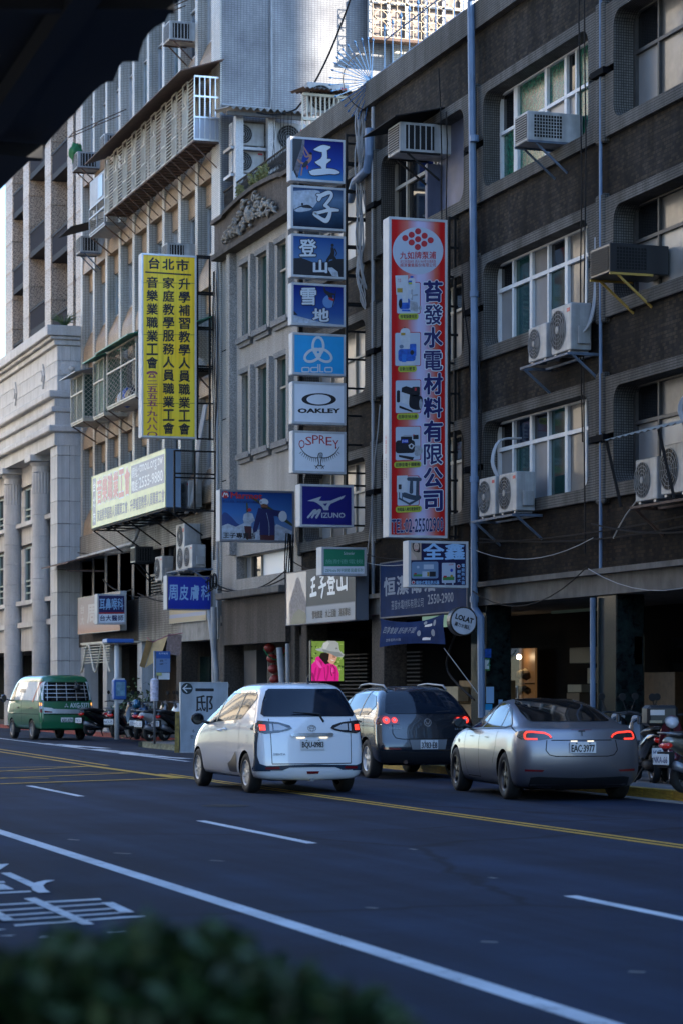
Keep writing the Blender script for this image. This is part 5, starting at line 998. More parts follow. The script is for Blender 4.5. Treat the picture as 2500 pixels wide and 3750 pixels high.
    def sides(s, poly, name, m, **k):
        s.decal(poly, 'left', name, m, **k); s.decal(poly[::-1], 'right', name, m, **k)
    def plate(s, txt, x0, x1, z0, z1, yp=None, m='plate_white', ink='ink_black', dirn=-1):
        h = s.hit((x0 + x1) / 2, (z0 + z1) / 2, 'rear')[0]; y = (yp if yp is not None else h.y) - .02
        p = MB().bbox(x0, x1, y - .006, y + .006, z0, z1, .004).build('licence_plate', m, s.o, world=False); vs, fs = textmesh(txt, .0); xs = [v[0] for v in vs]; zs = [v[1] for v in vs]; a, b, c, d = min(xs), max(xs), min(zs), max(zs); w = x1 - x0; hh = z1 - z0
        q = MB()
        for k, (dx, dz) in enumerate(((0, 0), (.004, 0), (-.004, 0), (0, .003), (0, -.003))): q.add([(x0 + w * (.06 + .88 * (v[0] - a) / (b - a)) + dx, y - .0075 - .0002 * k, z0 + hh * (.12 + .62 * (v[1] - c) / (d - c)) + dz) for v in vs], fs)
        q.build('lettering', ink, p, world=False)
        for xx in (x0 + w * .25, x1 - w * .25): MB().box(xx - .012, xx + .012, y - .01, y - .006, z1 - .024, z1 - .012).build('bolt', 'plastic_black', p, world=False)
    def mirror(s, sx, y, z, m, l=.2, h=.15, reach=.2):
        x0 = s.hit(y, z, 'left' if sx < 0 else 'right')[0].x; q = MB(); bm = bmesh.new(); bmesh.ops.create_icosphere(bm, subdivisions=2, radius=.5)
        for v in bm.verts: v.co = Vector((x0 + sx * (reach * .75) + v.co.x * l, y + .02 + v.co.y * .13 * (1 if v.co.y > 0 else .5), z + .06 + v.co.z * h))
        q.bm(bm); q.tube([(x0 - sx * .03, y, z - .02), (x0 + sx * reach * .5, y, z + .03)], .025); o = q.build('side_mirror', m, s.o, smooth=True, world=False)
        MB().disc((x0 + sx * reach * .75, y - .0185, z + .06), l * .4, 'y', 16, h * .38).build('mirror_glass', 'glass_dark', o, world=False)
    def text(s, t, x0, x1, z0, z1, m, bold=.0, y=None):
        vs, fs = textmesh(t); xs = [v[0] for v in vs]; zs = [v[1] for v in vs]; a, b, c, d = min(xs), max(xs), min(zs), max(zs); q = MB()
        for k, (dx, dz) in enumerate([(0, 0)] + ([(bold, 0), (-bold, 0), (0, bold), (0, -bold)] if bold else [])):
            V = []
            for v in vs:
                X, Z = x0 + (x1 - x0) * (v[0] - a) / (b - a) + dx, z0 + (z1 - z0) * (v[1] - c) / (d - c) + dz; h, n = s.hit(X, Z, 'rear'); V.append((X, (h.y if h else 0) - .008 - .0002 * k, Z))
            q.add(V, fs)
        return q.build('lettering', m, s.o, world=False)
    def handle(s, y, z, m, l=.16):
        for d, sx in (('left', -1), ('right', 1)):
            x = s.hit(y, z, d)[0].x; MB().bbox(x - .035 if sx < 0 else x - .005, x + .005 if sx < 0 else x + .035, y - l / 2, y + l / 2, z - .016, z + .016, .006).build('door_handle', m, s.o, world=False)
    def under(s, y0, y1, w, z=.2): MB().box(-w, w, y0, y1, z, z + .12).build('underbody', 'void', s.o, world=False)
ma('plate_white', (.72, .72, .72), .4); ma('trim_blue', (.02, .04, .07), .25, coat=.5)
def paint(n, c, metal=.0, rough=.35, coat=1., **k): return ma(n, c, rough, metal, coat=coat, **k)
paint('paint_white', (.8, .81, .83), 0, .22); paint('paint_silver', (.21, .21, .235), .75, .36, .3); paint('paint_grey', (.022, .027, .036), .3, .2); paint('paint_green', (.008, .13, .052), .0, .3); paint('paint_maroon', (.1, .008, .018), .2, .3)
PV = .0045
def cy(k, n=24, r=1., r2=None): return [(r * math.cos(2 * math.pi * i / n), (r2 or r) * math.sin(2 * math.pi * i / n)) for i in range(n)]
def ell(cx, cz, rx, rz, n=20): return [(cx + a * rx, cz + b * rz) for a, b in cy(0, n)]
# ---- white minivan
sl = [(.2, -2.0, 2.0, .74, .2, .3, .1), (.24, -2.06, 2.06, .81, .2, .3, .1), (.36, -2.1, 2.1, .845, .18, .3, .1), (.5, -2.09, 2.12, .85, .17, .32, .1), (.66, -2.07, 2.1, .848, .16, .34, .1), (.84, -2.055, 2.02, .842, .15, .38, .1), (.98, -2.03, 1.8, .83, .15, .42, .1), (1.09, -2.0, 1.42, .81, .15, .4, .11), (1.2, -1.96, 1.08, .78, .18, .34, .13), (1.36, -1.88, .68, .73, .21, .3, .16), (1.52, -1.78, .28, .675, .24, .26, .19), (1.6, -1.7, .0, .63, .26, .24, .2), (1.645, -1.58, -.22, .56, .26, .22, .2), (1.665, -1.4, -.4, .45, .22, .2, .2), (1.675, -1.15, -.6, .28, .15, .15, .1)]
Car.spokes, Car.rimm, Car.tw, Car.trk = 10, 'alu', .19, .735
c = Car('minivan', 'white minivan with black wraparound tail lamps driving over the double yellow line', 'car', sl, 'paint_white', (-1.33, 1.42), .305, (10.9, 36.7, 0), math.radians(.5))
c.under(-1.9, 1.9, .6)
c.decal([(-.70, 1.16), (.70, 1.16), (.735, 1.2), (.67, 1.38), (.59, 1.54), (.54, 1.575), (-.54, 1.575), (-.59, 1.54), (-.67, 1.38), (-.735, 1.2)], 'rear', 'rear_window', 'glass_blue', off=.008)
c.sides([(-1.02, 1.12), (.95, 1.03), (1.0, 1.06), (.6, 1.26), (.25, 1.42), (-.05, 1.5), (-.3, 1.525), (-1.3, 1.52), (-1.48, 1.5), (-1.54, 1.44)], 'side_window', 'glass_dark', off=.007)
for y0, y1 in ((.28, .3), (-.78, -.75)): c.sides([(y1 + .0, 1.06), (y1 + .05, 1.06), (y0 - .12, 1.52), (y0 - .17, 1.52)], 'window_pillar', 'cream_metal' if y0 < 0 else 'plastic_black', off=.011)
c.sides([(-1.4, 1.54), (-.1, 1.535), (.0, 1.505), (-1.4, 1.51)], 'visor_strip', 'lens_smoke', off=.012)
lampL = [(-.30, .985), (-.34, 1.03), (-.5, 1.075), (-.7, 1.095), (-.79, 1.1), (-.79, .93), (-.72, .905), (-.5, .925), (-.36, .955)]
c.both(lampL, 'tail_lamp', 'lens_smoke', off=.009); c.sides([(-2.02, 1.08), (-1.88, 1.085), (-1.6, 1.0), (-1.6, .965), (-1.85, .95), (-1.9, .87), (-2.06, .84)], 'tail_lamp', 'lens_smoke', off=.009)
c.both([(-.36, .985), (-.5, 1.045), (-.58, 1.05), (-.58, .955), (-.48, .955)], 'lamp_lens', 'lamp_clear', off=.012); c.both([(-.6, 1.05), (-.64, 1.055), (-.64, .945), (-.6, .945)], 'lamp_lens', 'lamp_clear', off=.012)
c.both([(-.7, 1.035), (-.78, 1.04), (-.78, .955), (-.7, .955)], 'brake_lamp', 'lamp_red_lit', off=.012); c.sides([(-2.03, 1.045), (-1.95, 1.04), (-1.95, .96), (-2.05, .95)], 'brake_lamp', 'lamp_red_lit', off=.012)
tr = 'trim_blue'; [c.decal([(-.8, .92), (-.69, .92), (-.715, .75), (-.72, .55), (-.69, .43), (-.63, .38), (-.66, .345), (-.98, .35), (-.98, .41), (-.84, .46), (-.79, .58), (-.785, .75)], d_, 'corner_trim', tr, off=.009) for d_ in ('dl', 'dr')]; c.both([(-.84, .45), (-.8, .425), (0, .445), (0, .405), (-.36, .40), (-.47, .36), (-.8, .36), (-.84, .39)], 'bumper_trim', tr, off=.008)
c.both([(-.52, .415), (-.72, .41), (-.72, .375), (-.5, .38)], 'reflector', 'lens_red_off', off=.012); c.decal([(-.1, .345), (.1, .345), (.085, .305), (-.085, .305)], 'rear', 'fog_lamp', 'lens_red_off', off=.012)
c.line([(-.64, 1.13), (-.63, .9), (-.62, .46)], 'rear', .012, 'pump_black'); c.line([(.64, 1.13), (.63, .9), (.62, .46)], 'rear', .012, 'pump_black'); c.line([(-.62, .455), (.62, .455)], 'rear', .014, 'pump_black')
c.decal([(-.32, .91), (-.34, .885), (-.32, .86), (.32, .86), (.34, .885), (.32, .91)], 'rear', 'chrome_bar', 'chrome', off=.03); c.plate('BQU-0983', -.19, .19, .665, .825)
for x in (-.18, .18): c.decal([(x - .07, .853), (x + .07, .853), (x + .06, .835), (x - .06, .835)], 'rear', 'plate_lamp', 'lamp_white_lit', off=.012)
for e in ((.065, .045), (.03, .042), (.05, .016)): c.line([(a * e[0], .985 + b * e[1] + (.012 if e[1] < .02 else 0)) for a, b in cy(0, 20) + cy(0, 20)[:1]], 'rear', .008, 'chrome', 'badge', .014)
c.text('SIENTA', -.6, -.42, .585, .615, 'steel_grey', .002)
q = MB(); h = c.hit(-.1, 1.2, 'rear')[0]; q.tube([(.2, h.y - .03, 1.08), (.13, h.y - .03, 1.2), (-.28, h.y - .035, 1.23)], [.022, .015, .008]); q.build('rear_wiper', 'plastic_black', c.o, world=False)
for p in ([(.62, 1.04), (.6, .5), (.5, .26)], [(-.3, 1.06), (-.34, .6), (-.42, .26)], [(-.98, 1.1), (-1.0, .7), (-.85, .4), (-.75, .28)], [(1.0, .28), (-.85, .26)]): c.line(p, 'left', .012, 'pump_grey'); c.line(p, 'right', .012, 'pump_grey')
c.sides([(-.42, .42), (-.62, .48), (-.86, .62), (-.92, .5), (-.88, .3), (-.5, .3)], 'lower_trim', 'plastic_black', off=.006); c.handle(.08, .93, 'paint_white'); c.handle(-.22, .95, 'paint_white')
c.mirror(-1, .85, 1.04, 'plastic_black', .22, .2, .24); c.mirror(1, .85, 1.04, 'plastic_black', .22, .2, .24); c.line([(ca * .06 - 1.45, .82 + cb_ * .06) for ca, cb_ in cy(0, 16) + cy(0, 16)[:1]], 'left', .006, 'pump_grey')
q = MB(); q.tube([(.1, -1.55, 1.66), (.1, -1.5, 1.74), (.1, -1.62, 1.82)], [.02, .014, .004]); q.build('aerial', 'plastic_black', c.o, world=False); MB().box(-.03, .03, -2.04, -1.9, .19, .25).build('tow_hook', 'steel_grey', c.o, world=False)
minivan = c
# ---- dark grey SUV
sl = [(.24, -2.0, 2.05, .78, .2, .3, .1), (.3, -2.1, 2.12, .85, .2, .3, .1), (.45, -2.16, 2.18, .895, .18, .3, .1), (.58, -2.17, 2.2, .905, .18, .34, .1), (.72, -2.13, 2.18, .905, .17, .36, .11), (.9, -2.1, 2.1, .9, .17, .4, .11), (1.02, -2.07, 1.85, .885, .17, .42, .11), (1.1, -2.03, 1.35, .86, .18, .36, .12), (1.2, -1.97, 1.1, .82, .19, .3, .13), (1.34, -1.84, .8, .755, .24, .26, .17), (1.47, -1.68, .5, .685, .28, .22, .2), (1.55, -1.56, .25, .615, .3, .2, .22), (1.6, -1.4, .0, .52, .28, .2, .2), (1.625, -1.15, -.2, .33, .2, .15, .1)]
Car.spokes, Car.rimm, Car.tw, Car.trk = 5, 'alu', .22, .775
c = Car('suv', 'dark grey sport utility car with roof rails, between the minivan and silver sedan', 'car', sl, 'paint_grey', (-1.32, 1.28), .345, (14.66, 41.7, 0), math.radians(-2))
c.under(-1.9, 1.9, .65, .24)
c.decal([(-.66, 1.14), (.66, 1.14), (.72, 1.17), (.65, 1.36), (.57, 1.5), (.53, 1.525), (-.53, 1.525), (-.57, 1.5), (-.65, 1.36), (-.72, 1.17)], 'rear', 'rear_window', 'glass_blue', off=.008)
c.sides([(-1.3, 1.12), (1.0, 1.08), (.7, 1.33), (.3, 1.48), (-.9, 1.49), (-1.3, 1.45), (-1.58, 1.28)], 'side_window', 'glass_dark', off=.007)
for y0 in (.1, -.85): c.sides([(y0, 1.09), (y0 + .05, 1.09), (y0 + .0, 1.54), (y0 - .05, 1.54)], 'window_pillar', 'plastic_black', off=.011)
c.both([(-.5, .96), (-.5, 1.06), (-.55, 1.09), (-.74, 1.115), (-.82, 1.1), (-.82, .98), (-.74, .945)], 'tail_lamp', 'lens_red_off', off=.009); c.sides([(-2.0, 1.09), (-1.75, 1.085), (-1.72, 1.02), (-1.8, .96), (-2.05, .95)], 'tail_lamp', 'lens_red_off', off=.009)
for cx, r in ((-.585, .05), (-.725, .062)): c.both(ell(cx, 1.025, r, r * .95), 'brake_lamp', 'lamp_red_lit', off=.014); c.both(ell(cx, 1.03, r * .4, r * .4), 'reflector', 'lamp_clear', off=.018)
c.line(ell(0, .985, .062, .062) + ell(0, .985, .062, .062)[:1], 'rear', .012, 'chrome', 'badge', .014); c.line([(-.04, 1.02), (-.015, .955), (0, .985), (.015, .955), (.04, 1.02)], 'rear', .01, 'chrome', 'badge', .014)
c.text('TIGUAN', -.7, -.48, .875, .905, 'steel_grey', .002); c.text('2.0 TSI', .5, .66, .86, .89, 'plastic_grey', .002)
c.line([(-.62, 1.1), (-.63, .8), (-.58, .72), (-.45, .7), (.45, .7), (.58, .72), (.63, .8), (.62, 1.1)], 'rear', .012); c.decal([(-.34, .69), (.34, .69), (.3, .52), (-.3, .52)], 'rear', 'plate_recess', 'plastic_grey', off=.006); c.plate('3783·E8', -.16, .16, .525, .685)
c.both([(-.5, .545), (-.8, .56), (-.8, .525), (-.5, .52)], 'reflector', 'lens_red_off', off=.01); c.both([(-.86, .5), (0, .47), (0, .29), (-.8, .29)], 'lower_bumper', 'plastic_black', off=.006)
for p in ([(.68, 1.07), (.66, .6), (.5, .4)], [(-.32, 1.08), (-.34, .6), (-.4, .4)], [(-1.1, 1.1), (-1.15, .8), (-1.0, .6)]): c.line(p, 'left', .012); c.line(p, 'right', .012)
c.handle(.0, .97, 'paint_grey'); c.handle(-.85, 1.0, 'paint_grey'); c.mirror(-1, .9, 1.05, 'paint_grey', .22, .18, .24); c.mirror(1, .9, 1.05, 'paint_grey', .22, .18, .24)
for s_ in (-1, 1): MB().tube([(s_ * .55, -1.45, 1.56), (s_ * .55, -1.28, 1.635), (s_ * .55, -.4, 1.665), (s_ * .55, .1, 1.64), (s_ * .55, .25, 1.58)], .018, 8).build('roof_rail', 'steel_grey', c.o, smooth=True, world=False)
MB().tube([(-.4, -2.1, .3), (-.4, -2.02, .3)], .035, 10).build('exhaust', 'steel_rust', c.o, world=False)
q = MB(); h = c.hit(.2, 1.2, 'rear')[0]; q.tube([(.0, h.y - .03, 1.12), (.04, h.y - .03, 1.16), (.46, h.y - .0, 1.19)], [.02, .014, .008]); q.build('rear_wiper', 'plastic_black', c.o, world=False)
# ---- silver electric sedan
sl = [(.16, -2.05, 2.1, .78, .25, .3, .12), (.22, -2.2, 2.22, .86, .24, .3, .12), (.34, -2.3, 2.3, .905, .26, .34, .14), (.5, -2.34, 2.33, .92, .27, .38, .15), (.66, -2.345, 2.3, .922, .27, .42, .15), (.8, -2.33, 2.2, .912, .27, .46, .15), (.9, -2.3, 2.0, .895, .28, .46, .15), (.97, -2.29, 1.6, .87, .3, .4, .15), (1.015, -2.28, 1.25, .83, .32, .36, .15), (1.035, -2.2, 1.14, .80, .32, .34, .13), (1.08, -1.95, 1.02, .765, .32, .32, .12), (1.16, -1.62, .85, .725, .3, .3, .12), (1.26, -1.25, .62, .675, .28, .26, .12), (1.35, -.85, .38, .615, .26, .24, .12), (1.41, -.5, .15, .54, .24, .22, .1), (1.44, -.25, -.05, .4, .12, .12, .05)]
Car.spokes, Car.rimm, Car.tw, Car.trk = 5, ma('rim_dark', (.07, .065, .065), .35, .6), .22, .79
c = Car('sedan', 'matt silver electric sedan with glowing red tail lamps nearest the camera on the right', 'car', sl, 'paint_silver', (-1.42, 1.46), .34, (14.06, 33.45, 0), math.radians(-7))
c.under(-1.9, 1.9, .65, .16)
c.decal([(-.56, 1.115), (.56, 1.115), (.6, 1.13), (.585, 1.25), (.53, 1.36), (.42, 1.425), (-.42, 1.425), (-.53, 1.36), (-.585, 1.25), (-.6, 1.13)], 'rear', 'rear_window', 'glass_dark', off=.007)
c.decal([(-.38, -.75), (.38, -.75), (.44, -.3), (.36, .15), (-.36, .15), (-.44, -.3)], 'top', 'glass_roof', 'glass_dark', off=.006)
sw = [(-1.42, 1.06), (-1.2, 1.02), (.2, .985), (.92, .965), (.72, 1.12), (.42, 1.27), (.1, 1.36), (-.35, 1.385), (-.75, 1.33), (-1.1, 1.22)]; c.sides(sw, 'side_window', 'glass_dark', off=.006); c.line(sw + sw[:1], 'left', .022, 'plastic_black', 'window_trim', .008); c.line([(.02, .985), (-.1, 1.38)], 'left', .07, 'plastic_black', 'window_pillar', .009); c.line([(-.93, 1.01), (-.86, 1.3)], 'left', .03, 'plastic_black', 'window_pillar', .009)
c.both([(-.42, .885), (-.44, .93), (-.5, .965), (-.62, .99), (-.78, .99), (-.84, .98), (-.84, .87), (-.72, .86), (-.6, .86)], 'tail_lamp', 'lens_smoke', off=.006); c.sides([(-2.2, .99), (-2.0, .975), (-1.93, .95), (-2.05, .9), (-2.15, .865), (-2.3, .86)], 'tail_lamp', 'lens_smoke', off=.006)
lp = [(-.44, .895), (-.46, .93), (-.53, .962), (-.7, .975), (-.76, .97), (-.785, .94), (-.79, .885), (-.77, .875), (-.63, .875)]
for sg in (-1, 1): c.line([(-sg * x * -1 if False else sg * x, z) for x, z in lp], 'rear', .024, 'lamp_red_lit', 'lamp_band', .011)
c.line([(-.44, .86), (.44, .86)], 'rear', .012); c.line([(-.5, .86), (-.52, .72), (-.47, .655), (-.38, .635), (.38, .635), (.47, .655), (.52, .72), (.5, .86)], 'rear', .012); c.plate('EAC·3977', -.19, .19, .68, .835)
for x in (-.12, .12): c.decal([(x - .05, .852), (x + .05, .852), (x + .045, .838), (x - .045, .838)], 'rear', 'plate_lamp', 'lamp_white_lit', off=.01)
c.line([(-.05, .985), (.05, .985)], 'rear', .014, 'plastic_black', 'badge', .01); c.line([(0, .985), (0, .92)], 'rear', .013, 'plastic_black', 'badge', .011); c.decal([(-.15, 1.0), (.15, 1.0), (.15, 1.006), (-.15, 1.006)], 'rear', 'stop_lamp', 'lens_red_off', off=.006)
c.both([(-.54, .445), (-.8, .455), (-.8, .425), (-.56, .42)], 'reflector', 'lens_red_off', off=.008); c.both([(-.72, .34), (-.62, .35), (0, .33), (0, .17), (-.66, .17), (-.72, .22)], 'diffuser', 'plastic_black', off=.006)
for p in ([(.86, .97), (.84, .6), (.7, .3)], [(-.02, .98), (-.06, .6), (-.06, .28)], [(-.98, 1.02), (-1.0, .75), (-.85, .5)], [(-.06, .28), (.7, .28)], [(-1.45, 1.04), (-1.75, 1.0), (-1.98, .97)]): c.line(p, 'left', .01); c.line(p, 'right', .01)
for y in (.35, -.55): c.decal([(y, .86), (y + .2, .865), (y + .2, .88), (y, .88)], 'left', 'door_handle', 'plastic_black', off=.006)
c.decal([(1.2, .8), (1.32, .82), (1.3, .77), (1.22, .76)], 'left', 'camera_cover', 'plastic_black', off=.006); c.mirror(-1, .78, 1.0, 'plastic_black', .22, .16, .24); c.mirror(1, .78, 1.0, 'plastic_black', .22, .16, .24)
# ---- green delivery van
sl = [(.3, -2.0, 2.0, .74, .12, .3, .06), (.36, -2.08, 2.1, .8, .12, .3, .06), (.55, -2.1, 2.14, .835, .11, .3, .06), (.75, -2.09, 2.14, .842, .11, .32, .06), (.95, -2.08, 2.1, .842, .11, .34, .06), (1.12, -2.06, 2.0, .838, .11, .36, .06), (1.25, -2.04, 1.88, .825, .12, .34, .06), (1.5, -1.98, 1.6, .79, .13, .3, .07), (1.72, -1.93, 1.3, .755, .14, .28, .08), (1.8, -1.93, 1.15, .75, .15, .26, .08), (1.9, -1.9, .85, .71, .16, .26, .1), (1.96, -1.82, .5, .62, .18, .24, .12), (1.985, -1.6, .1, .42, .15, .15, .1)]
Car.spokes, Car.rimm, Car.tw, Car.trk = 12, 'steel_grey', .18, .73
c = Car('delivery_van', 'green and white delivery van with a barred rear window parked at the far kerb', 'van', sl, 'paint_green', (-1.05, 1.2), .31, (14.78, 74.2, 0), math.radians(5))
c.under(-1.9, 1.9, .65, .3)
c.decal([(-.68, 1.18), (.68, 1.18), (.72, 1.22), (.69, 1.5), (.64, 1.73), (.6, 1.76), (-.6, 1.76), (-.64, 1.73), (-.69, 1.5), (-.72, 1.22)], 'rear', 'rear_window', 'glass_dark', off=.012)
c.both([(-.73, 1.28), (-.72, 1.22), (-.86, 1.22), (-.86, 1.77), (-.62, 1.77), (-.66, 1.7), (-.7, 1.5)], 'white_corner', 'paint_white', off=.006)
for z in (1.3, 1.42, 1.54, 1.66): c.line([(-.66, z), (.66, z)], 'rear', .018, 'alu', 'window_bar', .018)
for x in (-.58, -.3, .0, .3, .58): c.line([(x * 1.04, 1.2), (x * .98, 1.74)], 'rear', .018, 'alu', 'window_bar', .02)
c.decal([(.85, 1.22), (-1.9, 1.2), (-1.85, 1.77), (.55, 1.77), (.7, 1.6)], 'left', 'white_panel', ma('van_wrap', (.62, .6, .62), .25, coat=1.), off=.006); c.decal([(1.6, 1.2), (.95, 1.2), (.8, 1.6), (.65, 1.74), (1.05, 1.74), (1.35, 1.5)], 'left', 'side_window', 'glass_dark', off=.008)
c.decal([(-1.15, 1.16), (-1.3, 1.16), (-1.86, 1.77), (-1.78, 1.77)], 'left', 'red_stripe', ma('stripe_red', (.4, .06, .03), .3), off=.01)
vs, fs = textmesh('中華郵政'); xs = [v[0] for v in vs]; zs = [v[1] for v in vs]; q = MB()
q.add([(c.hit(.35 - .75 * (v[0] - min(xs)) / (max(xs) - min(xs)), 1.48, 'left')[0].x - .012, .35 - .75 * (v[0] - min(xs)) / (max(xs) - min(xs)), 1.42 + .14 * (v[1] - min(zs)) / (max(zs) - min(zs))) for v in vs], fs); q.build('lettering', 'ink_black', c.o, world=False)
c.both([(-.76, 1.14), (-.86, 1.14), (-.86, .84), (-.76, .84)], 'tail_lamp', 'lens_red_off', off=.01); c.sides([(-2.06, 1.14), (-1.98, 1.14), (-1.98, .84), (-2.09, .84)], 'tail_lamp', 'lens_red_off', off=.01)
c.both([(-.765, 1.135), (-.855, 1.135), (-.855, 1.05), (-.765, 1.05)], 'turn_lamp', 'lamp_orange', off=.014); c.both([(-.765, 1.04), (-.855, 1.04), (-.855, .95), (-.765, .95)], 'reverse_lamp', 'lamp_clear', off=.014); c.sides([(-2.05, 1.13), (-2.0, 1.13), (-2.0, 1.05), (-2.06, 1.05)], 'turn_lamp', 'lamp_orange', off=.014)
c.decal([(-.72, 1.0), (-.48, .98), (-.42, .95), (.72, .92), (.72, .8), (-.72, .82)], 'rear', 'garnish', 'alu', off=.01); c.both([(-.7, .9), (-.46, .87), (-.46, .84), (-.7, .84)], 'reflector', 'lens_red_off', off=.013); c.text('DELICA', -.28, .28, .87, .9, 'steel_grey', .003)
c.text('AXG-5371', .1, .7, .99, 1.13, 'ink_white', .005); c.plate('AXG-5371', -.2, .18, .53, .69)
for k in range(3): a = math.pi / 2 + k * 2 * math.pi / 3; cx, cz = -.02 + .04 * math.cos(a), 1.04 + .04 * math.sin(a); c.decal([(cx + .04 * math.cos(a), cz + .04 * math.sin(a)), (cx + .022 * math.cos(a + 1.57), cz + .022 * math.sin(a + 1.57)), (cx - .04 * math.cos(a), cz - .04 * math.sin(a)), (cx - .022 * math.cos(a + 1.57), cz - .022 * math.sin(a + 1.57))], 'rear', 'badge', 'alu', off=.012)
c.line([(-.72, .78), (.72, .78)], 'rear', .02); c.line([(-.74, .78), (-.74, .5)], 'rear', .012); c.line([(-.84, .52), (.84, .52)], 'rear', .012)
for p in ([(.9, 1.2), (.92, .5)], [(.0, 1.2), (.0, .5)], [(-1.9, .79), (2.0, .79)]): c.line(p, 'left', .014)
c.decal([(-.9, .95), (-1.3, .95), (-1.3, 1.0), (-.9, 1.0)], 'left', 'vent', 'plastic_black', off=.006); c.handle(.4, .98, 'plastic_black'); c.mirror(-1, 1.35, 1.2, ma('mirror_navy', (.01, .015, .05), .2, coat=1.), .2, .26, .3); c.mirror(1, 1.35, 1.2, 'mirror_navy', .2, .26, .3)
MB().box(-.82, .82, -2.13, -2.02, .36, .55).build('rear_bumper', 'paint_green', c.o, world=False)
for y in (-1.42, .82): MB().box(-.83, -.64, y, y + .02, .2, .48).build('mud_flap', 'rubber', c.o, world=False)
q = MB(); h = c.hit(.3, 1.7, 'rear')[0]; q.tube([(.3, h.y, 1.78), (.3, h.y - .22, 1.72), (.3, h.y - .26, 1.66)], .014); bm = bmesh.new(); bmesh.ops.create_icosphere(bm, subdivisions=2, radius=.1); q.bm(bm, Matrix.Translation((.3, h.y - .26, 1.6)) @ Matrix.Diagonal((1.2, .4, .9, 1))); q.build('reversing_mirror', 'plastic_black', c.o, smooth=True, world=False)
# ================================================================ canopy and hedge by the photographer
ZC = 5.6
cpts = [onZ(*p, ZC) for p in ((668, 0), (640, 18), (618, 55), (607, 80), (596, 86), (570, 100), (545, 125), (527, 150), (515, 190), (508, 225), (490, 226), (452, 226), (437, 245), (424, 280), (415, 298), (395, 300), (372, 312), (330, 350), (280, 412), (240, 450), (190, 505), (163, 540), (157, 575), (152, 590), (110, 590), (70, 625), (0, 697), (-260, 960))]
cq = MB(); poly = [(p.x, p.y) for p in cpts]; poly = [(poly[0][0] + .3, poly[0][1] - 9)] + poly + [(poly[-1][0] - 1.5, poly[-1][1] + 2.0), (-3.2, poly[-1][1] + 2), (-3.2, poly[0][1] - 9)]
cq.prism(poly, ZC, ZC + .16, 'z'); cano = thing('canopy', 'dark street canopy with a scalloped edge hanging over the near pavement', 'canopy', (0, 8, ZC)); cq.build('roof_panel', ma('canopy_dark', (.012, .014, .02), .7), cano)
cr = MB(); cr.bar(onZ(330, -60, ZC - .09), onZ(-60, 500, ZC - .09), .16, .14); cr.bar(onZ(-80, 540, ZC - .09), onZ(152, 560, ZC - .09), .1, .1); cr.bar(onZ(-80, 10, ZC - .09), onZ(640, 10, ZC - .09), .1, .1); cr.build('rafter', 'canopy_dark', cano)
MB().tube([(-2.4, 7.5, .13), (-2.4, 7.5, ZC)], .09, 12).build('post', 'canopy_dark', cano)
hd = thing('hedge', 'dark green clipped hedge in the foreground, out of focus', 'hedge', (.8, 3.8, .13))
def hedge_top(px): return 1.6 - 5.4 * (2120 + 0 * px - 1579) / 5553
hr_ = random.Random(3); hv = MB()
prof = [(-200, 3590), (0, 3530), (130, 3490), (330, 3465), (560, 3425), (760, 3435), (900, 3480), (1010, 3550), (1060, 3610), (1180, 3610), (1300, 3660), (1400, 3700), (1480, 3770), (1560, 3850), (1750, 4000)]
def htop(px):
    for (a, b), (c, d) in zip(prof[:-1], prof[1:]):
        if a <= px <= c: return b + (d - b) * (px - a) / (c - a)
    return 3800
leafs = MB(); 
for k in range(30000):
    px = hr_.uniform(-180, 1650); D_ = hr_.uniform(3.3, 4.3); dy = hr_.random() ** 1.6
    pyt = htop(px) + 22 * math.sin(px * .021) + 14 * math.sin(px * .053 + 1) + hr_.gauss(0, 16); p = onZ(px, pyt, 0); a = ray(px, pyt); t = D_; z0 = 1.6 + t * a[2]; z = z0 - dy * (z0 - .3); c0 = Vector((t * a[0], t * a[1], z))
    d = Vector((hr_.gauss(0, 1), hr_.gauss(0, 1), hr_.gauss(0, .8))).normalized(); e = d.cross(Vector((hr_.gauss(0, 1), hr_.gauss(0, 1), hr_.gauss(0, 1)))).normalized(); l = hr_.uniform(.014, .032)
    leafs.add([c0 - d * l, c0 + e * l * .5, c0 + d * l, c0 - e * l * .5], [(0, 1, 2, 3)])
stuff(leafs.build('foliage', 'leaf_dark', hd))
tw = MB()
for k in range(120):
    px = hr_.uniform(-150, 1500); D_ = hr_.uniform(3.4, 4.2); a = ray(px, htop(px) + 40); p = Vector((D_ * a[0], D_ * a[1], 1.6 + D_ * a[2])); tw.tube([(p.x + hr_.uniform(-.05, .05), p.y, .15), (p.x, p.y + .03, p.z * .6), p], .006, 4)
tw.build('stems', 'wood', hd); a = onZ(-150, 3600, .2)
MB().bbox(-.5, 2.0, 3.1, 4.5, .13, .42, .02).build('planter', 'concrete', hd)
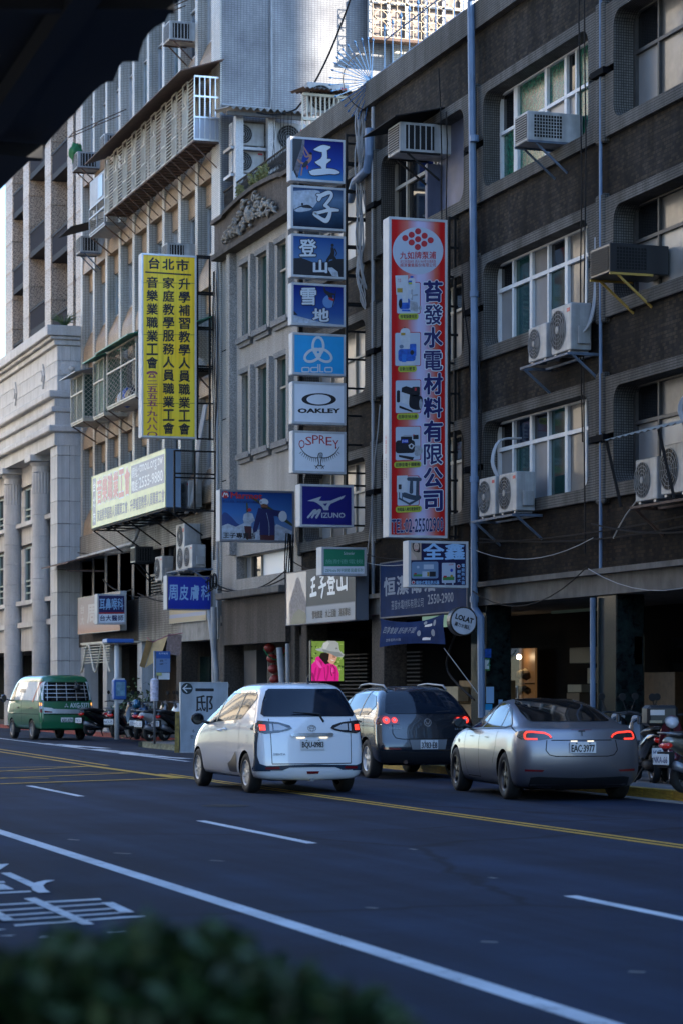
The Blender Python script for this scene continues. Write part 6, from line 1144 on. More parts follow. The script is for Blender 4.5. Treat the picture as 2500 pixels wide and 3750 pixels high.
# ================================================================ air conditioners
def ac_unit(label, x, y, z, w=.85, h=.6, d=.32, rz=0., group=None, fan='dark', logo=True, m='white_metal', two=False, grille='lines'):
    """outdoor unit, local front towards -y"""
    o = thing('air_conditioner', label, 'air conditioner', (x, y, z), rz, group); MB().bbox(-w / 2, w / 2, 0, d, 0, h, .015).build('casing', m, o, world=False)
    for zc in ((h * .27, h * .74) if two else (h * .5,)):
        r = min(h * (.22 if two else .42), w * .4); cx = 0 if two else -w * .17; f = MB().disc((cx, -.004, zc), r, 'y', 28).build('fan', 'black', o, world=False); g = MB()
        for q in (1., .8, .6, .4): g.tube([(cx + r * q * math.cos(t * math.pi / 14), -.015, zc + r * q * math.sin(t * math.pi / 14)) for t in range(29)], .006, 4)
        for k in range(9 if grille == 'lines' else 12):
            if grille == 'lines': xx = -r + 2 * r * (k + .5) / 9; hh = math.sqrt(max(0, r * r - xx * xx)); g.tube([(cx + xx, -.013, zc - hh), (cx + xx, -.013, zc + hh)], .005, 4)
            else: t = k * math.pi / 6; g.tube([(cx, -.013, zc), (cx + r * math.cos(t), -.013, zc + r * math.sin(t))], .005, 4)
        g.lathe([(0, .03), (r * .2, .025), (r * .22, 0)], 14, Matrix.Translation((cx, 0, zc)) @ Matrix.Rotation(math.pi / 2, 4, 'X')); g.build('fan_guard', 'plastic_grey' if fan == 'dark' else 'white_metal', f, world=False)
    q = MB()
    for k in range(9): q.box(-w / 2 - .006, -w / 2, d * .12, d * .9, h * (.12 + .085 * k), h * (.16 + .085 * k))
    q.build('side_louvre', 'plastic_grey', o, world=False); MB().bbox(w / 2, w / 2 + .06, d * .3, d * .9, h * .12, h * .5, .01).build('valve_cover', m, o, world=False)
    if logo: MB().box(w * .3, w * .44, -.006, -.001, h * .82, h * .9).build('badge', 'ink_red', o, world=False)
    for xx in (-w * .35, w * .35): MB().box(xx - .04, xx + .04, .02, d - .02, -.04, 0).build('foot', 'steel_grey', o, world=False)
    return o
def window_ac(label, y, z, w=.62, h=.42, out=.75, m='white_metal', side='bars', X=FX, group=None, brace='bracket_steel', x0=.3):
    """window unit poking out of the wall towards -x"""
    o = thing('window_air_conditioner', label, 'air conditioner', (X, y, z), 0, group); MB().bbox(-out, x0, -w / 2, w / 2, 0, h, .015).build('casing', m, o, world=False)
    MB().box(-out - .008, -out + .002, -w / 2 + .05, w / 2 - .05, .05, h - .05).build('coil', 'black', o, world=False); q = MB()
    for k in range(10): q.box(-out - .016, -out - .008, -w / 2 + .04, w / 2 - .04, .05 + (h - .1) * k / 10, .062 + (h - .1) * k / 10)
    q.build('rear_grille', 'plastic_grey' if m != 'plastic_black' else 'black', o, world=False)
    MB().box(-out * .85, -out * .15, -w / 2 - .006, -w / 2 + .002, .06, h - .06).build('side_vent', 'black', o, world=False); q = MB()
    if side == 'bars':
        for k in range(5): xx = -out * .85 + out * .7 * (k + .5) / 5; q.box(xx - .012, xx + .012, -w / 2 - .014, -w / 2 - .006, .05, h - .05)
    else:
        for k in range(11): xx = -out * .85 + out * .7 * k / 10; q.box(xx - .006, xx + .006, -w / 2 - .012, -w / 2 - .006, .05, h - .05)
        for k in range(8): zz = .06 + (h - .12) * k / 7; q.box(-out * .85, -out * .15, -w / 2 - .015, -w / 2 - .009, zz - .006, zz + .006)
    q.build('side_grille', m, o, world=False); q = MB()
    for s in (-1, 1): q.bar((-out * .8, s * w * .45, -.02), (0, s * w * .45, -.55), .035)
    q.bar((-out, -w / 2, -.015), (.0, -w / 2, -.015), .04); q.bar((-out, w / 2, -.015), (.0, w / 2, -.015), .04); q.build('bracket', brace, o, world=False); return o
def hood(label, y0, y1, z, out=.8, X=FX, m='steel_black', rise=.25):
    q = MB(); q.add([(X - out, y0, z), (X - out, y1, z), (X, y1, z + rise), (X, y0, z + rise), (X - out, y0, z + .02), (X - out, y1, z + .02), (X, y1, z + rise + .02), (X, y0, z + rise + .02)], [(0, 1, 2, 3), (4, 7, 6, 5), (0, 4, 5, 1), (1, 5, 6, 2), (2, 6, 7, 3), (3, 7, 4, 0)]); return tag(q.build('awning', m), label, 'awning')
p = onX(1800, 560, FX)                                             # building A
window_ac('white window unit with a mesh side on blue braces, under green glass', 41.2, 11.6, .62, .54, .8, side='mesh')
window_ac('window unit with barred side under a black awning, beside the blue panel', 47.95, 12.8, .75, .62, .9, side='bars', brace='steel_black'); hood('black sloping awning over the barred window unit', 47.3, 49.4, 13.45, 1.1)
window_ac('dark window unit with a yellow brace at the right edge', 37.7, 8.6, .8, .5, .8, 'plastic_black', brace=ma('brace_yellow', (.4, .25, .05), .6), side='mesh')
gA = 'outdoor units on brackets of the brown tiled building'
def shelf(label, y0, y1, z, X=FX, out=.6, m='bracket_steel'):
    q = MB()
    for yy in (y0, y1): q.bar((X - out, yy, z), (X, yy, z), .05); q.bar((X - out * .9, yy, z), (X, yy, z - .45), .04)
    for xx in (X - out, X - .1): q.bar((xx, y0, z), (xx, y1, z), .04)
    return tag(q.build('bracket', m), label, 'bracket')
# front of these units looks towards -x: turn them by -90 degrees
ac_unit('white outdoor unit with a red badge, right of the pair on the middle bracket', FX - .5, 40.05, 7.62, .88, .84, .4, -math.pi / 2, gA); ac_unit('lower white outdoor unit with plain wire grille, left of the pair on the middle bracket', FX - .5, 41.15, 7.62, .85, .64, .32, -math.pi / 2, gA, logo=False); shelf('blue steel bracket under the middle pair of outdoor units', 39.5, 41.7, 7.53)
ac_unit('white outdoor unit with round ring guard on the lowest bracket', FX - .5, 42.6, 4.93, .88, .74, .38, -math.pi / 2, gA, grille='rings'); ac_unit('white outdoor unit at the back end of the lowest bracket', FX - .5, 43.65, 4.93, .85, .74, .34, -math.pi / 2, gA); shelf('blue steel bracket under the lowest pair of outdoor units', 42.1, 44.2, 4.84)
ac_unit('weathered grey outdoor unit with a pale fan hub at the right edge', FX - .62, 35.25, 4.72, .9, .8, .38, -math.pi / 2, gA, grille='rings', logo=False); ac_unit('pale outdoor unit tucked behind the grey one at the right edge', FX - .6, 36.3, 4.68, .82, .7, .34, -math.pi / 2, gA, logo=False); shelf('rusty bracket under the outdoor units at the right edge', 34.7, 36.9, 4.6, m='steel_rust')
q = MB(); n = 24
q.add([(FX - 1.0 + 1.0 * j, 34.3 + 2.9 * i / n, 5.72 + .28 * j + .025 * (i % 2)) for j in (0, 1) for i in range(n + 1)], [(i, i + 1, n + 2 + i, n + 1 + i) for i in range(n)]); tag(q.build('awning', ma('corrugated', (.3, .28, .24), .6, dirt=.5)), 'corrugated sheet awning over the outdoor units at the right edge', 'awning')
for yy in (35.1, 37.1): tag(MB().bar((FX - .95, yy, 5.72), (FX - .75, yy - .15, 4.62), .045).build('strut', 'steel_black'), 'perforated black strut under the corrugated awning', 'strut', 'struts under the corrugated awning')
# roof terrace of the narrow house: shed with units, cage with a unit
Yr = 63.7
def tz(px, py, Y=Yr): return onY(px, py, Y)
gB = 'outdoor units on the roof terrace of the narrow house'
a = tz(905, 532); s = (tz(960, 532).x - tz(872, 532).x)
for py, lab in ((532, 'upper white outdoor unit in the roof shed'), (632, 'lower white outdoor unit with a red badge in the roof shed')):
    b = tz(912, py); ac_unit(lab, b.x, Yr + .05, b.z, .92, .62, .34, 0, gB, logo=py > 600)
b = tz(1045, 650); ac_unit('tall white twin fan outdoor unit beside the roof shed, half behind the sign', b.x + .1, Yr, b.z, 1.1, 1.5, .4, 0, gB, two=True)
shd = thing('roof_shed', 'open roof shed of grey posts and corrugated sheet holding the outdoor units', 'shed', (19, Yr, 14.1))
for px in (868, 986): x = tz(px, 500).x; MB().box(x - .11, x + .11, Yr - .28, Yr - .06, 14.1, tz(px, 432).z).build('post', 'granite_grey', shd)
for py in (536, 636): zz = tz(900, py).z; MB().box(tz(840, py).x, tz(1000, py).x, Yr - .15, Yr + .6, zz - .12, zz - .04).build('shelf', 'steel_grey', shd)
q = MB(); n = 48; x0, x1 = tz(812, 430).x, tz(1108, 430).x; zt = tz(960, 425).z
q.add([(x0 + (x1 - x0) * i / n, Yr - .7 + 1.7 * j, zt + .28 * j + .05 * math.sin(i * math.pi / 2.0)) for j in (0, 1) for i in range(n + 1)], [(i, i + 1, n + 2 + i, n + 1 + i) for i in range(n)]); q.build('roof_sheet', 'corrugated', shd); MB().box(x0, x1, Yr - .55, Yr - .45, zt - .16, zt - .06).build('rafter', 'dark_concrete', shd); MB().box(18.05, x1, 64.4, 64.5, 14.1, zt).build('back_wall', 'dark_concrete', shd)
cg = thing('window_cage', 'cream barred cage around an outdoor unit on the roof edge, above the top sign', 'cage', (20, 60, 16.3)); Yc = 60.2; q = MB(); z0, z1 = onY(1110, 500, Yc).z, onY(1110, 345, Yc).z; xa_, xb_ = onY(1108, 400, Yc).x, onY(1272, 400, Yc).x
for k in range(11): xx = xa_ + (xb_ - xa_) * k / 10; MB().box(xx - .018, xx + .018, Yc - .02, Yc + .02, z0, z1).build('bar', 'cream_metal', cg)
for zz in (z0, z0 + (z1 - z0) * .42, z1): MB().box(xa_, xb_, Yc - .05, Yc + .03, zz - .035, zz + .035).build('rail', 'cream_metal', cg)
ac_unit('white outdoor unit inside the cream cage on the roof edge', xa_ + .8, Yc + .3, z0 + .72, 1.15, .8, .35, 0, gB, grille='rings')
q = MB(); q.add([(xa_ - .1 + (xb_ - xa_ + .3) * i / n, Yc - .3 + 1.2 * j, z1 + .1 + .15 * j + .03 * math.sin(i * math.pi / 2)) for j in (0, 1) for i in range(n + 1)], [(i, i + 1, n + 2 + i, n + 1 + i) for i in range(n)]); q.build('roof_sheet', 'steel_rust', cg)
# sunlit grille window at the top, spiked fan, railing
gw = thing('window_grille', 'sunlit window behind an ornate cream iron grille at the top of the tall wall', 'window grille', (24.5, 64.4, 19.5)); Yg = 64.1; gx0, gx1 = onY(1364, 60, Yg).x, onY(1702, 60, Yg).x; gz0, gz1 = onY(1400, 135, Yg).z, onY(1400, -60, Yg).z
MB().box(gx0, gx1, Yg + .35, Yg + .44, gz0, gz1).build('pane', ma('curtain_brown', (.16, .12, .1), .5, var=.6, vs=3), gw); q = MB()
for k in range(6): xx = gx0 + (gx1 - gx0) * k / 5; q.box(xx - .05, xx + .05, Yg + .25, Yg + .34, gz0, gz1)
q.box(gx0, gx1, Yg + .25, Yg + .345, gz0 + 1.0, gz0 + 1.08); q.build('frame', 'white_metal', gw)
for k in range(int((gx1 - gx0) / .24)): MB().tube([(gx0 + .24 * k, Yg, gz0), (gx0 + .24 * k, Yg, gz1)], .011, 4).build('bar', 'cream_rust', gw)
for k in range(7): zz = gz0 + (gz1 - gz0) * k / 6; MB().tube([(gx0, Yg, zz), (gx1, Yg, zz)], .013, 4).build('rail', 'cream_rust', gw)
for k in range(6):
    cx = gx0 + (gx1 - gx0) * (k + .5) / 6; q = MB()
    for zc in (gz0 + .45, gz0 + 1.2):
        for sx in (-1, 1):
            for sz in (-1, 1): q.tube([(cx + sx * (.04 + .14 * math.sin(t * math.pi / 8)), Yg - .02, zc + sz * .28 * (1 - t / 8)) for t in range(9)], .012, 4)
    stuff(q.build('scroll', 'cream_rust', gw))
MB().box(gx0 - .05, gx1, Yg - .05, Yg + .3, gz0 - .1, gz0 - .02).build('tray', 'steel_rust', gw)
hub = onY(1360, 300, 52.0); sf = thing('spiked_fan', 'fan of thin blue spikes guarding the roof corner', 'spiked fan', tuple(hub))
for k in range(21):
    a = math.radians(88 + 9 * k); l = .98 if k < 14 else .9; tip = Vector((math.cos(a) * l, -.1 * math.sin(k), math.sin(a) * l)); MB().tube([(0, 0, 0), tip * .96], .012, 4).build('spike', ma('rail_blue', (.03, .09, .2), .6, spec=.2), sf, world=False)
    MB().lathe([(.0, 0), (.03, .03), (0, .09)], 6, Matrix.Translation(tip * .94) @ tip.to_track_quat('Z', 'Y').to_matrix().to_4x4()).build('spike_tip', 'rail_blue', sf, world=False)
MB().tube([(math.cos(math.radians(88 + 8 * k)) * .68, 0, math.sin(math.radians(88 + 8 * k)) * .68) for k in range(24)], .012, 4).build('hoop', 'steel_black', sf, world=False)
rlg = thing('roof_railing', 'blue spear topped railing along the roof edge under the sunlit window', 'railing', (FX, 49, 15.3)); y = 46.6
while y < 51.6:
    MB().tube([(FX + .15, y, 15.32), (FX + .15, y, 16.45)], .012, 4).build('bar', 'rail_blue', rlg); MB().lathe([(0, 0), (.04, .05), (0, .18)], 6, Matrix.Translation((FX + .15, y, 16.4))).build('spear_tip', 'rail_blue', rlg); y += .55
MB().tube([(FX + .15, 46, 16.2), (FX + .15, 51.5, 16.2)], .016).build('rail', 'rail_blue', rlg); MB().tube([(FX + .05, 46.2, 15.42), (FX + .05, 52, 15.42)], .06, 8).build('pipe', 'pipe_blue', rlg)
# ================================================================ pipes
def pipe(label, pts, r, m, joints=(), group=None, name='drainpipe'):
    q = MB(); q.tube(pts, r, 12)
    for a, b in joints:
        q.tube([a, b], r * 1.22, 12)
    return tag(q.build(name, m, smooth=False), label, 'pipe', group)
XP = FX - .22; pt = onX(1722, 60, XP); yb_ = onX(1735, 1500, XP).y
pipe('tall pale blue drainpipe running from the roof past the tall red sign', [(XP + .2, pt.y - .9, 15.6), (XP + .05, pt.y - .3, 15.55), (XP, pt.y, 15.35), (XP, yb_, 9), (XP, yb_, 3.2), (XP, yb_ - .35, 3.0), (XP, yb_ - .4, 1.0)], .075, 'pipe_blue', [((XP, yb_, z), (XP, yb_, z + .12)) for z in (12.5, 9.4, 5.7, 3.3)])
pipe('grey elbow pipe above the roofline of the second bay, left of the tall red sign', [(FX - .12, 53.2, 12.9), (FX - .2, 52.6, 13.2), (FX - .2, 51.75, 13.3), (FX - .2, 51.6, 13.6), (FX - .2, 51.6, 14.2)], .1, 'pipe_blue')
for k, yy in enumerate((51.62, 45.42, 39.22)): pipe(['thin pipe down the wall joint left of the tall red sign', 'thin pipe down the wall joint beside the pale blue drainpipe', 'thin pale pipe down the wall joint at the right'][k], [(FX - .1, yy, 14.7), (FX - .1, yy, 3.7)], .04 if k != 2 else .03, ['pipe_grey', 'steel_black', 'pipe_blue'][k])
pipe('thin white pipe running up the corner of the tall tiled block', [(FX - .1, 64.9, 3.5), (FX - .1, 64.9, 13.6)], .035, 'pipe_grey'); pipe('blue grey pipe on the tiled side wall turning left above the shed', [(tz(813, 382, 64.7).x, 64.72, tz(813, 382, 64.7).z), (tz(990, 398, 64.7).x, 64.72, tz(990, 398, 64.7).z), (tz(995, 390, 64.7).x, 64.72, 18.2), (tz(995, 0, 64.7).x, 64.72, 23)], .035, 'pipe_grey')
pipe('pale pipe with a sideways elbow at the left of the plain fascia', [(FX - .45, 64.0, 3.8), (FX - .45, 63.9, 1.75), (FX - .4, 63.2, 1.65), (FX - .38, 62.95, 1.65)], .085, 'pipe_grey'); pipe('tall pale pipe leaning beside the elbow pipe', [(FX - .5, 64.3, 3.7), (FX - .45, 63.7, 2.0), (FX - .45, 63.7, .13)], .075, 'pipe_grey')
pipe('grey pipe standing left of the lit poster', [(FX - .2, 58.6, 2.6), (FX - .15, 58.1, .13)], .08, 'pipe_grey'); pipe('slim grey pipe standing right beside the arcade column', [(FX - .2, 57.9, 2.7), (FX - .2, 57.8, .13)], .05, 'pipe_grey')
pipe('blue grey pipe up the marble column behind the silver sedan', [(FX - .08, 39.6, .13), (FX - .08, 39.6, 3.2)], .05, 'pipe_blue'); pipe('sloping white gutter pipe over the second floor of the tall tiled block', [(FX - .2, 83.0, 6.1), (FX - .2, 74.8, 6.15), (FX - .2, 74.3, 6.3), (FX - .1, 74.2, 6.6)], .055, 'white_metal')
# ================================================================ cables
cr_ = random.Random(21)
def cable(label, pts, r=.012, m='cable_black', group='loose cables on the facades'): q = MB(); q.tube(pts, r, 5); return tag(q.build('cable', m), label, 'cable', group)
for k in range(10):                                               # bundle of pale cables down the sign mast
    a = onY(1345 + cr_.uniform(-12, 6), 320, 52.9); pts = [(a.x, 52.95, a.z)]
    for py in (420, 560, 700, 850, 1000, 1100, 1150): p = onY(1318 + cr_.gauss(0, 11) + (20 if py > 1000 else 0), py, 52.5); pts.append((p.x, 52.45 + cr_.uniform(-.1, .1), p.z))
    cable('one of the pale cables hanging in a bundle down the mast beside the picture signs', [Vector(p) for p in catmull([tuple(p) for p in pts], 3)], .016, 'cable_white' if k % 3 else 'cable_grey', 'pale cable bundle on the mast')
a, b = onY(1288, -20, 62), onY(1085, 400, 63); cable('thick black cable swooping down in front of the tiled side wall', sag(a, b, .35), .028); c_ = onY(940, 412, 63); cable('black cable drooping along the edge of the roof shed', sag(b, c_, .1), .025)
for k in range(6): px = 1000 + 14 * k; a = onY(px, 412, 62.9); b = onY(px + cr_.uniform(-25, 25), 600, 62.9); cable('thin black wire dangling from the roof shed', sag(a, b, .05), .008, group='wires dangling from the roof shed')
for k, (y0, z0, y1, z1, s_) in enumerate(((45.3, 4.6, 33.2, 4.35, .25), (45.2, 4.5, 33.2, 4.5, .15), (45.3, 4.4, 39.3, 4.25, .3), (39.3, 4.5, 33.2, 4.2, .2), (45.1, 3.55, 39.4, 3.75, .5), (39.3, 3.7, 33.2, 3.6, .45), (57, 4.7, 51.8, 4.6, .3), (51.5, 4.6, 46, 4.4, .15), (52, 4.5, 45.6, 4.45, .25))):
    cable('sagging cable strung along the wall above the arcade', sag((FX - .15 - .03 * k, y0, z0), (FX - .15 - .03 * k, y1, z1), s_), .016 - .004 * (k % 3), ['cable_black', 'cable_black', 'cable_grey'][k % 3], 'cables strung above the arcade')
for k, (y0, z0, y1, z1) in enumerate(((40.0, 15.2, 39.9, 6), (39.75, 15.0, 39.8, 4), (47.2, 14.5, 46.9, 9.0), (46.8, 13.5, 46.7, 9.5), (51.0, 7.9, 51.9, 4.3), (38.6, 4.2, 36.8, 5.3), (45.9, 10, 45.2, 7), (44.9, 8.2, 44.8, 4.9))):
    cable('thin wire hanging down the brown tiled wall', [(FX - .16, y0 + (y1 - y0) * t / 6 + .05 * math.sin(t * 1.7 + k), z0 + (z1 - z0) * t / 6) for t in range(7)], .014, 'cable_black' if k not in (4, 5) else 'cable_grey', 'wires down the brown tiled wall')
for k in range(3): cable('white refrigerant hose rising from the lowest outdoor units', catmull([(FX - .3, 43.6 - .05 * k, 5.65), (FX - .35, 43.8 - .05 * k, 6.0), (FX - .2, 43.8 - .05 * k, 6.4), (FX + .2, 43.7 - .05 * k, 6.45)], 4), .02, 'cable_white', 'white hoses of the lowest units')
for k in range(3): cable('white refrigerant hose rising from the middle outdoor units', catmull([(FX - .3, 39.6, 7.9), (FX - .2, 39.5 - .04 * k, 8.1), (FX - .12, 39.45 - .04 * k, 8.6), (FX - .1, 39.45 - .04 * k, 9.6)], 4), .02, 'cable_white', 'white hoses of the middle units')
for k in range(3): cable('white hose looping down to the grey unit at the right edge', catmull([(FX - .35, 35.0, 5.5), (FX - .5, 35.2 + .05 * k, 6.05), (FX - .4, 34.95 + .05 * k, 6.35), (FX + .1, 34.8 + .05 * k, 6.3)], 4), .022, 'cable_white', 'white hoses at the right edge')
for k in range(4): cable('grey hose dropping behind the black frame of the yellow signs', catmull([(FX - .1, 66.3 - .1 * k, 9.6), (FX - .3, 66.3 - .1 * k, 8.5), (FX - .35, 66.6 - .1 * k, 7.2), (FX - .4, 67.3 - .1 * k, 6.6)], 4), .032, 'cable_white', 'grey hoses behind the yellow signs')
for k, (y0, z0, y1, z1, s_) in enumerate(((76, 4.6, 69.8, 4.5, .15), (74, 4.55, 65, 4.3, .3), (72, 4.5, 65.2, 4.6, .2), (64.9, 4.5, 58, 4.5, .35), (64.5, 4.3, 57.5, 4.4, .2), (83, 6.3, 74, 5.9, .1), (79, 5.2, 74.5, 4.7, .2))): cable('slack black cable along the second floor of the tiled block', sag((FX - .2, y0, z0), (FX - .25, y1, z1), s_), .02, group='slack cables along the second floor')
for k in range(5): cable('coil of black cable hung on the canopy slab', [(FX - .5 + .02 * k, 64.3 - .25 * (k % 3) + .17 * math.cos(t * math.pi / 8), 4.45 + .2 * math.sin(t * math.pi / 8) + .02 * k) for t in range(17)], .016, group='coils of black cable on the canopy slab')
for k in range(4): cable('black wire strung down the corner of the tall tiled block', [(FX - .13, 65.2 - .1 * k + .12 * math.sin(t * .9 + k), 13.2 - t * 1.15) for t in range(8)], .014, group='wires down the tiled corner')
for k in range(7): cable('tangled black cable running down beside the green sign', [(FX - .2 - .05 * k, 57.4 - .06 * k + .1 * math.sin(t + k), 5.4 - t * .42) for t in range(6)], .018, group='tangled cables beside the green sign')
cable('white cord tying the cloth banner to the column', [Vector(onX(1624, 2374, 17.35)), Vector((FX - .1, 44.9, 1.35))], .008, 'cable_white')
cable('thick black hose hanging beside the round sign', catmull([(FX - .25, 45.5, 3.1), (FX - .3, 46.2, 2.4), (FX - .3, 46.3, 1.9), (FX - .2, 45.1, 1.35)], 5), .025)
# ================================================================ cages, balconies and units on the tall tiled block
def cage(label, X, y0, y1, z0, z1, name='window_cage', cat='cage'): return thing(name, label, cat, (X, (y0 + y1) / 2, z0))
Xc = 17.05; y0, y1, z0, z1 = 64.95, 76.2, 16.8, 18.55
cg = cage('long cream window cage with sunburst panels across the top of the tall tiled block', Xc, y0, y1, z0, z1); n = 9; pw = (y1 - y0) / n
for k in range(n):
    ya = y0 + k * pw; yb = ya + pw; q = MB(); w = pw * .42
    for zz in [z0 + .1 * j for j in range(18)]: q.box(Xc - .008, Xc + .008, ya, ya + pw - w, zz, zz + .022)
    q.build('slat_panel', 'cream_metal', cg); f = MB(); c0, c1 = yb - w, yb
    for yy in (c0, c1): f.box(Xc - .02, Xc + .02, yy - .02, yy + .02, z0, z1)
    for zz in (z0, z0 + .52, z0 + 1.1, z1): f.box(Xc - .02, Xc + .02, c0, c1, zz - .02, zz + .02)
    pf = f.build('panel_frame', 'cream_metal', cg); q = MB()
    for j in range(1, 6): yy = c0 + w * j / 6; q.box(Xc - .01, Xc + .01, yy - .011, yy + .011, z0, z0 + 1.1)
    q.build('bars', 'cream_metal', pf); q = MB(); cc = (c0 + c1) / 2
    for j in range(7): a = math.radians(30 + 20 * j); q.tube([(Xc, cc, z0 + 1.12), (Xc, cc + w * .5 * math.cos(a) * .9, z0 + 1.12 + .42 * math.sin(a))], .012, 4)
    q.tube([(Xc, cc + w * .46 * math.cos(math.radians(15 * j)), z0 + 1.12 + .46 * math.sin(math.radians(15 * j))) for j in range(13)], .012, 4); q.build('sunburst', 'cream_metal', pf)
f = MB()
for j in range(6): xx = Xc + (FX - Xc) * j / 5; f.box(xx - .014, xx + .014, y0 - .016, y0 + .016, z0, z1)
for zz in (z0, z0 + .62, z0 + 1.2, z1): f.box(Xc, FX, y0 - .022, y0 + .022, zz - .025, zz + .025)
f.build('end_grille', 'alu', cg); MB().box(Xc + .02, FX, y0 + .02, y0 + .03, z0 + .03, z0 + .6).build('end_panel', ma('panel_pale', (.4, .42, .48), .5), cg); MB().box(Xc, FX, y0, y1, z0 - .05, z0 - .02).build('floor', 'steel_rust', cg)
q = MB()
for k in range(15): yy = y0 + .3 + k * (y1 - y0 - .4) / 14; q.bar((Xc + .02, yy, z0 - .05), (FX, yy - .1, z0 - .75), .03)
for k in range(30): yy = y0 + k * (y1 - y0) / 30; q.bar((Xc, yy, z0 - .07), (FX, yy, z0 - .07), .025)
stuff(q.build('braces', 'steel_rust', cg)); q = MB(); q.add([(Xc - .5, y0 - .4, z1 + .0), (Xc - .5, y1 + .8, z1 - .02), (FX, y1 + .8, z1 + .42), (FX, y0 - .4, z1 + .42), (Xc - .5, y0 - .4, z1 + .03), (Xc - .5, y1 + .8, z1 + .01), (FX, y1 + .8, z1 + .45), (FX, y0 - .4, z1 + .45)], [(0, 1, 2, 3), (4, 7, 6, 5), (0, 4, 5, 1), (1, 5, 6, 2), (2, 6, 7, 3), (3, 7, 4, 0)]); q.build('awning', 'steel_rust', cg)
def mesh_face(q, P, U, V, nu, nv, r=.007):
    """diamond wire mesh over a parallelogram"""
    P, U, V = Vector(P), Vector(U), Vector(V)
    for k in range(-nv, nu):
        for sg in (0, 1):
            a0, a1 = max(0, -k / nv), min(1, (nu - k) / nv)
            if a1 <= a0: continue
            f0, f1 = (k + a0 * nv) / nu, (k + a1 * nv) / nu
            if sg: f0, f1 = 1 - f0, 1 - f1
            q.tube([P + U * f0 + V * a0, P + U * f1 + V * a1], r, 3, False)
def box_balcony(label, X, ya, yb, za, zb, m, sheet, roof=None, open_=None):
    o = cage(label, X, ya, yb, za, zb, 'caged_balcony', 'balcony'); f = MB()
    for yy in (ya, (ya + yb) / 2, yb): f.box(X - .025, X + .025, yy - .025, yy + .025, za, zb)
    for zz in (za, za + (zb - za) * .62, zb): f.box(X - .028, X + .028, ya, yb, zz - .025, zz + .025)
    for zz in (za, zb): f.box(X, FX, ya - .025, ya + .025, zz - .025, zz + .025)
    f.box(X, FX, ya, yb, za - .08, za - .03); f.build('frame', 'cream_metal' if m == 'cream_metal' else m, o); q = MB(); mesh_face(q, (X, ya, za), (0, yb - ya, 0), (0, 0, zb - za), 8, 12); mesh_face(q, (X, ya, za), (FX - X, 0, 0), (0, 0, zb - za), 5, 10); stuff(q.build('wire_mesh', 'cream_metal', o))
    if sheet: MB().box(X + .06, X + .07, ya + .05, yb - .05, za + .1, zb).build('sheet', sheet, o); MB().box(X + .06, FX, ya + .05, ya + .06, za + .1, zb).build('sheet', sheet, o)
    if roof: q = MB(); q.add([(X - .35, ya - .3, zb + .0), (X - .35, yb + .3, zb + .0), (FX, yb + .3, zb + .3), (FX, ya - .3, zb + .3), (X - .35, ya - .3, zb + .03), (X - .35, yb + .3, zb + .03), (FX, yb + .3, zb + .33), (FX, ya - .3, zb + .33)], [(0, 1, 2, 3), (4, 7, 6, 5), (0, 4, 5, 1), (1, 5, 6, 2), (2, 6, 7, 3), (3, 7, 4, 0)]); q.build('roof', roof, o)
    for yy in (ya + .1, yb - .1): MB().bar((X, yy, za - .08), (FX, yy, za - .6), .04).build('bracket', 'steel_rust', o)
    return o
a, b = onX(263, 1400, 16.95), onX(302, 1535, 16.95); box_balcony('green sheeted caged balcony at the far corner of the tiled block', 16.95, b.y - .2, a.y, b.z, onX(302, 1370, 16.95).z, 'cream_metal', 'green_net', 'steel_grey')
a, b = onX(345, 1330, 17.05), onX(383, 1500, 17.05); box_balcony('caged balcony backed by pale green sheet, left of the open one', 17.05, b.y, a.y, onX(383, 1512, 17.05).z, onX(383, 1310, 17.05).z, 'cream_metal', ma('green_pale', (.06, .16, .1), .6), 'green_sheet')
a, b = onX(394, 1490, 17.0), onX(500, 1430, 17.0); ob = box_balcony('open caged balcony with bundles behind its rail and a green roof, beside the yellow sign', 17.0, b.y, a.y, onX(480, 1440, 17.0).z - .1, onX(480, 1245, 17.0).z, 'cream_metal', None, 'green_sheet')
for k, (m, dy) in enumerate((('cardboard', .4), ('pump_white', .7), ('pump_blue', 1.3), ('cardboard_pale', 1.8), ('print_dark', 2.2))): z = onX(480, 1440, 17.0).z - .1; bm = bmesh.new(); bmesh.ops.create_icosphere(bm, subdivisions=2, radius=.24); q = MB(); q.bm(bm, Matrix.Translation((17.35, a.y - dy, z + .2)) @ Matrix.Diagonal((.8, 1, 1 + .2 * (k % 3), 1))); tag(q.build('bundle', m, smooth=True), ['brown', 'white', 'blue', 'straw coloured', 'black'][k] + ' bundle stored on the open caged balcony', 'bundle', 'bundles on the open caged balcony')
a, b = onX(330, 820, 17.1), onX(386, 820, 17.1); gb_ = box_balcony('grey boxed window with a wire grille below, under the end of the long cage', 17.1, b.y, a.y, onX(386, 815, 17.1).z, onX(386, 720, 17.1).z, 'steel_grey', None); zt = onX(386, 720, 17.1).z; MB().box(17.1, FX, b.y, a.y, zt, zt + .9).build('window_box', 'pipe_grey', gb_); MB().box(17.08, 17.1, b.y + .3, b.y + 1.0, zt + .1, zt + .8).build('pane', 'glass_frost', gb_)
a = onX(750, 1290, 17.2); box_balcony('wire caged balcony with a green roof behind the steel frame of the yellow sign', 17.3, 65.75, 67.35, onX(750, 1335, 17.3).z, onX(750, 1180, 17.3).z, 'steel_black', None, 'green_sheet')
for k in range(3): bm = bmesh.new(); bmesh.ops.create_icosphere(bm, subdivisions=2, radius=.22); q = MB(); q.bm(bm, Matrix.Translation((17.5, 66.1 + .42 * k, onX(750, 1335, 17.15).z + .22))); tag(q.build('bundle', ['plastic_white', 'cardboard_pale', 'pump_white'][k], smooth=True), ['white bag nearest the corner', 'tan bag in the middle', 'pale bag farthest in'][k] + ' on the small wire balcony', 'bundle')
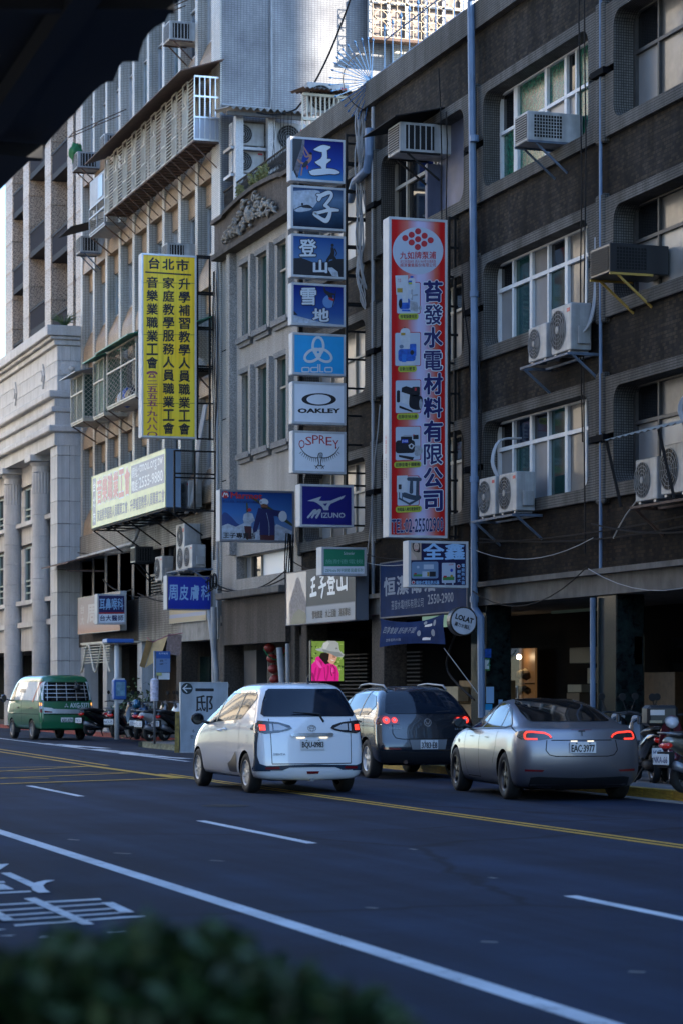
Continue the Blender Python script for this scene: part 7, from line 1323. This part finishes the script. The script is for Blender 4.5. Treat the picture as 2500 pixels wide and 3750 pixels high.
window_ac('white window unit with barred side under a red frame, top of the tall tiled block', 68.35, 20.35, .7, .55, .7, side='bars', brace='steel_rust'); window_ac('dark caged window unit on rusty struts, above the long cage', 76.9, 19.0, .7, .5, .7, 'steel_grey', brace='steel_rust'); window_ac('dark window unit with a green cloth on top, far end of the tall block', 80.9, 19.2, .8, .55, .75, 'steel_grey', brace='steel_rust'); window_ac('pale blue grey window unit under a hood, left of the grey boxed window', 80.6, 16.3, .65, .55, .7, side='bars'); hood('dark metal hood over the pale window unit', 79.9, 82.0, 17.05, 1.1, rise=.35); window_ac('white window unit just above the yellow sign', 69.0, 14.1, .65, .5, .6, side='bars', brace='steel_black')
bm = bmesh.new(); bmesh.ops.create_icosphere(bm, subdivisions=3, radius=.3)
for v in bm.verts: v.co *= 1 + .3 * math.sin(v.co.x * 19 + 1) * math.cos(v.co.z * 13 + v.co.y * 17)
q = MB(); q.bm(bm, Matrix.Translation((17.15, 81.15, 19.82)) @ Matrix.Diagonal((.7, .6, 1.1, 1))); tag(q.build('cloth', ma('cloth_green', (.01, .12, .04), .7), smooth=True), 'green cloth bundled on the farthest window unit', 'cloth')
for k, (yy, zz) in enumerate(((68.35, 20.9), (76.9, 19.6), (80.9, 20.1))):
    q = MB(); q.bar((FX, yy - .45, zz + .7), (FX - .9, yy - .35, zz + .25), .03); q.bar((FX, yy + .45, zz + .7), (FX - .9, yy + .35, zz + .25), .03); q.bar((FX - .9, yy - .35, zz + .25), (FX - .9, yy + .35, zz + .25), .03); tag(q.build('bare_awning', 'steel_rust'), ['bare rusty awning frame over the topmost window unit', 'bare rusty awning frame over the dark caged unit', 'bare rusty awning frame over the farthest window unit'][k], 'awning')
g2 = 'outdoor units at second floor level of the tiled block'
p = onX(655, 2095, 17.4); ac_unit('tall white twin fan outdoor unit above the bright blue sign', 17.3, 67.5, p.z, .95, 1.35, .5, -math.pi / 2, g2, two=True); p = onX(700, 2088, 17.3); ac_unit('single white outdoor unit on the blue bracket above the bright blue sign', 17.2, 66.2, p.z + .05, .85, .65, .4, -math.pi / 2, g2); shelf('blue steel bracket above the bright blue sign', 65.6, 68.0, p.z, out=.75); p = onX(570, 2128, 17.4); ac_unit('white outdoor unit with a pale fan hub left of the twin fan unit', 17.4, 70.5, p.z, .85, .72, .36, -math.pi / 2, g2, grille='rings'); ac_unit('white outdoor unit behind the black frame of the pale yellow sign', 17.35, 67.2, 6.75, .9, .75, .4, -math.pi / 2, g2)
window_ac('black window unit over the lattice blocks', 73.0, 5.45, .6, .5, .6, 'plastic_black', brace='steel_black')
q = MB(); q.add([(FX - 1.3, 79.5, 5.75), (FX - 1.3, 84, 5.75), (FX, 84, 6.1), (FX, 79.5, 6.1), (FX - 1.3, 79.5, 5.8), (FX - 1.3, 84, 5.8), (FX, 84, 6.15), (FX, 79.5, 6.15)], [(0, 1, 2, 3), (4, 7, 6, 5), (0, 4, 5, 1), (1, 5, 6, 2), (2, 6, 7, 3), (3, 7, 4, 0)]); q.bar((FX - 1.3, 79.5, 5.5), (FX, 79.5, 5.5), .05); tag(q.build('awning', 'steel_rust'), 'thin pale edged awning sticking out at the corner of the granite building', 'awning')
q = MB(); c = Vector((DX + .3, DY0 + .2, 14.3))
for k in range(60): a = rr.uniform(0, 6.28); l = rr.uniform(.3, .6); e = Vector((math.cos(a) * l, math.sin(a) * l, rr.uniform(.15, .5))); q.tube([c, c + e * .5 + Vector((0, 0, .1)), c + e], [.014, .012, .002], 4)
tag(q.build('plant', 'leaf'), 'spiky green plant growing on the granite cornice', 'plant')
# ================================================================ bus stops, board, flyers, lanterns
p = onZ(429, 2708, .13); Yb = p.y; bs = thing('bus_stop', 'white bus stop pole with a flat blue roof and a blue timetable case', 'bus stop', (p.x, Yb, .13)); zz = lambda py: onY(430, py, Yb).z; xx = lambda px: onY(px, 2500, Yb).x
MB().tube([(p.x, Yb, .13), (p.x, Yb, zz(2356))], .068, 14).build('pole', 'plastic_white', bs, smooth=True); rb = ma('bus_blue', (.02, .1, .36), .35); MB().bbox(xx(384), xx(483), Yb - .3, Yb + .3, zz(2355), zz(2340), .02).build('roof', rb, bs); cs = MB().bbox(xx(413), xx(460), Yb - .16, Yb + .12, zz(2562), zz(2490), .02).build('case', rb, bs); MB().box(xx(421), xx(454), Yb - .168, Yb - .16, zz(2549), zz(2497)).build('timetable', ma('timetable', (.16, .3, .4), .2, var=.3, vs=9), cs); MB().prism([(xx(422), zz(2563)), (xx(452), zz(2563)), (xx(445), zz(2575)), (xx(428), zz(2575))], Yb - .1, Yb + .08, 'y').build('case_foot', 'plastic_white', cs); MB().box(xx(419), xx(455), Yb - .1, Yb + .1, zz(2490), zz(2484)).build('case_lid', 'plastic_white', cs)
p = onZ(567, 2725, .13); Yb = p.y; bs = thing('bus_stop', 'slim grey bus stop pole with a blue topped route flag and a white timetable drum', 'bus stop', (p.x, Yb, .13)); MB().tube([(p.x, Yb, .13), (p.x, Yb, zz(2383))], .033, 10).build('pole', 'steel_grey', bs, smooth=True)
fl = Sign('t', (xx(571), Yb - .03, zz(2462)), xx(623) - xx(571), zz(2384) - zz(2462), .05, 0, (1053, 1148, 340, 340, 145), face=ma('flag_blue', (.15, .24, .42), .4), fw=0); fl.o.parent = None
fo = fl.o; 
for k in ('label', 'category'): del fo[k]
fo.name = 'route_flag'; fo.parent = bs; fo.location = Vector(fo.location) - Vector(bs.location); fl.rect(1053, 340, 1148, 390, rb, 1)
for ch in list(fo.children): pass
fl.text('206', 1078, 398, 1102, 412, ka, 1, .02); fl.text('669', 1078, 420, 1102, 434, ka, 1, .02); fl.text('延平郵局', 1072, 350, 1132, 362, kw, 2); fl.text('往 捷運站', 1108, 397, 1128, 403, ka, 1); fl.text('往 火車站', 1108, 419, 1128, 425, ka, 1)
MB().box(xx(581), xx(622), Yb - .02, Yb - .01, zz(2488), zz(2463)).build('notice', 'ink_white', bs); MB().box(xx(573), xx(592), Yb - .05, Yb - .04, zz(2474), zz(2463)).build('notice', ma('note_yellow', (.5, .5, .2), .6), bs); q = MB(); dr = Matrix.Translation((p.x, Yb, 0)); q.lathe([(0, zz(2567)), (.105, zz(2567)), (.105, zz(2490)), (.05, zz(2484)), (0, zz(2484))], 20, dr); d_ = q.build('timetable_drum', ma('drum', (.5, .48, .55), .4), bs, smooth=False); q = MB(); q.lathe([(.107, zz(2561)), (.107, zz(2495))], 20, dr); q.build('timetable', ma('drum_print', (.48, .46, .56), .4, var=.35, vs=16), d_)
p = onZ(672, 2756, .13); Yb = p.y; xx = lambda px: onY(px, 2500, Yb).x; zz = lambda py: onY(700, py, Yb).z
bd = Sign('tall white standing board with a black arrow disc, left of the minivan', (xx(661), Yb, .13), xx(835) - xx(661), zz(2498) - .13, .09, 0, (1214, 1530, 548, 545, 470), face=ma('board_white', (.42, .47, .52), .5, var=.12, vs=3, dirt=.35), frame='plastic_white', side='plastic_white', fw=.012, name='notice_board', cat='board')
bd.oval(1258, 590, 38, 38, ma('ink_teal', (.01, .025, .03), .5), 1); bd.rib([[(1232, 590, 3.5), (1284, 590, 3.5)], [(1234, 589, 3.5), (1257, 566, 3.5)], [(1234, 591, 3.5), (1257, 614, 3.5)]], kw, 2); bd.text('一', 1315, 590, 1435, 606, ka, 1, .01); bd.text('邸', 1318, 635, 1430, 745, ka, 1, .012); bd.text('6', 1295, 862, 1308, 884, ka, 1); bd.text('登', 1280, 900, 1304, 924, ka, 1)
q = MB(); 
q.bar((xx(650), Yb + .02, .13), (xx(657), Yb + .12, 1.05), .1); tag(q.build('bollard', ma('hazard', (.2, .14, .03), .7, var=.7, vs=7)), 'leaning yellow and black striped post beside the white board', 'bollard')
def flyer(label, X, Y, pts, m, words):
    P = [onY(px, py, Y + dy) for px, py, dy in pts]; q = MB(); q.add(P, [tuple(range(len(P)))]); o = q.build('flyer', m); tag(o, label, 'flyer', 'rental flyers on the string'); return P
Yf = 66.3; fm = ma('flyer_orange', (.5, .32, .14), .7, var=.15, vs=6); fp = ma('flyer_pink', (.42, .3, .28), .7, var=.3, vs=14)
flyer('orange rental flyer folded in half, hanging at the left of the string', 0, Yf, [(538, 2344, 0), (560, 2354, .15), (531, 2446, .15), (512, 2440, 0)], fm, ''); flyer('orange and white rental flyer turned towards the road', 0, Yf - .05, [(562, 2352, .1), (615, 2330, -.2), (588, 2410, -.2), (533, 2446, .1)], fm, ''); flyer('pale printed rental flyer at the right of the string', 0, Yf, [(616, 2321, 0), (668, 2325, .1), (660, 2401, .1), (607, 2395, 0)], fp, '')
def onflyer(s_, px0, py0, px1, py1, Y, m, sk=0):
    vs, fs = textmesh(s_, .0); xs = [v[0] for v in vs]; zs_ = [v[1] for v in vs]; a, b, c, d = min(xs), max(xs), min(zs_), max(zs_); q = MB(); V = []
    for v in vs: u = (v[0] - a) / (b - a); w = (v[1] - c) / (d - c); V.append(onY(px0 + (px1 - px0) * u + sk * (w - .5), py1 + (py0 - py1) * w, Y))
    q.add(V, fs); return q
q = onflyer('租', 622, 2340, 640, 2368, Yf - .02, ''); tag(q.build('print', ma('flyer_ink', (.4, .12, .06), .6)), 'printed character on the pale rental flyer', 'print') if False else None
cable('pink string the rental flyers hang from', [onY(540, 2335, Yf), onY(560, 2352, Yf), onY(615, 2328, Yf), onY(670, 2318, Yf)], .012, ma('string_pink', (.4, .12, .16), .7), 'string of flyers')
for k, (px, py) in enumerate(((988, 2372), (998, 2412), (1003, 2450), (1008, 2488), (1045, 2385))):
    c = onY(px, py, 60.2); o = thing('lantern', ['top', 'second', 'third', 'lowest', 'single'][k] + ' red paper lantern hanging in the dark arcade behind the minivan' if k < 4 else 'smaller red lantern to the right of the hanging string', 'lantern', tuple(c), group='red lanterns in the arcade'); q = MB(); q.lathe([(0, -.12)] + [(.15 * math.sin(math.pi * t / 10) * (1 + .03 * (t % 2)), -.12 * math.cos(math.pi * t / 10)) for t in range(1, 10)] + [(0, .12)], 18); q.build('shade', ma('lantern_red', (.22, .015, .01), .5), o, smooth=True, world=False); MB().lathe([(.05, .11), (.055, .15), (0, .15)], 12).build('cap', 'steel_rust', o, world=False)
    for i in range(14): pass
q = MB(); q.tube(sag(onY(965, 2375, 60), onY(1065, 2358, 60), .35), .02, 5); tag(q.build('garland', ma('tinsel', (.05, .35, .15), .2, .6)), 'green tinsel garland looped among the red lanterns', 'garland')
# arcade contents behind the cars
def lit(n_, c, k): return ma(n_, c, .5, emit=(*c, k))
X1 = FX + 3.6
def item(name, label, cat, m, x0, x1, y0, y1, z0, z1, b=.01, group=None): o = MB().bbox(x0, x1, y0, y1, z0, z1, b).build(name, m); return tag(o, label, cat, group)
sw_ = thing('lit_shop_window', 'narrow warmly lit shop window full of goods between the dark columns', 'shop window', (X1, 44.3, .5)); ya, yb = onX(1957, 2400, X1).y, onX(1900, 2400, X1).y
MB().box(X1, X1 + .05, ya, yb, .5, 2.5).build('back_panel', lit('shop_glow', (.12, .06, .022), .12), sw_)
for k in range(26): bm = bmesh.new(); bmesh.ops.create_icosphere(bm, subdivisions=1, radius=rr.uniform(.05, .13)); q = MB(); q.bm(bm, Matrix.Translation((X1 - .08, rr.uniform(ya + .1, yb - .1), rr.choice((.6, .85, 1.15, 1.5, 1.85)) + rr.uniform(0, .1)))); q.build('goods', ['cardboard', 'cardboard_pale', 'plastic_white', 'leaf_dry', 'paint_maroon', 'wood'][k % 6], sw_)
for zz_ in (.55, 1.05, 1.7): MB().box(X1 - .25, X1, ya, yb, zz_ - .03, zz_).build('shelf', 'wood', sw_)
MB().box(X1 - .3, X1 - .29, ya, yb, .5, 2.5).build('pane', ma('pane_clear', (1, 1, 1), .02, trans=1.), sw_)
bl = bpy.data.lights.new('shop_bulb', 'POINT'); bl.energy = 1.3; bl.color = (1, .72, .42); bl.shadow_soft_size = .06; blo = bpy.data.objects.new('shop_bulb', bl); COL.objects.link(blo); blo.parent = sw_; blo.location = (-.2, (ya + yb) / 2 - 44.3, 2.3 - .5)
qs = MB(); cyy = ya + .45; MB().box(X1 - .31, X1 - .301, cyy - .16, cyy + .16, 1.32, 1.64).build('sticker', 'ink_white', sw_); MB().box(X1 - .316, X1 - .311, cyy - .12, cyy + .12, 1.36, 1.6).build('sticker', 'print_dark', sw_)
item('carton', 'large brown carton lying open on the stacked boxes in the arcade', 'box', 'cardboard', 19.0, 19.8, 48.3, 49.6, 1.25, 1.75); item('carton', 'big brown carton at the bottom of the arcade stack', 'box', 'cardboard', 18.9, 20, 47.8, 49.8, .13, 1.24); item('carton', 'pale carton flap leaning on the arcade stack', 'box', 'cardboard_pale', 18.7, 18.95, 48.9, 49.7, 1.3, 1.62); 
item('wall_cabinet', 'cream wall cabinet hanging in the arcade above the silver sedan', 'cabinet', ma('cream_dull', (.2, .18, .13), .7), 20.1, 20.9, 44.75, 46.1, 2.1, 2.42); item('meter_box', 'pale meter box on the arcade wall under the wall cabinet', 'box', 'cream_dull', 20.3, 20.45, 45.2, 45.65, 1.68, 2.0); item('poster', 'faded poster beside the meter box', 'poster', 'cream_dull', 20.3, 20.34, 44.55, 44.95, 1.68, 2.0); item('carton', 'pale carton on the counter in the arcade', 'box', 'cream_dull', 20.1, 20.6, 45.5, 46.2, 1.5, 1.66); item('carton', 'tall brown carton under the counter in the arcade', 'box', ma('cardboard_dim', (.1, .07, .04), .8), 20.1, 20.6, 45.6, 46.25, .13, 1.49); item('display_rack', 'dark rack of goods standing in the arcade behind the sedan', 'rack', 'wood', 20.6, 21.2, 42.2, 43.6, .13, 1.9)
q = MB(); q.box(FX + 2.2, FX + 2.25, 51.7, 54.7, 3.02, 3.3); tag(q.build('transom_window', lit('tube_glow', (.3, .5, .4), .1)), 'pale green lit transom behind the cloth banner', 'window'); q = MB(); q.box(FX + 2.2, FX + 2.25, 50.65, 51.2, 2.75, 3.28); tag(q.build('transom_window', 'tube_glow'), 'pale green lit transom right of the round sign', 'window'); q = MB(); q.box(FX + 2.4, FX + 2.45, 44.6, 47.3, 3.16, 3.22); tag(q.build('light_strip', lit('tube_dim', (.1, .15, .11), .015)), 'dim strip of light over the shop front behind the sedan', 'light')
for k, (lab, px0, px1, py0, py1, m) in enumerate((('blue notice at the top of the first marble column', 1772, 1796, 2376, 2408, 'pump_blue'), ('green framed number plate on the first marble column', 1762, 1791, 2410, 2456, 'print_green'), ('blue and white poster on the first marble column', 1778, 1806, 2515, 2575, 'print_paleblue'), ('torn blue poster low on the first marble column', 1768, 1800, 2578, 2630, 'odlo_blue'), ('small pale blue notice right of the torn poster', 1823, 1838, 2562, 2580, 'print_paleblue'), ('white lettered scrap at the foot of the column', 1768, 1800, 2600, 2625, 'ink_white'))):
    Yp = 44.95; a, b = onY(px0, py1, Yp - .01 * k), onY(px1, py0, Yp - .01 * k); o = MB().box(a.x, b.x, Yp - .01 * k - .008, Yp - .01 * k, a.z, b.z).build('notice', m); tag(o, lab, 'notice', 'notices on the first marble column')
    if k == 1:
        MB().box(a.x + .02, b.x - .02, Yp - .025, Yp - .02, a.z + .03, b.z - .03).build('plate_face', 'ink_white', o); vs, fs = textmesh('2'); q = MB(); q.add([(a.x + .09 + v[0] * .2, Yp - .028, a.z + .1 + v[1] * .2) for v in vs], fs); q.build('lettering', 'ink_green', o)
MB_ = MB(); MB_.box(onY(2165, 2480, 37.9).x, onY(2180, 2480, 37.9).x, 37.8, 37.85, 1.3, 1.9)
MB_ = MB(); MB_.bbox(18.15, 18.3, 38.78, 38.82, 2.0, 2.5, .005); tag(MB_.build('notice', 'plastic_white'), 'white switch plate beside the second marble column', 'notice')
for k, px in enumerate((650, 680)):
    pass
bush = thing('potted_shrub', 'leafy green shrub in a pot behind the green van', 'shrub', (16.7, 71.0, .13)); q = MB(); q.lathe([(0, 0), (.2, 0), (.26, .4), (0, .4)], 16, Matrix.Translation((16.7, 71.0, .13))); q.build('pot', 'concrete', bush); q = MB()
for k in range(700): c = Vector((16.7 + rr.gauss(0, .28), 71 + rr.gauss(0, .3), .95 + rr.gauss(0, .33))); d = Vector((rr.gauss(0, 1), rr.gauss(0, 1), rr.gauss(0, .6))).normalized() * rr.uniform(.05, .1); e = d.cross(Vector((rr.gauss(0, 1), rr.gauss(0, 1), 1))).normalized() * .03; q.add([c - d, c + e, c + d, c - e], [(0, 1, 2, 3)])
q.build('foliage', 'leaf', bush); q = MB()
for k in range(8): q.tube([(16.7, 71, .5), (16.7 + rr.gauss(0, .25), 71 + rr.gauss(0, .25), 1.3)], [.02, .006], 5)
q.build('stems', 'wood', bush)
# ================================================================ scooters
def loft(secs, n=12):
    """secs: (y, z, half width, half height)"""
    V = []; F = []
    for y, z, w, h in secs:
        for k in range(n): a = 2 * math.pi * k / n; V.append((w * math.cos(a), y, z + h * math.sin(a)))
    for i in range(len(secs) - 1):
        for k in range(n): F.append((i * n + k, i * n + (k + 1) % n, (i + 1) * n + (k + 1) % n, (i + 1) * n + k))
    F += [tuple(range(n))[::-1], tuple(range((len(secs) - 1) * n, len(secs) * n))]; q = MB(); q.add(V, F); return q
def scooter(label, loc, rz, pm, txt='NKX', box=False, helmet=None, accent=None):
    o = thing('scooter', label, 'scooter', loc, rz, 'scooters parked on the pavement'); b = lambda q, nm, m, par=o, s=True: q.build(nm, m, par, smooth=s, world=False)
    for y, r in ((-.6, .235), (.64, .235)):
        M_ = Matrix.Translation((0, y, r)) @ Matrix.Rotation(math.pi / 2, 4, 'Y'); q = MB(); q.lathe([(r * .66, -.05), (r * .93, -.055), (r, -.02), (r, .02), (r * .93, .055), (r * .66, .05)], 24, M_); wh = b(q, 'wheel', 'rubber'); q = MB(); q.lathe([(r * .67, .045), (r * .6, .03), (r * .6, -.03), (r * .67, -.045)], 20, M_)
        for k in range(6): q.obox((0, 0, 0), (r * .55, .03, .05), rot=M_ @ Matrix.Rotation(k * math.pi / 3, 4, 'Z') @ Matrix.Translation((r * .34, 0, 0)))
        b(q, 'rim', 'steel_grey', wh, False)
    b(loft([(-.98, .72, .04, .03), (-.9, .72, .11, .07), (-.7, .68, .16, .12), (-.4, .58, .17, .17), (-.15, .5, .16, .2), (-.02, .45, .12, .18)]), 'rear_body', pm); b(loft([(-.88, .8, .07, .025), (-.8, .81, .14, .05), (-.5, .8, .16, .06), (-.2, .76, .14, .06), (-.06, .74, .08, .04)]), 'seat', 'plastic_black'); b(loft([(-.1, .3, .14, .05), (.1, .28, .17, .045), (.35, .3, .16, .05)]), 'floorboard', 'plastic_black')
    q = loft([(.30, .35, .15, .12), (.38, .6, .19, .22), (.46, .8, .17, .18), (.50, .95, .1, .1)]); b(q, 'front_shield', pm); q = MB(); q.tube([(0, .62, .24), (0, .5, .75), (0, .4, 1.02)], [.035, .04, .04]); q.tube([(-.33, .28, 1.04), (-.18, .36, 1.06), (0, .4, 1.04), (.18, .36, 1.06), (.33, .28, 1.04)], .018); hb = b(q, 'handlebar', 'plastic_black')
    for sx in (-1, 1): q = MB(); q.tube([(sx * .2, .36, 1.05), (sx * .28, .4, 1.28)], .008); q.lathe([(0, .0), (.06, .004), (.055, .02), (0, .02)], 12, Matrix.Translation((sx * .28, .4, 1.32)) @ Matrix.Rotation(math.pi / 2, 4, 'X')); b(q, 'mirror', 'black', hb, False)
    q = loft([(.47, .98, .12, .07), (.55, .93, .1, .08), (.6, .9, .05, .05)]); b(q, 'headlamp', 'lamp_clear'); q = loft([(.38, .48, .05, .02), (.52, .52, .07, .05), (.7, .5, .08, .05), (.86, .4, .06, .02)]); b(q, 'front_fender', accent or pm); b(loft([(-1.0, .66, .09, .03), (-.95, .67, .1, .05), (-.88, .68, .08, .05)]), 'tail_lamp', 'lamp_red'); q = MB(); q.box(-.1, .1, -1.02, -.88, .36, .58); b(q, 'rear_fender', 'plastic_black', o, False)
    pl = MB().bbox(-.15, .15, -1.055, -1.04, .4, .55, .004).build('licence_plate', 'plate_white', o, world=False); vs, fs = textmesh(txt); xs = [v[0] for v in vs]; zs_ = [v[1] for v in vs]; q = MB(); q.add([(-.13 + .26 * (v[0] - min(xs)) / (max(xs) - min(xs)), -1.058, .425 + .09 * (v[1] - min(zs_)) / (max(zs_) - min(zs_))) for v in vs], fs); q.build('lettering', 'ink_navy', pl, world=False)
    q = MB(); q.tube([(.16, -.2, .24), (.18, -.5, .27), (.19, -.6, .3)], .025); q.tube([(.19, -.55, .28), (.2, -.98, .4)], [.055, .065], 12); b(q, 'exhaust', 'steel_grey'); b(loft([(-.75, .25, .1, .06), (-.5, .26, .13, .1), (-.15, .27, .1, .09)]), 'engine', 'steel_black'); q = MB(); q.bar((-.1, -.25, .22), (-.25, -.3, .0), .025); q.bar((.1, -.25, .22), (.25, -.3, .0), .025); b(q, 'stand', 'steel_black', o, False)
    q = MB(); q.tube([(-.12, -.6, .8), (-.12, -.98, .84), (.12, -.98, .84), (.12, -.6, .8)], .016); b(q, 'grab_rail', 'steel_grey')
    if box: q = MB(); q.bbox(-.24, .24, -1.15, -.72, .88, 1.2, .05); tb = b(q, 'top_box', 'plastic_black', o, False); MB().box(-.21, -.02, -1.156, -1.15, .93, .97).build('reflector', 'lamp_orange' if False else 'cardboard_pale', tb, world=False); MB().box(.08, .21, -1.156, -1.15, .93, .97).build('reflector', 'cardboard_pale', tb, world=False); MB().box(-.2, .02, -1.157, -1.15, 1.05, 1.13).build('reflector', 'lamp_clear', tb, world=False)
    if helmet: bm = bmesh.new(); bmesh.ops.create_icosphere(bm, subdivisions=3, radius=.15); q = MB(); q.bm(bm, Matrix.Translation((0, -.65, 1.0)) @ Matrix.Diagonal((.85, 1.1, .95, 1))); h_ = q.build('helmet', helmet, o, smooth=True, world=False)
    return o
pb = paint('scooter_black', (.012, .012, .014), .2, .25); pwt = paint('scooter_white', (.5, .5, .5), 0, .3); pgy = paint('scooter_grey', (.16, .17, .18), .4, .3); pbl = paint('scooter_blue', (.01, .04, .1), .3, .25); psv = paint('scooter_silver', (.25, .24, .2), .6, .3)
def sc_at(label, px, py, rz, pm, **k): p = onZ(px, py, .13); return scooter(label, (p.x, p.y, .13), math.radians(rz), pm, **k)
hm = paint('helmet_blue', (.01, .1, .2), .3, .15)
sc_at('black scooter with a fat silver exhaust, leftmost of the parked row', 385, 2694, -62, pb, txt='MKX'); sc_at('black scooter with a red tail lamp, half behind the white bus stop pole', 455, 2701, -38, pb, txt='NKX-05'); sc_at('black scooter with a glossy blue helmet on its seat', 515, 2707, -22, pbl, txt='020-NZK', helmet=hm); sc_at('white and black scooter leaning between the bus pole and the white board', 605, 2713, -58, pwt, txt='MTC-220', accent=pwt); sc_at('dark scooter behind the blue helmet, second row', 560, 2696, -60, pgy, txt='PKD'); sc_at('grey scooter farthest back near the doorway', 485, 2692, -70, pgy, txt='LRA'); sc_at('black scooter tucked beside the white board', 650, 2712, -50, pb, txt='MRT'); sc_at('dark blue scooter behind the white scooter', 620, 2700, -66, pbl, txt='NVB')
sc_at('black scooter with a top box and a white licence plate, right of the silver sedan', 2362, 2862, -12, pb, txt='MXT-1018', box=True); sc_at('maroon scooter facing the road at the right edge', 2445, 2868, 160, 'paint_maroon', txt='MXT-27'); sc_at('silver scooter with a ribbed shock at the far right edge', 2610, 2900, -70, psv, txt='NKA-66'); sc_at('black scooter hidden behind the silver sedan with a yellow cloth on its bar', 2270, 2840, -20, pb, txt='MHK')
